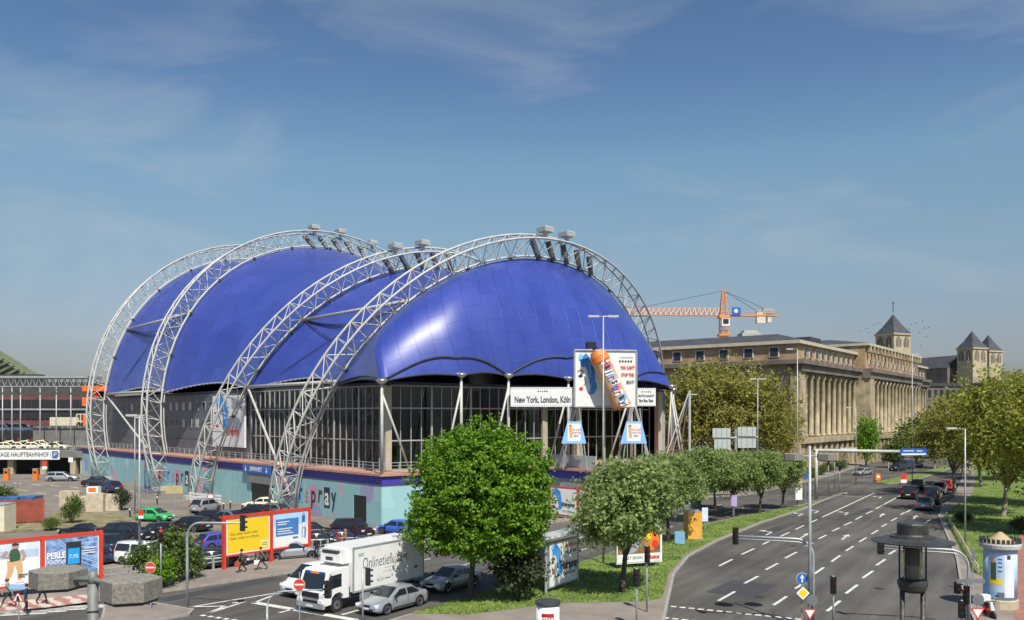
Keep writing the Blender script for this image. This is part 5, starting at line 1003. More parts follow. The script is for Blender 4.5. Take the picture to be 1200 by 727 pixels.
for nm, kd, cl_, px, py, hd_, lab, s in (
    ('parked_car', 'suv', 'maroon', 413, 629, (.80, -.60), 'dark maroon family car parked before the painted wall door', 1.0),
    ('parked_car', 'hatch', 'blue', 466, 626, (-.86, .5), 'bright blue hatchback by the wall left of the maple', 1.0),
    ('parked_car', 'hatch', 'purple', 256, 643, (.62, .78), 'violet blue hatchback left of the yellow billboard', 1.0),
    ('parked_car', 'suv', 'silver', 241, 600, (.25, .97), 'silver off-roader seen from behind near the white barrier', .97),
    ('parked_car', 'estate', 'black', 222, 622, (-.93, .36), 'black estate with its rear to the violet hatchback', 1.0),
    ('parked_car', 'sedan', 'black', 243, 613, (-.95, .3), 'black saloon tucked behind the black estate', 1.0),
    ('parked_car', 'sedan', 'grey', 266, 613, (-.9, .42), 'grey saloon left of the yellow billboard top', 1.0),
    ('parked_car', 'suv', 'black', 149, 634, (.95, -.3), 'black off-roader in the middle of the car park', 1.0),
    ('parked_car', 'hatch', 'black', 183, 631, (-.4, -.9), 'small black car facing the tall shrub', 1.0),
    ('parked_car', 'hatch', 'green', 181, 611, (.96, -.28), 'bright green hatchback in the car park', 1.0),
    ('parked_car', 'convertible', 'black', 97, 629, (-.97, .22), 'black low car behind the blue billboard', 1.0),
    ('parked_car', 'sedan', 'black', 128, 645, (-.7, .7), 'black saloon with red tail lamps right of the blue billboard', 1.0),
    ('parked_car', 'sedan', 'navy', 124, 660, (.5, .86), 'navy saloon close behind the end post of the blue billboard', 1.0),
    ('parked_van', 'van', 'white', 168, 661, (.95, -.3), 'white van roof showing over the shrubs', .9),
    ('parked_car', 'sedan', 'black', 253, 665, (.93, .36), 'black saloon behind the grey railing left of the yellow billboard', 1.0),
    ('parked_car', 'estate', 'silver', 341, 655, (.88, .46), 'silver estate behind the railing under the blue and white billboard', 1.0),
    ('parked_car', 'sedan', 'black', 375, 642, (.95, .25), 'black saloon right of the blue and white billboard', 1.0),
    ('parked_car', 'hatch', 'black', 366, 630, (.9, .35), 'black hatchback nearest the wall behind the billboard end', 1.0),
    ('parked_car', 'sedan', 'navy', 404, 640, (.95, .3), 'navy saloon half hidden behind the truck body', 1.0),
    ('parked_car', 'sedan', 'cream', 309, 596, (-.98, .15), 'white saloon in front of the dark garage entrance', 1.0),
    ('parked_car', 'hatch', 'black', 297, 606, (-.9, .42), 'black hatchback peeking over the yellow billboard', 1.0),
    ('parked_car', 'hatch', 'grey', 318, 604, (-.9, .42), 'grey hatchback peeking over the billboard join', 1.0),
    ('driving_car', 'hatch', 'navy', 129, 577, (-.75, .66), 'navy hatchback driving to the garage entrance', 1.2),
    ('driving_car', 'sedan', 'black', 117, 570, (.98, .2), 'black saloon just behind the navy hatchback at the arch foot', 1.15),
    ('driving_car', 'estate', 'silver', 73, 564, (.98, .15), 'silver estate at the garage entrance right of the orange machine', 1.15)):
    car(nm, kd, PNT and cl_, G(px, py), hd_, lab, s=s, group='vehicles in the theatre car park' if nm != 'driving_car' else None)
RD = Vector((.5, .866, 0))
for nm, kd, cl_, px, py, lab, s in (('queueing_car', 'suv', 'black', 1066, 584, 'black off-roader leftmost of the queue at the bend', 1.1), ('queueing_car', 'hatch', 'black', 1076, 574, 'black hatchback ahead of the black off-roader', 1.15), ('queueing_car', 'van', 'black', 1093, 590, 'black van in the right lane of the queue', 1.15), ('queueing_car', 'sedan', 'grey', 1084, 597, 'grey saloon last in the queue by the low fence', 1.1), ('queueing_car', 'suv', 'silver', 1101, 579, 'silver off-roader ahead of the black van', 1.1), ('queueing_car', 'hatch', 'red', 1109, 574, 'red hatchback at the front of the kerb side queue', 1.1)):
    car(nm, kd, cl_, G(px, py), RD, lab, s=s, group='cars queueing at the bend')
for kd, cl_, px, py, lab in (('sedan', 'silver', 1011, 557, 'silver saloon coming round the far bend'), ('suv', 'black', 1052, 552, 'black off-roader distant behind the small island tree'), ('van', 'navy', 1062, 550, 'dark van distant under the blue overhead sign'), ('sedan', 'black', 1072, 548, 'black saloon distant right of the blue overhead sign')):
    car('driving_car', kd, cl_, G(px, py), (-.8, -.6), lab)
for i, (x, Y) in enumerate(((-6, 174), (8, 173), (24, 174), (40, 174), (67, 175), (14, 184), (32, 185), (50, 186))):
    car('taxi', 'sedan', 'cream', (*A(x, Y)[:2], 4.66), (.97, .2 if i % 2 else -.15), ['cream taxi at the left edge of the deck', 'cream taxi second from left on the deck', 'cream taxi above the word garage', 'cream taxi left of the deck pedestrian', 'cream taxi alone at the right end of the deck row', 'cream taxi in the rear row left', 'cream taxi in the middle of the rear row', 'cream taxi right in the rear row'][i], 'taxi', group='taxis on the deck', taxi=True, s=1.12)
for i, (x, Y, kd, cl_) in enumerate(((5, 214, 'van', 'white'), (22, 214, 'van', 'white'), (34, 218, 'suv', 'silver'), (46, 216, 'sedan', 'grey'), (-8, 216, 'van', 'red'))):
    car('parked_van' if kd == 'van' else 'parked_car', kd, cl_, (*A(x, Y)[:2], 7.21), (.9, -.3), ['white van leftmost on the upper drive', 'white van with the high roof on the upper drive', 'silver off-roader on the upper drive', 'grey saloon on the upper drive left of the cream container', 'red van on the upper drive at the left edge'][i], s=1.2 if kd != 'van' else 1.3)
# refrigerated truck
tk = T('refrigerated_truck', 'white refrigerated truck with Onlinetiefkuehler lettering waiting in the street', 'truck', (-9.9, 51.6, 0)); tk.rotation_euler.z = 0
fw = -SD; rt_ = Vector((-fw.y, fw.x, 0)); camn = Vector((SD.y, -SD.x, 0)) # camera side normal
Q0 = Vector((-9.45, 50.9, 0)); # box front lower corner on the camera side
def tp3(f, s, z): return Q0+fw*f-camn*s+Vector((0, 0, z))      # f forward of the box front, s away from camera side
def tbox(mb, f0, f1, s0, s1, z0, z1): c = tp3((f0+f1)/2, (s0+s1)/2, (z0+z1)/2); return mb.box(c, (f1-f0, s1-s0, z1-z0), math.atan2(fw.y, fw.x))
twh = mat('truck_white', (.80, .80, .78), .35, var=.04, coat=.3); m_ = MB(twh); tbox(m_, -6.4, 0, 0, 2.5, .98, 3.62); P('box_body', m_, tk)
m_ = MB(galv)
for a in ((-6.42, .02, -.02, .05, .93, 1.05), (-6.42, .02, -.02, .05, 3.55, 3.66), (-6.44, -6.36, -.02, .06, .93, 3.66), (-.05, .03, -.02, .05, .93, 3.66), (-6.42, .02, 2.45, 2.52, 3.55, 3.66)): tbox(m_, *a)
P('box_edge_trim', m_, tk)
def cabp(mb, pr, s0, s1):
    n = len(pr); v = [tp3(f, s0, z) for f, z in pr]+[tp3(f, s1, z) for f, z in pr]; mb.add(v, [tuple(range(n)), tuple(range(n, 2*n))[::-1]]+[(i, n+i, n+(i+1) % n, (i+1) % n) for i in range(n)])
m_ = MB(twh); cabp(m_, [(.25, .75), (.7, .75), (.72, 1.0), (1.0, 1.18), (1.35, 1.12), (1.62, .9), (1.68, .55), (2.22, .5), (2.25, 1.15), (2.16, 1.35), (1.86, 2.32), (1.6, 2.5), (.25, 2.55)], .14, 2.36); cabo = P('cab', m_, tk)
m_ = MB(glassd); m_.add([tp3(2.185, .3, 1.42), tp3(2.185, 2.2, 1.42), tp3(1.9, 2.12, 2.27), tp3(1.9, .38, 2.27)], [(0, 1, 2, 3)]); P('windscreen', m_, cabo)
m_ = MB(glassd); m_.add([tp3(.85, .125, 1.5), tp3(2.0, .125, 1.42), tp3(1.78, .125, 2.2), tp3(.85, .125, 2.25)], [(0, 1, 2, 3)]); P('side_window', m_, cabo)
m_ = MB(bluem); m_.add([tp3(1.9, .38, 2.27), tp3(1.9, 2.12, 2.27), tp3(1.86, 2.1, 2.42), tp3(1.86, .4, 2.42)], [(3, 2, 1, 0), (0, 1, 2, 3)]); m_.use(orange); m_.add([tp3(1.915, .9, 2.29), tp3(1.915, 1.6, 2.29), tp3(1.875, 1.6, 2.41), tp3(1.875, .9, 2.41)], [(0, 1, 2, 3)]); P('sun_visor', m_, cabo)
m_ = MB(blackm); tbox(m_, 2.20, 2.29, .55, 1.95, .95, 1.25); tbox(m_, 2.2, 2.27, .6, 1.9, .62, .8); P('grille', m_, cabo)
m_ = MB(galv); tbox(m_, 2.15, 2.34, .14, 2.36, .36, .62); P('bumper', m_, tk)
for s0 in (.2, 1.95): m_ = MB(chrome); tbox(m_, 2.22, 2.35, s0, s0+.35, .66, .86); P('headlight', m_, tk)
m_ = MB(platem); tbox(m_, 2.33, 2.36, .98, 1.5, .42, .54); P('number_plate', m_, tk)
for s0 in (-.16, 2.5): m_ = MB(blackm); tbox(m_, 1.8, 1.95, s0, s0+.18, 1.5, 2.15); m_.cyl(tp3(1.85, s0+.1, 2.25), tp3(1.7, .2 if s0 < 1 else 2.3, 2.35), .025, n=4); P('mirror', m_, tk)
m_ = MB(dksteel); tbox(m_, -6.2, 2.0, .7, .9, .62, .95); tbox(m_, -6.2, 2.0, 1.6, 1.8, .62, .95); tbox(m_, -.1, .3, .3, 2.2, .6, 1.3); tbox(m_, -6.4, -6.3, .2, 2.3, .45, .62); P('chassis', m_, tk)
m_ = MB(galv); tbox(m_, -3.9, -.6, .05, .12, .45, .93); P('side_guard', m_, tk)
for f in (1.18, -4.3):
    for s0 in (.32, 2.18):
        a = tp3(f, s0-.14, .46); b_ = tp3(f, s0+.14, .46); m_ = MB(rubber); m_.cyl(a, b_, .46, n=18); w0 = P('tyre', m_, tk); m_ = MB(alloy); out = (a-b_).normalized() if s0 < 1 else (b_-a).normalized(); e0 = a if s0 < 1 else b_; m_.cyl(e0, e0+out*.02, .26, n=14); m_.use(dksteel); m_.cyl(e0+out*.02, e0+out*.05, .09, n=8); P('rim', m_, w0)
m_ = MB(blackm); cabp(m_, [(-3.78, .93), (-3.9, .62), (-3.84, .62), (-3.7, .90), (-4.9, .90), (-4.76, .62), (-4.7, .62), (-4.82, .93)], .1, .5); P('mudguard', m_, tk)
m_ = MB(twh); tbox(m_, 0, .55, .35, 2.15, 2.72, 3.55); tbox(m_, .5, .72, .45, 2.05, 2.8, 3.3); fr_u = P('cooling_unit', m_, tk); m_ = MB(dksteel); tbox(m_, .52, .74, .6, 1.9, 3.32, 3.48); tbox(m_, .70, .735, 1.0, 1.6, 2.9, 3.1); P('fan_grille', m_, fr_u)
pn = Panel(tp3(0, -.004, 0), tp3(-6.4, -.004, 0), .98, 3.62, tk)
pn.text('Onlinetiefkühler.', .45, .60, .98, mat('print_grey_dark', (.10, .11, .12), .5), sx=.64, bold=-.012)
for v, a, b_ in ((.44, .36, .64), (.36, .28, .72)):
    pn.text('....... ...... .... ........ ......'[:int((b_-a)*90)], (a+b_)/2, v, .22, tx, sx=.8)
pn.ell(.36, .17, .045, .03, mat('print_grey_dark')); pn.ell(.36, .17, .035, .022, twh); pn.rect(.42, .165, .50, .18, mat('print_grey_dark')); pn.rect(.06, .84, .14, .85, tx); pn.rect(.06, .80, .13, .81, tx); pn.rect(.86, .9, .96, .912, tx); pn.rect(.85, .26, .90, .31, tx); pn.done()
# moped lower right
mo = T('moped', 'red and white moped parked beside the poster column', 'moped', G(1161, 722)); c = G(1161, 724)
m_ = MB(redm); m_.tube([c+Vector((-.25, -.6, .5)), c+Vector((-.1, -.1, .35)), c+Vector((0, .5, .6))], [.14, .18, .14], 8); P('body', m_, mo, smooth=True); m_ = MB(white); m_.tube([c+Vector((-.25, -.6, .55)), c+Vector((-.3, -.55, 1.0))], [.13, .08], 8); m_.box(c+Vector((.02, .62, .98)), (.45, .4, .42)); P('fairing', m_, mo); m_ = MB(blackm); m_.box(c+Vector((0, .25, .78)), (.28, .6, .12)); m_.cyl(c+Vector((-.55, -.5, 1.05)), c+Vector((.02, -.5, 1.05)), .025, n=5); P('seat', m_, mo)
for y in (-.75, .6): m_ = MB(rubber); m_.cyl(c+Vector((-.33 if y < 0 else -.02, y, .25)), c+Vector((-.22 if y < 0 else .09, y, .25)), .25, n=14); P('tyre', m_, mo)
m_ = MB(blackm); m_.tube([c+Vector((.02, -.5, 1.05)), c+Vector((.05, -.5, 1.3))], .015, 4); m_.box(c+Vector((.06, -.5, 1.35)), (.14, .04, .1)); P('mirror', m_, mo)
# ============================================================ BILLBOARDS
def billboard(lab, a, b_, zb, zt, posts, arts, nm='billboard'):
    t_ = T(nm, lab, 'billboard', (*((a+b_)/2)[:2], 0)); d = (b_-a).normalized(); n = Vector((d.y, -d.x, 0)); m_ = MB(redm); m_.seg(a, b_, .22, .22, zt)
    m_.seg(a, b_, .2, .14, zb-.14); P('frame', m_, t_)
    for f in posts: p = a.lerp(b_, f); m_ = MB(redm); m_.box((p.x, p.y, zt/2+.12), (.22, .26, zt+.24), math.atan2(d.y, d.x)); P('post', m_, t_)
    for i, fn in enumerate(arts):
        f0, f1 = posts[i], posts[i+1]; q0 = a.lerp(b_, f0)+d*.14; q1 = a.lerp(b_, f1)-d*.14; m_ = MB(pwhite); m_.seg(q0, q1, .1, zt-zb-.01, zb); pb_ = P('poster_panel', m_, t_); pn = Panel(q0+n*.055, q1+n*.055, zb, zt, pb_); fn(pn); pn.done()
def art_yellow(p):
    p.rect(.03, .04, .97, .96, yellow); p.text('Das Leben steckt voller', .40, .56, .30, mat('print_olive', (.28, .20, .04), .5), sx=.85); p.text('Ideen: weiter so erfinden.', .42, .44, .30, mat('print_olive'), sx=.85); p.rect(.78, .08, .95, .30, mat('print_pale_yellow', (.85, .75, .25), .5)); p.rect(.80, .14, .93, .16, mat('print_olive')); p.rect(.80, .2, .93, .22, mat('print_olive'))
def art_blue(p):
    p.rect(.02, .03, .98, .97, pwhite); p.rect(.02, .62, .98, .97, mat('print_sky_pale', (.42, .64, .86), .5)); p.rect(.08, .32, .72, .82, mat('print_mid_blue', (.06, .20, .52), .5))
    for v, w0 in ((.72, .34), (.65, .26), (.52, .42), (.45, .36), (.38, .44)): p.rect(.12, v, .12+w0, v+.028, pwhite)
    p.rect(.55, .22, .70, .26, bluem); p.band([(.86, .86), (.86, .62)], .15, bluem); p.band([(.83, .62), (.82, .40), (.83, .22)], .06, skyb); p.band([(.89, .62), (.91, .42), (.90, .20)], .06, bluem); p.ell(.86, .90, .03, .05, skin); p.rect(.83, .50, .90, .66, pwhite); p.ell(.66, .08, .012, .02, redm); p.ell(.55, .07, .012, .02, redm)
def art_man(p0_):
    class Sh:
        pass
    p = Sh(); D_ = .27
    p.rect = lambda a, b, c, d, m: p0_.rect(a, b, c, d, m); p.band = lambda pts, w, m: p0_.band([(u+D_, v) for u, v in pts], w, m); p.ell = lambda u, v, a, b, m: p0_.ell(u+D_, v, a, b, m); p.text = lambda s, u, *a: p0_.text(s, u+.34, *a)
    p.rect(.02, .03, .98, .97, pwhite); p.rect(.02, .62, .98, .80, mat('print_pale_blue', (.45, .58, .75), .5)); p.rect(.02, .8, .98, .97, mat('print_haze', (.66, .74, .84), .5))
    g_ = mat('print_green_shirt', (.05, .11, .05), .5); p.band([(.36, .58), (.35, .34), (.30, .10)], [.24, .17, .11], gold); p.band([(.44, .58), (.47, .34), (.46, .10)], [.24, .17, .11], gold); p.rect(.24+D_, .06, .34+D_, .1, pwhite); p.rect(.42+D_, .06, .52+D_, .1, pwhite)
    p.band([(.40, .84), (.40, .70), (.41, .56)], [.20, .34, .28], g_); p.band([(.31, .80), (.24, .70), (.34, .66)], [.11, .09, .06], skin); p.band([(.49, .80), (.53, .68), (.50, .57)], [.11, .09, .07], skin); p.ell(.41, .905, .045, .055, skin); p.ell(.41, .945, .048, .03, inkm); p.text('ZE', .06, .66, .5, mat('ink_navy')); p.rect(.72, .22, .84, .24, inkm); p.rect(.72, .17, .80, .19, inkm)
def art_perle(p):
    p.rect(.02, .03, .98, .97, mat('print_deep_blue', (.06, .15, .50), .4, var=.5, scale=2.5, col2=(.35, .55, .85)))
    for i in range(7): p.band([(.02+.02*i, .1+.12*i), (.3, .3+.1*i), (.6, .9-.08*i), (.97, .95-.13*i)], .025, mat('print_ray', (.45, .62, .88), .5))
    p.rect(.38, .24, .66, .88, inkm); p.rect(.41, .34, .63, .72, mat('print_glow_blue', (.02, .35, .80), .4)); p.text('7,95', .52, .52, .35, pwhite); p.text('PERLE', .20, .58, .55, pwhite, sx=.8, bold=.02); p.text('AROMA', .20, .42, .40, pwhite, sx=.8)
    for v in (.68, .62, .56): p.rect(.70, v, .92, v+.02, pwhite)
A1, B1 = G(-52, 711), G(118, 687.5)
billboard('red framed billboard pair at lower left, one poster a man in ochre trousers', A1, B1, .85, 3.55, (0, .57, 1), (art_man, art_perle))
A2, B2 = G(262.5, 669.5), G(362, 653)
billboard('red framed pair of billboards with a yellow poster and a blue and white poster', A2, B2, 1.15, 3.85, (0, .53, 1), (art_yellow, art_blue))
# roofed poster board and second board on the median
t_ = T('poster_shelter', 'roofed poster board with the blue curl Hairspray poster on the median lawn', 'poster board', (*G(641, 697)[:2], 0)); a = Vector((2.3, 55, 0)); b_ = Vector((4.4, 58.2, 0)); d = (b_-a).normalized(); n = Vector((d.y, -d.x, 0))
m_ = MB(galv); m_.seg(a, b_, .18, 2.95, .38); m_.box((*((a-d*.2)[:2]), 1.8), (.16, .16, 3.6)); m_.box((*((b_+d*.2)[:2]), 1.8), (.12, .12, 3.6)); P('frame', m_, t_); m_ = MB(mat('parapet_grey')); m_.seg(a-d*.9-n*.3, b_+d*.3-n*.3, 1.3, .16, 3.6); P('roof', m_, t_)
m_ = MB(chrome)
for i in range(6): p = (a-d*.7).lerp(b_, i/6)+n*.36; m_.box((p.x, p.y, 3.68), (.34, .03, .1), math.atan2(d.y, d.x))
P('roof_lights', m_, t_); pn = Panel(a+n*.095, b_+n*.095, .42, 3.3, t_); pn.rect(.02, .02, .98, .98, pwhite); hair_art(pn, .02, .46, .08, .98); pn.text('Hairspray', .68, .42, .78, inkm, sx=.72, bold=.02); pn.text('DAS MUSICAL', .72, .86, .32, redm, sx=.8); pn.text('AB JETZT IN KÖLN', .70, .22, .22, inkm, sx=.8); pn.text('YOU CANT STOP', .72, .70, .26, inkm, sx=.8); pn.done()
t_ = T('poster_board', 'white framed poster board with orange picture behind the nearest whitebeam', 'poster board', (*A(748, 64.5)[:2], 0)); a = A(722, 63.6); b_ = A(775, 65); m_ = MB(white); m_.seg(a, b_, .2, 2.75, .45); P('frame', m_, t_); m_ = MB(galv)
for f in (.12, .88): p = a.lerp(b_, f); m_.box((p.x, p.y+.15, 1.2), (.12, .12, 2.4))
P('leg', m_, t_); pn = Panel(a+Vector((0, -.11, 0)), b_+Vector((0, -.11, 0)), .45, 3.2, t_); pn.rect(.03, .04, .97, .96, mat('print_brown', (.22, .13, .07), .5, var=.5, scale=2)); pn.ell(.78, .60, .17, .26, orange); pn.ell(.70, .72, .08, .1, yellow); pn.ell(.85, .5, .07, .12, redm); pn.ell(.3, .55, .2, .28, mat('print_grey')); pn.rect(.03, .04, .97, .26, pwhite); pn.text('Musical', .82, .15, .42, redm, sx=.8, bold=.02); pn.text('JETZT SEHEN', .35, .15, .3, inkm); pn.done()
op = T('orange_pillar', 'tall orange advertising hoarding standing between the median trees', 'hoarding', G(813, 634)); c = G(813, 634); m_ = MB(mat('pillar_orange', (.72, .36, .06), .5, var=.1)); m_.box(c+Vector((0, .4, 1.35)), (1.5, .8, 2.6), .35); P('panel', m_, op); m_ = MB(galv); m_.box(c+Vector((0, .4, .1)), (1.6, .9, .2), .35); m_.box(c+Vector((0, .4, 2.68)), (1.56, .86, .06), .35); P('base', m_, op)
# advertising columns
ac = T('advertising_column', 'round advertising column with crowned cap and blue posters on the right pavement', 'advertising column', (*A(1172, 51)[:2], .13)); c = Vector((*A(1172, 51)[:2], .13))
m_ = MB(mat('block_beige')); m_.lathe([(.98, 0), (.98, .48), (.92, .52)], 24, c); P('plinth', m_, ac, smooth=False)
m_ = MB(mat('poster_paper', (.42, .58, .74), .55, var=.15, scale=1.2)); m_.lathe([(.90, .52), (.90, 3.45)], 32, c); P('shaft', m_, ac, smooth=True)
m_ = MB(ventm); m_.lathe([(.92, 3.46), (1.12, 3.55), (1.15, 3.75), (1.12, 3.84), (1.0, 3.86)], 28, c); P('cap', m_, ac); m_ = MB(mat('column_cone', (.42, .32, .18), .7, var=.2)); m_.lathe([(.8, 3.87), (.1, 4.45), (.01, 4.46)], 16, c); P('cone', m_, ac)
cm_ = MB(dksteel); cm_.box((0, 0, .13), (.17, .05, .26)); cme = cm_.mesh('merlon')
for i in range(26): a_ = i*2*math.pi/26; I('merlon', cme, ac, c+Vector((math.cos(a_)*1.08, math.sin(a_)*1.08, 3.85)), a_+math.pi/2)
def curved(par, c, r, a0, a1, z0, z1, m, nm='poster', n=8):
    mb = MB(m); vs = []
    for i in range(n+1): t = a0+(a1-a0)*i/n; vs += [(c[0]+r*math.cos(t), c[1]+r*math.sin(t), c[2]+z0), (c[0]+r*math.cos(t), c[1]+r*math.sin(t), c[2]+z1)]
    mb.add(vs, [(2*i, 2*i+2, 2*i+3, 2*i+1) for i in range(n)]); return P(nm, mb, par)
fa = math.atan2(-c.y, -c.x)
curved(ac, c, .906, fa-1.2, fa-.15, .6, 2.1, skyb); curved(ac, c, .908, fa-.75, fa+.25, 1.0, 3.25, mat('print_pale_blue')); curved(ac, c, .912, fa-.55, fa-.22, 1.7, 2.75, mat('print_green_shirt')); curved(ac, c, .914, fa-.48, fa-.30, 2.72, 2.98, skin); curved(ac, c, .912, fa-.65, fa+.15, 1.45, 1.78, yellow); curved(ac, c, .911, fa+.25, fa+.9, .7, 3.2, mat('print_haze')); curved(ac, c, .915, fa+.40, fa+.62, 2.95, 3.2, dksteel)
for z in (2.9, 2.7, 2.45, 2.2): curved(ac, c, .916, fa-.12, fa+.12, z, z+.08, bluem, 'printed_line', 3)
ac2 = T('advertising_column', 'white advertising column with a red panel cut by the bottom edge', 'advertising column', (*A(642, 38.3)[:2], 0)); c = A(642, 38.3); m_ = MB(white); m_.lathe([(.52, 0), (.52, 3.05)], 28, c); P('shaft', m_, ac2, smooth=True); m_ = MB(dksteel); m_.lathe([(.53, 3.05), (.58, 3.1), (.56, 3.22), (.2, 3.3), (.01, 3.31)], 28, c); P('cap', m_, ac2)
fa = math.atan2(-c.y, -c.x); curved(ac2, c, .525, fa-.55, fa+.55, 1.9, 2.75, mat('print_dark_red', (.45, .02, .03), .5)); m_ = MB(pwhite)
pn = Panel(c+Vector((-.5, -.56, 0)), c+Vector((.5, -.56, 0)), 0, 3, ac2); pn.text('STEAKS', .5, .83, .24, pwhite, sx=.85, bold=.01)
# ============================================================ LAMPS, SIGNALS, SIGNS
def street_lamp(lab, p, h, arm, nm='street_lamp', r=.09, two=False):
    t_ = T(nm, lab, 'street lamp', (p[0], p[1], 0)); m_ = MB(galv); m_.cyl((p[0], p[1], 0), (p[0], p[1], h), r, r*.6, n=8); P('pole', m_, t_, smooth=True)
    for s_ in ((1, -1) if two else (1,)):
        a_ = Vector(arm)*s_; e_ = Vector((p[0], p[1], h))+a_; m_ = MB(galv); m_.cyl((p[0], p[1], h-.05), e_, .04, n=5); P('arm', m_, t_); m_ = MB(ventm); d = a_.normalized(); m_.box(e_+d*.25+Vector((0, 0, -.03)), (.85, .32, .16), math.atan2(d.y, d.x)); hd_ = P('lamp_head', m_, t_); m_ = MB(chrome); m_.box(e_+d*.25+Vector((0, 0, -.125)), (.6, .24, .03), math.atan2(d.y, d.x)); P('lens', m_, hd_)
street_lamp('tall twin headed street lamp crossing the show billboard', A(707, 66), ZY(370.5, 66), (.5, 0, 0), two=True)
street_lamp('street lamp with one short arm on the park lawn at the right', A(1131, 75.7), 10.4, (-1.0, 0, .05)); street_lamp('slender lamp mast above the car park left of the second arch', A(163.5, 63.9), 11.6, (-.3, 0, 0), r=.11)
street_lamp('slender lamp mast behind the car park just left of the other mast', A(158, 100), 11.4, (.3, 0, 0)); street_lamp('tall lamp mast before the plane trees right of the blank signs', A(888, 122), ZY(444, 122), (.5, 0, 0), two=True)
street_lamp('tall lamp mast at the left corner of the office palace', A(934.5, 112), ZY(409, 112), (-.8, 0, 0)); street_lamp('tall lamp mast before the right end of the office palace', A(1069, 150), ZY(415, 150), (.5, 0, 0)); street_lamp('lamp mast behind the overhead gantry in the far junction', A(1003, 145), 13, (-1.1, 0, 0))
street_lamp('thin lamp mast behind the free steel mast', A(808.5, 120), 14.6, (.3, 0, 0))
def hexhead(t_, c, r, h):
    m_ = MB(concdk); m_.lathe([(.01, h*.53), (r*.90, h*.53), (r*.985, h*.50), (r, h*.46), (r, -h*.46), (r*.96, -h*.5), (.01, -h*.5)], 6); m_.xf(Matrix.Translation(c) @ Matrix.Rotation(.3, 4, 'Z')); o = P('lamp_head', m_, t_); m_ = MB(dksteel); m_.lathe([(r*.86, -.04), (r*.86, 0)], 6); m_.xf(Matrix.Translation(c+Vector((0, 0, -h*.5))) @ Matrix.Rotation(.3, 4, 'Z')); P('shade_rim', m_, o)
t_ = T('concrete_lamp', 'twin weathered six sided lamp heads on a grey post close by at the lower left', 'street lamp', (*A(109, 12)[:2], 0)); p = A(109, 12); m_ = MB(galv); m_.use(mat('post_grey', (.17, .18, .17), .6, metal=.2, var=.25, scale=5)); m_.cyl((p.x, p.y, 0), (p.x, p.y, ZY(684, 12)), .078, .072, n=14); m_.cyl((p.x, p.y, ZY(688, 12)), (p.x, p.y, ZY(669.5, 12)), .062, n=14); m_.cyl((p.x, p.y, ZY(716, 12)), (p.x, p.y, ZY(714, 12)), .084, n=14); P('pole', m_, t_, smooth=True)
for c, r, h in ((A(68.5, 12.3, ZY(677, 12.3)), .385, .245), (A(154, 11.7, ZY(690, 11.7)), .395, .285)):
    hexhead(t_, c, r, h); m_ = MB(mat('post_grey')); m_.cyl((p.x, p.y, ZY(679, 12)), c+(Vector((p.x, p.y, c.z))-c).normalized()*r*.7, .04, n=8); P('arm', m_, t_)
t_ = T('concrete_lamp', 'tall twin headed grey lamp beside the mast arm signal in the right carriageway', 'street lamp', (*A(949, 46)[:2], 0)); p = A(949, 46); m_ = MB(galv); m_.cyl(p, A(949, 46, 9.9), .11, .07, n=10); m_.cyl(A(935, 46, 9.35), A(963, 46, 9.35), .035, n=6); P('pole', m_, t_, smooth=True)
for x in (930, 969): hexhead(t_, A(x, 46, 9.3), .55, .36)
for x, lab in ((1069, None),):
    t_ = T('mushroom_lamp', 'dark round lantern with wide flat hood standing close by at the lower right', 'street lamp', (*A(1069, 12)[:2], 0)); c = A(1069.5, 12); dk_ = mat('lantern_metal', (.060, .060, .056), .45, metal=.3, var=.35, scale=6, bump=.25, bscale=40)
    z = ZY(634, 12); m_ = MB(dk_); m_.lathe([(.12, -.03), (.54, -.015), (.545, 0), (.30, .055), (.30, .07), (.215, .085), (.205, .10), (.205, .235), (.195, .255), (.01, .262)], 40, (c.x, c.y, z)); P('hood', m_, t_, smooth=False)
    lg_ = bpy.data.materials.new('lantern_glass'); lg_.use_nodes = True; b = lg_.node_tree.nodes['Principled BSDF']; b.inputs['Base Color'].default_value = (.62, .60, .50, 1); b.inputs['Transmission Weight'].default_value = .85; b.inputs['Roughness'].default_value = .12; b.inputs['IOR'].default_value = 1.1
    z2 = ZY(683, 12); m_ = MB(lg_); m_.lathe([(.125, z2+.06-z), (.125, -.03)], 24, (c.x, c.y, z)); P('glass', m_, t_, smooth=True); m_ = MB(mat('lantern_core', (.35, .34, .26), .6, var=.2)); m_.lathe([(.075, z2-z+.05), (.075, -.34)], 14, (c.x, c.y, z)); m_.use(mat('lantern_ballast', (.05, .035, .03), .7)); m_.lathe([(.085, -.34), (.085, -.12)], 14, (c.x, c.y, z)); P('burner', m_, t_)
    m_ = MB(dk_); m_.lathe([(.13, -.13), (.18, -.09), (.20, -.02), (.20, .03), (.15, .06), (.1, .06)], 28, (c.x, c.y, z2)); P('collar', m_, t_); rm = MB(dk_); rm.cyl((0, 0, 0), (0, 0, z-z2), .013, n=6); rme = rm.mesh('rod')
    for a_ in (.5, 2.6, 3.7, 5.8): I('rod', rme, t_, (c.x+.17*math.cos(a_), c.y+.17*math.sin(a_), z2))
    for s_ in (-1, 1): m_ = MB(dk_); m_.cyl((c.x+s_*.145, c.y, 0), (c.x+s_*.145, c.y, z2-.02), .034, n=10); P('post', m_, t_, smooth=True)
lr, ly_, lg = mat('signal_red', (.35, .02, .02), .3, var=0), mat('signal_amber', (.10, .06, .01), .3, var=0), mat('signal_green', (.01, .08, .04), .3, var=0)
litr = mat('signal_red_lit', (.95, .04, .02), .3, var=0, emit=1.2)
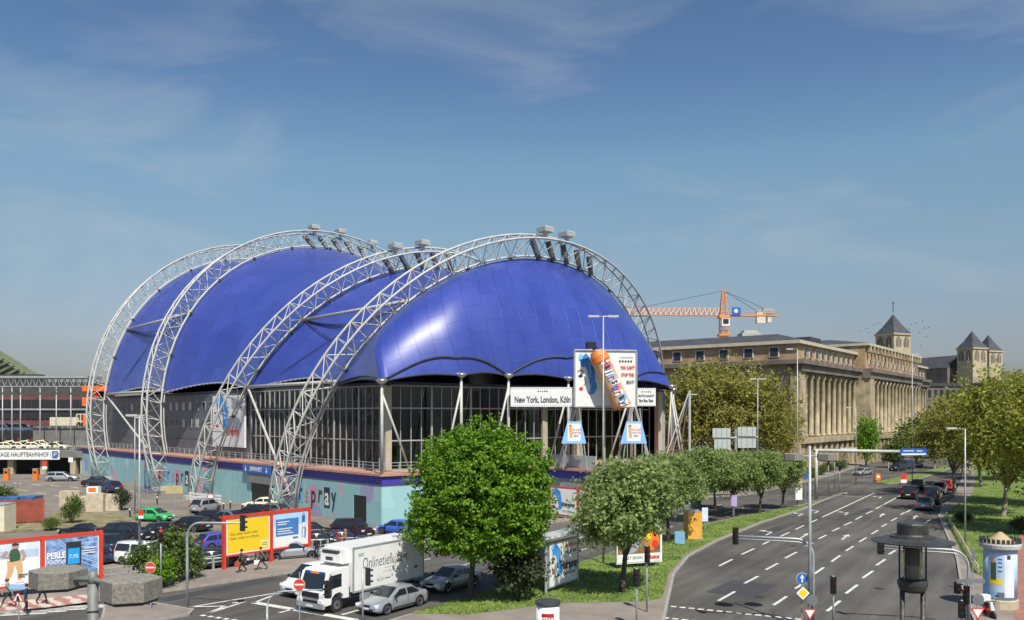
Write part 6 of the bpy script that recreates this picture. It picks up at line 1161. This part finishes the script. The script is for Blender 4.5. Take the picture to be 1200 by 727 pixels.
def signal_head(t_, c, face, lit=False, n=3, k=1.):
    rz = math.atan2(face[1], face[0])+math.pi/2; M = Matrix.Translation(c) @ Matrix.Rotation(rz, 4, 'Z'); m_ = MB(blackm); m_.box((0, 0, 0), (.30*k, .22*k, .31*n*k)); m_.xf(M); o = P('signal_head', m_, t_)
    for i in range(n):
        z = (n/2-.5-i)*.30*k; m_ = MB((litr if lit else lr) if i == 0 else (ly_ if i == 1 and n == 3 else lg)); m_.cyl((0, -.11*k, z), (0, -.125*k, z), .10*k, n=12); m_.xf(M); P('lens', m_, o)
        m_ = MB(blackm); vs = []
        for q in range(8): t = math.pi*q/7; vs += [(.115*k*math.cos(t), -.11*k, z+.115*k*math.sin(t)), (.115*k*math.cos(t), -.27*k, z+.10*k*math.sin(t))]
        m_.add(vs, [(2*q, 2*q+1, 2*q+3, 2*q+2) for q in range(7)]); m_.xf(M); P('visor', m_, o)
def signal(lab, p, h, face=(0, -1), lit=False, off=(0, 0), n=3, z0=0):
    t_ = T('traffic_signal', lab, 'traffic signal', (p[0], p[1], 0)); m_ = MB(galv); m_.cyl((p[0], p[1], 0), (p[0], p[1], h), .055, n=8); P('pole', m_, t_, smooth=True); signal_head(t_, Vector((p[0]+off[0], p[1]+off[1], h-.5)), face, lit, n); return t_
def arm_signal(lab, p, h, end, face=(0, -1), lit=False, r=.07, double=False):
    t_ = T('mast_arm_signal', lab, 'traffic signal', (p[0], p[1], 0)); b0 = Vector((p[0], p[1], 0)); e_ = Vector((end[0], end[1], h)); d = Vector((e_.x-b0.x, e_.y-b0.y, 0)); L_ = d.length; d.normalize()
    pts = [b0, b0+Vector((0, 0, h*.55))]+[b0+d*(.9*(1-math.cos(t)))+Vector((0, 0, h-.9-.1+.9*math.sin(t))) for t in [i*math.pi/12 for i in range(7)]]+[e_]
    m_ = MB(galv); m_.tube(pts, [r*1.2]*2+[r]*(len(pts)-3)+[r*.7], 8)
    if double: m_.tube([q+Vector((0, .0, -.16)) if i > 1 else q+d*.14 for i, q in enumerate(pts)], r*.6, 6)
    P('mast', m_, t_, smooth=True); signal_head(t_, e_+Vector((0, 0, .0)), face, lit); return t_
arm_signal('bent signal mast at the lower left whose arm reaches over the street', (-19.3, 50.7), 5.3, (-15.65, 49.55), face=(.8, .6))
arm_signal('low bent signal mast beside the no entry sign before the truck', A(313, 46), ZY(691, 46), A(384, 46)[:2], face=(-.6, -.8), r=.05)
arm_signal('mast arm signal reaching left over the right carriageway', A(953, 46.4), ZY(630, 46.4), A(862, 47)[:2], face=(-.4, -1), double=True)
arm_signal('mast arm signal with red light whose arm passes behind the mushroom lamp', A(1135, 46), ZY(643, 46), A(1032, 47)[:2], lit=True, double=True)
signal('traffic signal with lit red lamp by the shrubs of the car park', A(188.5, 56), 4.2, (.5, -1), lit=True); signal('traffic signal in front of the silver saloon', A(425, 46), 3.35, (.9, .4), off=(.28, 0)); signal('traffic signal on the bottom pavement left of the other one', A(746, 46), 3.3, (-.6, -1)); signal('traffic signal on the bottom pavement nearest the whitebeam', G(758, 720), 4.0, (-.3, -1), off=(0, -.15)); signal('traffic signal on the refuge right of the yield sign', A(976.5, 46), 2.9, (-.2, -1))
for x, Y, h, lab in ((971, 128, 5.2, 'small far signal left of the gantry post'), (978, 134, 5.4, 'small far signal just right of the gantry post'), (984, 126, 4.4, 'far signal pole with head at the end of the median'), (1041, 150, 4.5, 'far signal on the small traffic island')): signal(lab, A(x, Y), h, (-.3, -1))
m_t = signal('black signal cluster at the foot of the right mast arm', A(1127, 46), 1.6, (0, -1)); signal_head(m_t, A(1133, 46, 1.9), (-.8, -1), n=3); signal_head(m_t, A(1122, 46.3, 2.2), (.5, -1), n=2)
pl_ = MB(galv)
def sign(lab, p, z, shape, h=None, pole=True, r=.30, nm='road_sign', face=(0, -1)):
    t_ = T(nm, lab, 'road sign', (p[0], p[1], 0)); 
    if pole: m_ = MB(galv); m_.cyl((p[0], p[1], 0), (p[0], p[1], h or z+.35), .035, n=7); P('pole', m_, t_)
    rz = math.atan2(face[1], face[0])+math.pi/2; M0 = Matrix.Translation((p[0], p[1], z)) @ Matrix.Rotation(rz, 4, 'Z') @ Matrix.Translation((0, -.07, 0)) @ Matrix.Rotation(R(90), 4, 'X')
    def disc(m, rr, zz, n=20, rot=0.): b_ = MB(m); b_.lathe([(rr, zz), (rr, zz+.006)], n); b_.xf(M0 @ Matrix.Rotation(rot, 4, 'Z')); return b_
    def pl(m, pts, zz): b_ = MB(m); b_.add([M0 @ Vector((x, y, zz)) for x, y in pts], [tuple(range(len(pts)))]); return b_
    if shape == 'noentry': o = P('plate', disc(redm, r, 0), t_); P('bar', pl(pwhite, [(-r*.78, -r*.15), (r*.78, -r*.15), (r*.78, r*.15), (-r*.78, r*.15)], .009), o); P('rim', disc(pwhite, r*1.06, -.008), o)
    elif shape == 'arrow': o = P('plate', disc(bluem, r, 0), t_); P('rim', disc(pwhite, r*1.06, -.008), o); P('arrow', pl(pwhite, [(-.04, -r*.7), (.04, -r*.7), (.04, r*.1), (r*.42, r*.1), (0, r*.75), (-r*.42, r*.1), (-.04, r*.1)], .009), o)
    elif shape == 'priority': o = P('plate', disc(pwhite, r*1.2, 0, 4), t_); P('centre', disc(yellow, r*.85, .006, 4), o)
    elif shape in ('yield', 'works'):
        a_ = -R(90) if shape == 'yield' else R(90); o = P('plate', disc(redm, r*1.35, 0, 3, a_), t_); P('centre', disc(pwhite, r*.92, .006, 3, a_), o)
        if shape == 'works': P('pictogram', pl(inkm, [(-.1, -.14), (.12, -.14), (.03, .16), (-.06, .12)], .014), o)
    elif shape == 'back': P('plate', disc(mat('sign_back_grey', (.16, .17, .19), .5), r, 0), t_)
    elif shape == 'speed': o = P('plate', disc(redm, r, 0), t_); P('centre', disc(pwhite, r*.75, .006), o); P('lower_plate', pl(pwhite, [(-r, -r*1.9), (r, -r*1.9), (r, -r*1.15), (-r, -r*1.15)], 0), t_)
    elif shape == 'stand': o = P('plate', pl(redm, [(-r, -r), (r, -r), (r, r), (-r, r)], 0), t_); P('panel', pl(pwhite, [(-r, -r*2.2), (r, -r*2.2), (r, -r*1.05), (-r, -r*1.05)], 0), t_)
    elif isinstance(shape, tuple): P('plate', pl(shape[0], [(-shape[1], -shape[2]), (shape[1], -shape[2]), (shape[1], shape[2]), (-shape[1], shape[2])], 0), t_)
    return t_
sign('red no entry sign left of the tall shrub at the car park', A(176.6, 50), ZY(665, 50), 'noentry'); sign('red no entry sign in front of the delivery van', A(351, 46), ZY(685, 46), 'noentry', h=3.1); sign('blue round straight ahead arrow sign beside the right hand lamp', A(939.5, 46.2), ZY(678, 46.2), 'arrow'); sign('yellow diamond priority sign under the blue arrow sign', A(940.5, 45.9), ZY(695, 45.9), 'priority', pole=False); sign('white and red yield triangle pointing down at the bottom edge', A(948.5, 45.3), ZY(718, 45.3), 'yield'); sign('grey back of a round sign right of the priority diamond', A(951.5, 45.8), ZY(703, 45.8), 'back', pole=False)
sign('red edged warning triangle on a post at the lower left corner', A(22, 46), ZY(701, 46), 'works'); sign('blue and white direction arrow plate above the warning triangle', A(21, 45.8), ZY(687.5, 45.8), (skyb, .42, .13), pole=False); sign('grey back of a round sign beside the black signal cluster', A(1145.5, 46), ZY(703, 46), 'back', r=.32); sign('white triangle sign with red edge at the right bottom edge', A(1145, 45.4), ZY(717, 45.4), 'yield', r=.33); sign('dark long street name plate on the right mast', A(1137, 45.6), ZY(681, 45.6), (mat('sign_back_grey'), .75, .12))
sign('round sign on a thin post at the last median tree', G(915.5, 597), 2.9, 'speed'); sign('small red and white sign plates on the lamp mast over the car park', A(165.5, 63.5), ZY(601, 63.5), 'stand', r=.2, h=0.1, pole=False); sign('red and white plate on a pole in the garage forecourt', G(52.5, 564), 3.1, 'stand', r=.45); sign('round pale clock like sign on the deck pier', A(83, 166), ZY(539, 166), (pwhite, .45, .45))
sign('tan oval sign back on a pole at the forecourt', G(204.5, 609), ZY(574, 95), (mat('sign_tan', (.50, .40, .20), .6), .95, .45), h=3.8); sign('thin pole with small plates before the black cluster', A(1140, 56), 2.4, (mat('sign_back_grey'), .12, .3), h=3.0); sign('small red and white arrow board on the far island', G(1059, 569), 1.5, 'stand', r=.5)
sign('election poster with blue and red print leaning on the median tree', G(797, 640), .75, (skyb, .45, .55), h=.3, face=(-.5, -1)); sign('white and violet poster tied to a median tree trunk', A(860, 95), 2.1, (mat('print_violet', (.45, .35, .65), .5), .32, .62)); sign('white poster with dark lettering tied to the tree near the pillar', A(826, 86), 1.6, (mat('print_haze'), .3, .7)); sign('yellow and white poster pair on a post near the median end', A(936, 106), 3.4, (mat('print_yellow_pale'), .42, .62)); sign('white poster below the yellow one near the median end', A(936, 105.7), 1.9, (pwhite, .42, .75), pole=False)
sign('blue and white small sign at the median end', A(944, 112), ZY(558, 112), (bluem, .35, .4)); ob = T('orange_barrier', 'small orange barrier box on the far island', 'barrier', G(1028.5, 564)); c = G(1028.5, 564, .1); m_ = MB(orange); m_.box(c+Vector((0, 0, .7)), (.9, .4, 1.2)); P('board', m_, ob); m_ = MB(pwhite); m_.box(c+Vector((0, -.22, .8)), (.5, .04, .4)); P('panel', m_, ob); m_ = MB(blackm); m_.box(c+Vector((0, 0, .05)), (1.1, .7, .12)); P('base', m_, ob)
# blank direction signs seen from behind, and the overhead gantry
t_ = T('direction_sign', 'four pale blank backs of direction signs on one post before the plane trees', 'direction sign', (*A(862, 118)[:2], 0)); m_ = MB(galv); m_.cyl(A(862, 118.3), A(862, 118.3, ZY(503, 118)), .2, n=8); m_.cyl(A(835, 118.2, ZY(514, 118)), A(888, 118.2, ZY(512.5, 118)), .14, n=6); P('post', m_, t_)
bk2 = mat('sign_back_pale', (.46, .50, .48), .5, var=.08)
for x0, x1, y0, y1 in ((835, 856, 502, 513), (864.5, 886, 500.5, 511.5), (837, 856, 515, 527), (864.5, 886, 514, 525)):
    m_ = MB(bk2); a = A(x0, 118); b_ = A(x1, 118); m_.seg(a, b_, .1, ZY(y0, 118)-ZY(y1, 118), ZY(y1, 118)); o = P('sign_plate', m_, t_); m_ = MB(galv)
    for f in (.2, .5, .8): q = a.lerp(b_, f); m_.box((q.x, q.y-.07, (ZY(y0, 118)+ZY(y1, 118))/2), (.07, .05, ZY(y0, 118)-ZY(y1, 118)+.1))
    P('stiffener', m_, o)
t_ = T('sign_gantry', 'white tubular gantry with a blue sign over the far junction', 'gantry', (*A(956.5, 118)[:2], 0)); a = A(956.5, 118, ZY(528, 118)); b_ = A(1086, 124, ZY(530, 124)); m_ = MB(steel); m_.cyl(A(956.5, 118), A(956.5, 118, ZY(526.5, 118)), .24, .2, n=10); m_.tube([a+Vector((-.3, 0, 0)), b_], .24, 8); P('frame', m_, t_, smooth=True); m_ = MB(ventm)
m_.box(A(931, 117, ZY(532, 117)), (4.2, .6, 1.1)); 
sgn = []
for x0, x1, y0, y1, mm_ in ((1055, 1086, 526, 534.5, bluem), (984.5, 1004, 525, 530.5, bk2)):
    m_ = MB(mm_); p0_, p1_ = A(x0, 121), A(x1, 122); m_.seg(p0_, p1_, .15, ZY(y0, 121)-ZY(y1, 121), ZY(y1, 121)); o = P('sign_plate', m_, t_); pn = Panel(p0_+Vector((0, -.1, 0)), p1_+Vector((0, -.1, 0)), ZY(y1, 121), ZY(y0, 121), o)
    if mm_ is bluem: pn.rect(.04, .10, .96, .34, pwhite); pn.rect(.1, .62, .5, .74, pwhite); pn.rect(.6, .6, .82, .72, pwhite)
    else: pn.rect(.08, .4, .92, .6, mat('print_grey'))
    pn.done()
# railings, fences, barriers
def railing(lab, a, b_, h, n, m, rails=(1., .55), nm='railing', r=.035, pw=.09):
    t_ = T(nm, lab, 'railing' if 'fence' not in nm else 'fence', (*a.lerp(b_, .5)[:2], 0)); pb_ = MB(m); pb_.box((0, 0, h/2), (pw, pw, h)); pe = pb_.mesh('post')
    for i in range(n+1): q = a.lerp(b_, i/n); I('post', pe, t_, (q.x, q.y, a.z), math.atan2((b_-a).y, (b_-a).x))
    for f in rails: m_ = MB(m); m_.cyl(a+Vector((0, 0, h*f-r)), b_+Vector((0, 0, h*f-r)), r, n=6); P('rail', m_, t_)
z13 = Vector((0, 0, .13)); railing('grey metal railing between the pavement and the black saloon, under the yellow billboard', G(232, 672)+z13, G(300, 661)+z13, 1.0, 4, galv, pw=.14, r=.05); railing('grey metal railing under the blue and white billboard', G(304, 660.5)+z13, G(358, 652)+z13, 1.0, 4, galv, pw=.14, r=.05); railing('grey metal railing right of the billboards beside the businessman', G(366, 650)+z13, G(384, 647)+z13, 1.0, 2, galv, pw=.14)
railing('thin railing between the lower left billboard and the no entry sign', G(118, 686)+z13, G(176, 679)+z13, 1.0, 5, galv)
rw = MB(white); bq = T('barrier', 'low white plank barrier before the painted wall', 'barrier', (*G(238, 592)[:2], 0)); a = G(222, 590); b_ = G(259, 594)
for z in (.45, .85, 1.25): m_ = MB(white); m_.seg(a, b_, .06, .2, z); P('plank', m_, bq)
for f in (.05, .5, .95): q = a.lerp(b_, f); m_ = MB(white); m_.box((q.x, q.y+.06, .75), (.1, .06, 1.5)); P('post', m_, bq)
sign('pink round sign on the white plank barrier', G(247, 593.5), 1.2, 'speed', r=.45, pole=False)
pts = [G(1101, 607), G(1106, 618), G(1112, 629), G(1119, 643), G(1126, 658), G(1134, 674)]; fm_ = mat('fence_stone', (.42, .38, .26), .8, var=.2); lf = T('low_fence', 'low pale hooped fence curving along the kerb of the park lawn', 'fence', (*pts[2][:2], .13)); hm = MB(fm_); hm.tube([(-.5, 0, -.05), (-.5, 0, .38), (-.36, 0, .5), (.36, 0, .5), (.5, 0, .38), (.5, 0, -.05)], .045, 6); hm.box((0, 0, .22), (1.0, .05, .06)); hme = hm.mesh('hoop')
for a, b_ in zip(pts, pts[1:]):
    L_ = (b_-a).length; k = max(1, round(L_/1.15))
    for i in range(k): q = a.lerp(b_, (i+.5)/k); I('hoop', hme, lf, (q.x+.7, q.y-.1, .15), math.atan2((b_-a).y, (b_-a).x))
for i, (x, y) in enumerate(((150, 620), (262, 590), (152, 597), (270, 588), (284, 591), (158, 580), (184, 583))):
    t_ = tag(P('bollard', MB(white).cyl(G(x, y), G(x, y, 1.0), .09, n=8)), ['white bollard beside the verge', 'white bollard right of the plank barrier', 'white bollard at the right end of the verge', 'white bollard at the painted wall by the entrance', 'white bollard nearest the garage entrance', 'white bollard left of the second arch foot', 'white bollard right of the second arch foot'][i], 'bollard', 'white bollards of the forecourt')
# bicycles
def bicycle(lab, c, rz):
    t_ = T('bicycle', lab, 'bicycle', c, 0, 'bicycles parked at the arch foot'); M = Matrix.Translation(c) @ Matrix.Rotation(rz, 4, 'Z')
    for x in (-.52, .52):
        m_ = MB(rubber); m_.tube([(x+.34*math.cos(i*.449), 0, .34+.34*math.sin(i*.449)) for i in range(15)], .03, 5)
        for i in range(6): m_.cyl((x, 0, .34), (x+.33*math.cos(i), 0, .34+.33*math.sin(i)), .006, n=3)
        m_.xf(M); P('wheel', m_, t_)
    m_ = MB(bluem); 
    for a, b_ in (((-.52, 0, .34), (-.1, 0, .32)), ((-.1, 0, .32), (-.25, 0, .8)), ((-.25, 0, .8), (.35, 0, .85)), ((-.1, 0, .32), (.38, 0, .75)), ((.52, 0, .34), (.36, 0, .95)), ((-.52, 0, .34), (-.25, 0, .75))): m_.cyl(a, b_, .025, n=5)
    m_.xf(M); P('frame', m_, t_); m_ = MB(blackm); m_.box((-.27, 0, .9), (.28, .14, .06)); m_.xf(M); P('saddle', m_, t_); m_ = MB(blackm); m_.cyl((.33, -.28, 1.02), (.33, .28, 1.02), .02, n=5); m_.cyl((.36, 0, .9), (.33, 0, 1.02), .02, n=5); m_.xf(M); P('handlebar', m_, t_)
for i, (x, y) in enumerate(((167, 577), (173, 580), (179, 578), (186, 581))): bicycle(['leftmost bicycle at the second arch foot', 'second bicycle at the second arch foot', 'third bicycle at the second arch foot', 'rightmost bicycle at the second arch foot'][i], G(x, y), .5+i*.4)
# ============================================================ PEOPLE
def figure_mesh(stride, arm, lean=0., seed=0):
    """one skinned body, 1.75 m, facing +x; stride = half step, arm = swing"""
    J = {}; hip = .93
    J['pel'] = (0, 0, hip, .135, .105); J['wa'] = (.01, 0, 1.10, .12, .095); J['ch'] = (.02+lean*.5, 0, 1.30, .155, .11); J['sh'] = (.02+lean, 0, 1.43, .12, .085); J['nk'] = (.02+lean, 0, 1.50, .055, .055); J['hd'] = (.04+lean, 0, 1.60, .085, .098); J['tp'] = (.035+lean, 0, 1.69, .068, .078)
    E_ = [('pel', 'wa'), ('wa', 'ch'), ('ch', 'sh'), ('sh', 'nk'), ('nk', 'hd'), ('hd', 'tp')]
    for s_, nm, f in ((1, 'l', stride), (-1, 'r', -stride)):
        kx = f*.45+(.06 if f < 0 else .05); J['hp'+nm] = (0, s_*.095, hip-.08, .09, .085); J['kn'+nm] = (kx, s_*.10, .50, .062, .06); J['an'+nm] = (f*.95-(.05 if f < 0 else 0), s_*.10, .10+(.05 if f < 0 else 0), .042, .042); J['to'+nm] = (f*.95+.16, s_*.11, .04+(.0 if f >= 0 else .0), .045, .03)
        E_ += [('pel', 'hp'+nm), ('hp'+nm, 'kn'+nm), ('kn'+nm, 'an'+nm), ('an'+nm, 'to'+nm)]
        g_ = -f*arm; J['sl'+nm] = (.02+lean, s_*.185, 1.40, .062, .06); J['el'+nm] = (g_*.35+lean*.6, s_*.235, 1.13, .044, .044); J['wr'+nm] = (g_*.75+.04, s_*.235, .90, .030, .028); J['pa'+nm] = (g_*.85+.05, s_*.232, .81, .036, .022)
        E_ += [('sh', 'sl'+nm), ('sl'+nm, 'el'+nm), ('el'+nm, 'wr'+nm), ('wr'+nm, 'pa'+nm)]
    keys = list(J); me = bpy.data.meshes.new('fig'); me.from_pydata([J[k][:3] for k in keys], [(keys.index(a), keys.index(b_)) for a, b_ in E_], []); o = bpy.data.objects.new('fig', me); COL.objects.link(o); md = o.modifiers.new('s', 'SKIN'); sv = me.skin_vertices[0].data
    for i, k in enumerate(keys): sv[i].radius = (J[k][3], J[k][4]); sv[i].use_root = (i == 0)
    o.modifiers.new('u', 'SUBSURF').levels = 1; dg = bpy.context.evaluated_depsgraph_get(); ev = o.evaluated_get(dg).to_mesh(); vs = [tuple(v.co) for v in ev.vertices]; fs = [tuple(p.vertices) for p in ev.polygons]; bpy.data.objects.remove(o)
    return vs, fs, J
FIG = {}
def person(lab, loc, head, top, legs, hair, pose='walk', s=1., bag=None):
    if pose not in FIG: FIG[pose] = figure_mesh(*{'walk': (.30, .9, .03), 'stand': (.05, .3, 0), 'stride': (.38, 1.0, .06)}[pose])
    vs, fs, J = FIG[pose]; t_ = T('person', lab, 'person', loc, math.atan2(head[1], head[0])+1e-6); t_.scale = (s, s, s); mb = MB(skin); mb.v = list(vs); shoe = mat('shoe_black', (.02, .02, .02), .5, var=0)
    mb.ms = [skin, legs, top, shoe]
    for f in fs:
        c = [sum(vs[i][k] for i in f)/len(f) for k in range(3)]; mi_ = 0
        if c[2] < .10: mi_ = 3
        elif c[2] < .95 and abs(c[1]) < .205: mi_ = 1
        elif c[2] < 1.47 and not (c[2] < .87 and abs(c[1]) > .19): mi_ = 2
        mb.f.append(f); mb.mi.append(mi_)
    mb.c = 0
    for nm, s_ in (('l', 1), ('r', -1)):         # palm, four unequal curled fingers, thumb on its side
        p = Vector(J['pa'+nm][:3])
        for i in range(4): q = p+Vector((-.028+.019*i, 0, -.02)); ln = (.060, .072, .068, .052)[i]; mb.tube([q, q+Vector((.004, -s_*.008, -ln*.55)), q+Vector((.01, -s_*.028, -ln*.9))], [.010, .009, .006], 5)
        q = p+Vector((.030, -s_*.004, .015)); mb.tube([q, q+Vector((.022, -s_*.014, -.03)), q+Vector((.022, -s_*.022, -.055))], [.011, .010, .007], 5)
    h = J['hd']; hx, hz_ = h[0], h[2]; mb.add([(hx+.085, -.014, hz_-.01), (hx+.085, .014, hz_-.01), (hx+.115, 0, hz_-.015), (hx+.09, 0, hz_+.035)], [(0, 1, 2), (0, 2, 3), (2, 1, 3)])
    for s_ in (-1, 1): mb.box((hx, s_*.088, hz_+.005), (.035, .016, .055))
    o = P('body', mb, t_, smooth=True, local=True)
    m_ = MB(inkm)
    for s_ in (-1, 1): m_.box((hx+.085, s_*.032, hz_+.025), (.012, .018, .010))
    m_.use(mat('lips', (.35, .12, .10), .5, var=0)); m_.box((hx+.086, 0, hz_-.045), (.012, .04, .01)); P('face', m_, t_, local=True)
    m_ = MB(hair); m_.lathe([(.098, -.03), (.108, .03), (.10, .075), (.07, .115), (.02, .13), (.002, .131)], 12, (hx-.022, 0, hz_)); P('hair', m_, t_, smooth=True, local=True)
    if bag: m_ = MB(bag); g_ = Vector(J['par'][:3]); m_.box(g_+Vector((-.02, -.06, -.28)), (.40, .16, .30)); m_.cyl(g_+Vector((-.1, -.03, -.13)), g_+Vector((.0, 0, -.02)), .012, n=4); m_.cyl(g_+Vector((.1, -.03, -.13)), g_+Vector((.0, 0, -.02)), .012, n=4); P('bag', m_, t_, local=True)
    return t_
cl_ = lambda n, c: mat('cloth_'+n, c, .85, var=.15, scale=8)
hb, hbr, hgr = mat('hair_dark', (.02, .015, .012), .7), mat('hair_brown', (.12, .07, .03), .7), mat('hair_blond', (.45, .32, .14), .7)
z13v = lambda x, y: G(x, y, .13)
person('person in camouflage green top walking with a red bag under the yellow billboard', z13v(284, 671), (-.8, -.45), cl_('olive', (.12, .12, .07)), cl_('black', (.02, .02, .025)), hb, 'walk', bag=redm)
person('person in olive jacket striding right with a white bag under the billboard join', z13v(307, 668), (-.9, -.3), cl_('khaki', (.18, .16, .09)), cl_('dark', (.035, .035, .04)), hbr, 'stride', bag=pwhite)
person('person in a dark suit on the pavement left of the truck', z13v(371, 655), (.2, -1), cl_('suit', (.02, .022, .03)), cl_('suit', (.02, .022, .03)), hbr, 'walk', 1.02)
person('person in dark clothes below the blue billboard, legs showing under the lamp head', z13v(49, 708), (.9, -.3), cl_('black', (.02, .02, .025)), cl_('black', (.02, .02, .025)), hb, 'walk')
person('person in black walking at the lower left before the ochre trousers poster', z13v(10, 712), (-.9, -.3), cl_('greyshirt', (.25, .24, .22)), cl_('dark', (.035, .035, .04)), hbr, 'stride')
person('person in dark top behind the warning triangle', z13v(30, 719), (.8, .4), cl_('navy', (.03, .04, .09)), cl_('dark', (.035, .035, .04)), hb, 'stand')
person('person with brown hair walking behind the truck cooling unit', z13v(396, 645), (1, .4), cl_('red', (.4, .05, .05)), cl_('dark', (.035, .035, .04)), hbr, 'walk')
person('person with blond hair walking behind the truck cooling unit', z13v(404, 644), (1, .4), cl_('rust', (.4, .18, .1)), cl_('dark', (.035, .035, .04)), hgr, 'walk')
person('person in black standing on the taxi deck', A(61, 170, 4.66), (.3, -1), cl_('black', (.02, .02, .025)), cl_('black', (.02, .02, .025)), hb, 'stand', 1.15)
# birds over the church
bm_ = MB(inkm)
bm_.tube([(-.25, 0, 0), (0, 0, .03), (.25, 0, 0)], [.03, .08, .02], 5)
for s_ in (-1, 1): bm_.add([(-.08, 0, .03), (.1, 0, .03), (.08, s_*.35, .16), (-.1, s_*.75, .05), (-.08, s_*.35, .14)], [(0, 1, 2, 3, 4)])
bme = bm_.mesh('bird')
for x, y in ((1030, 379), (1037, 384), (1068, 381), (1066, 386), (1074, 379), (1081, 377), (1077, 390), (1084, 385), (1088, 384), (1008, 388), (1015, 386), (1019, 390), (1079, 405), (1085, 395), (1025, 381)):
    o = bpy.data.objects.new('bird', bme); COL.objects.link(o); o.location = A(x, 230, ZY(y, 230)); o.rotation_euler = (.3, 0, x*1.7); o.scale = (.8,)*3; tag(o, 'small dark bird flying near the church tower', 'bird', 'birds circling by the church tower')
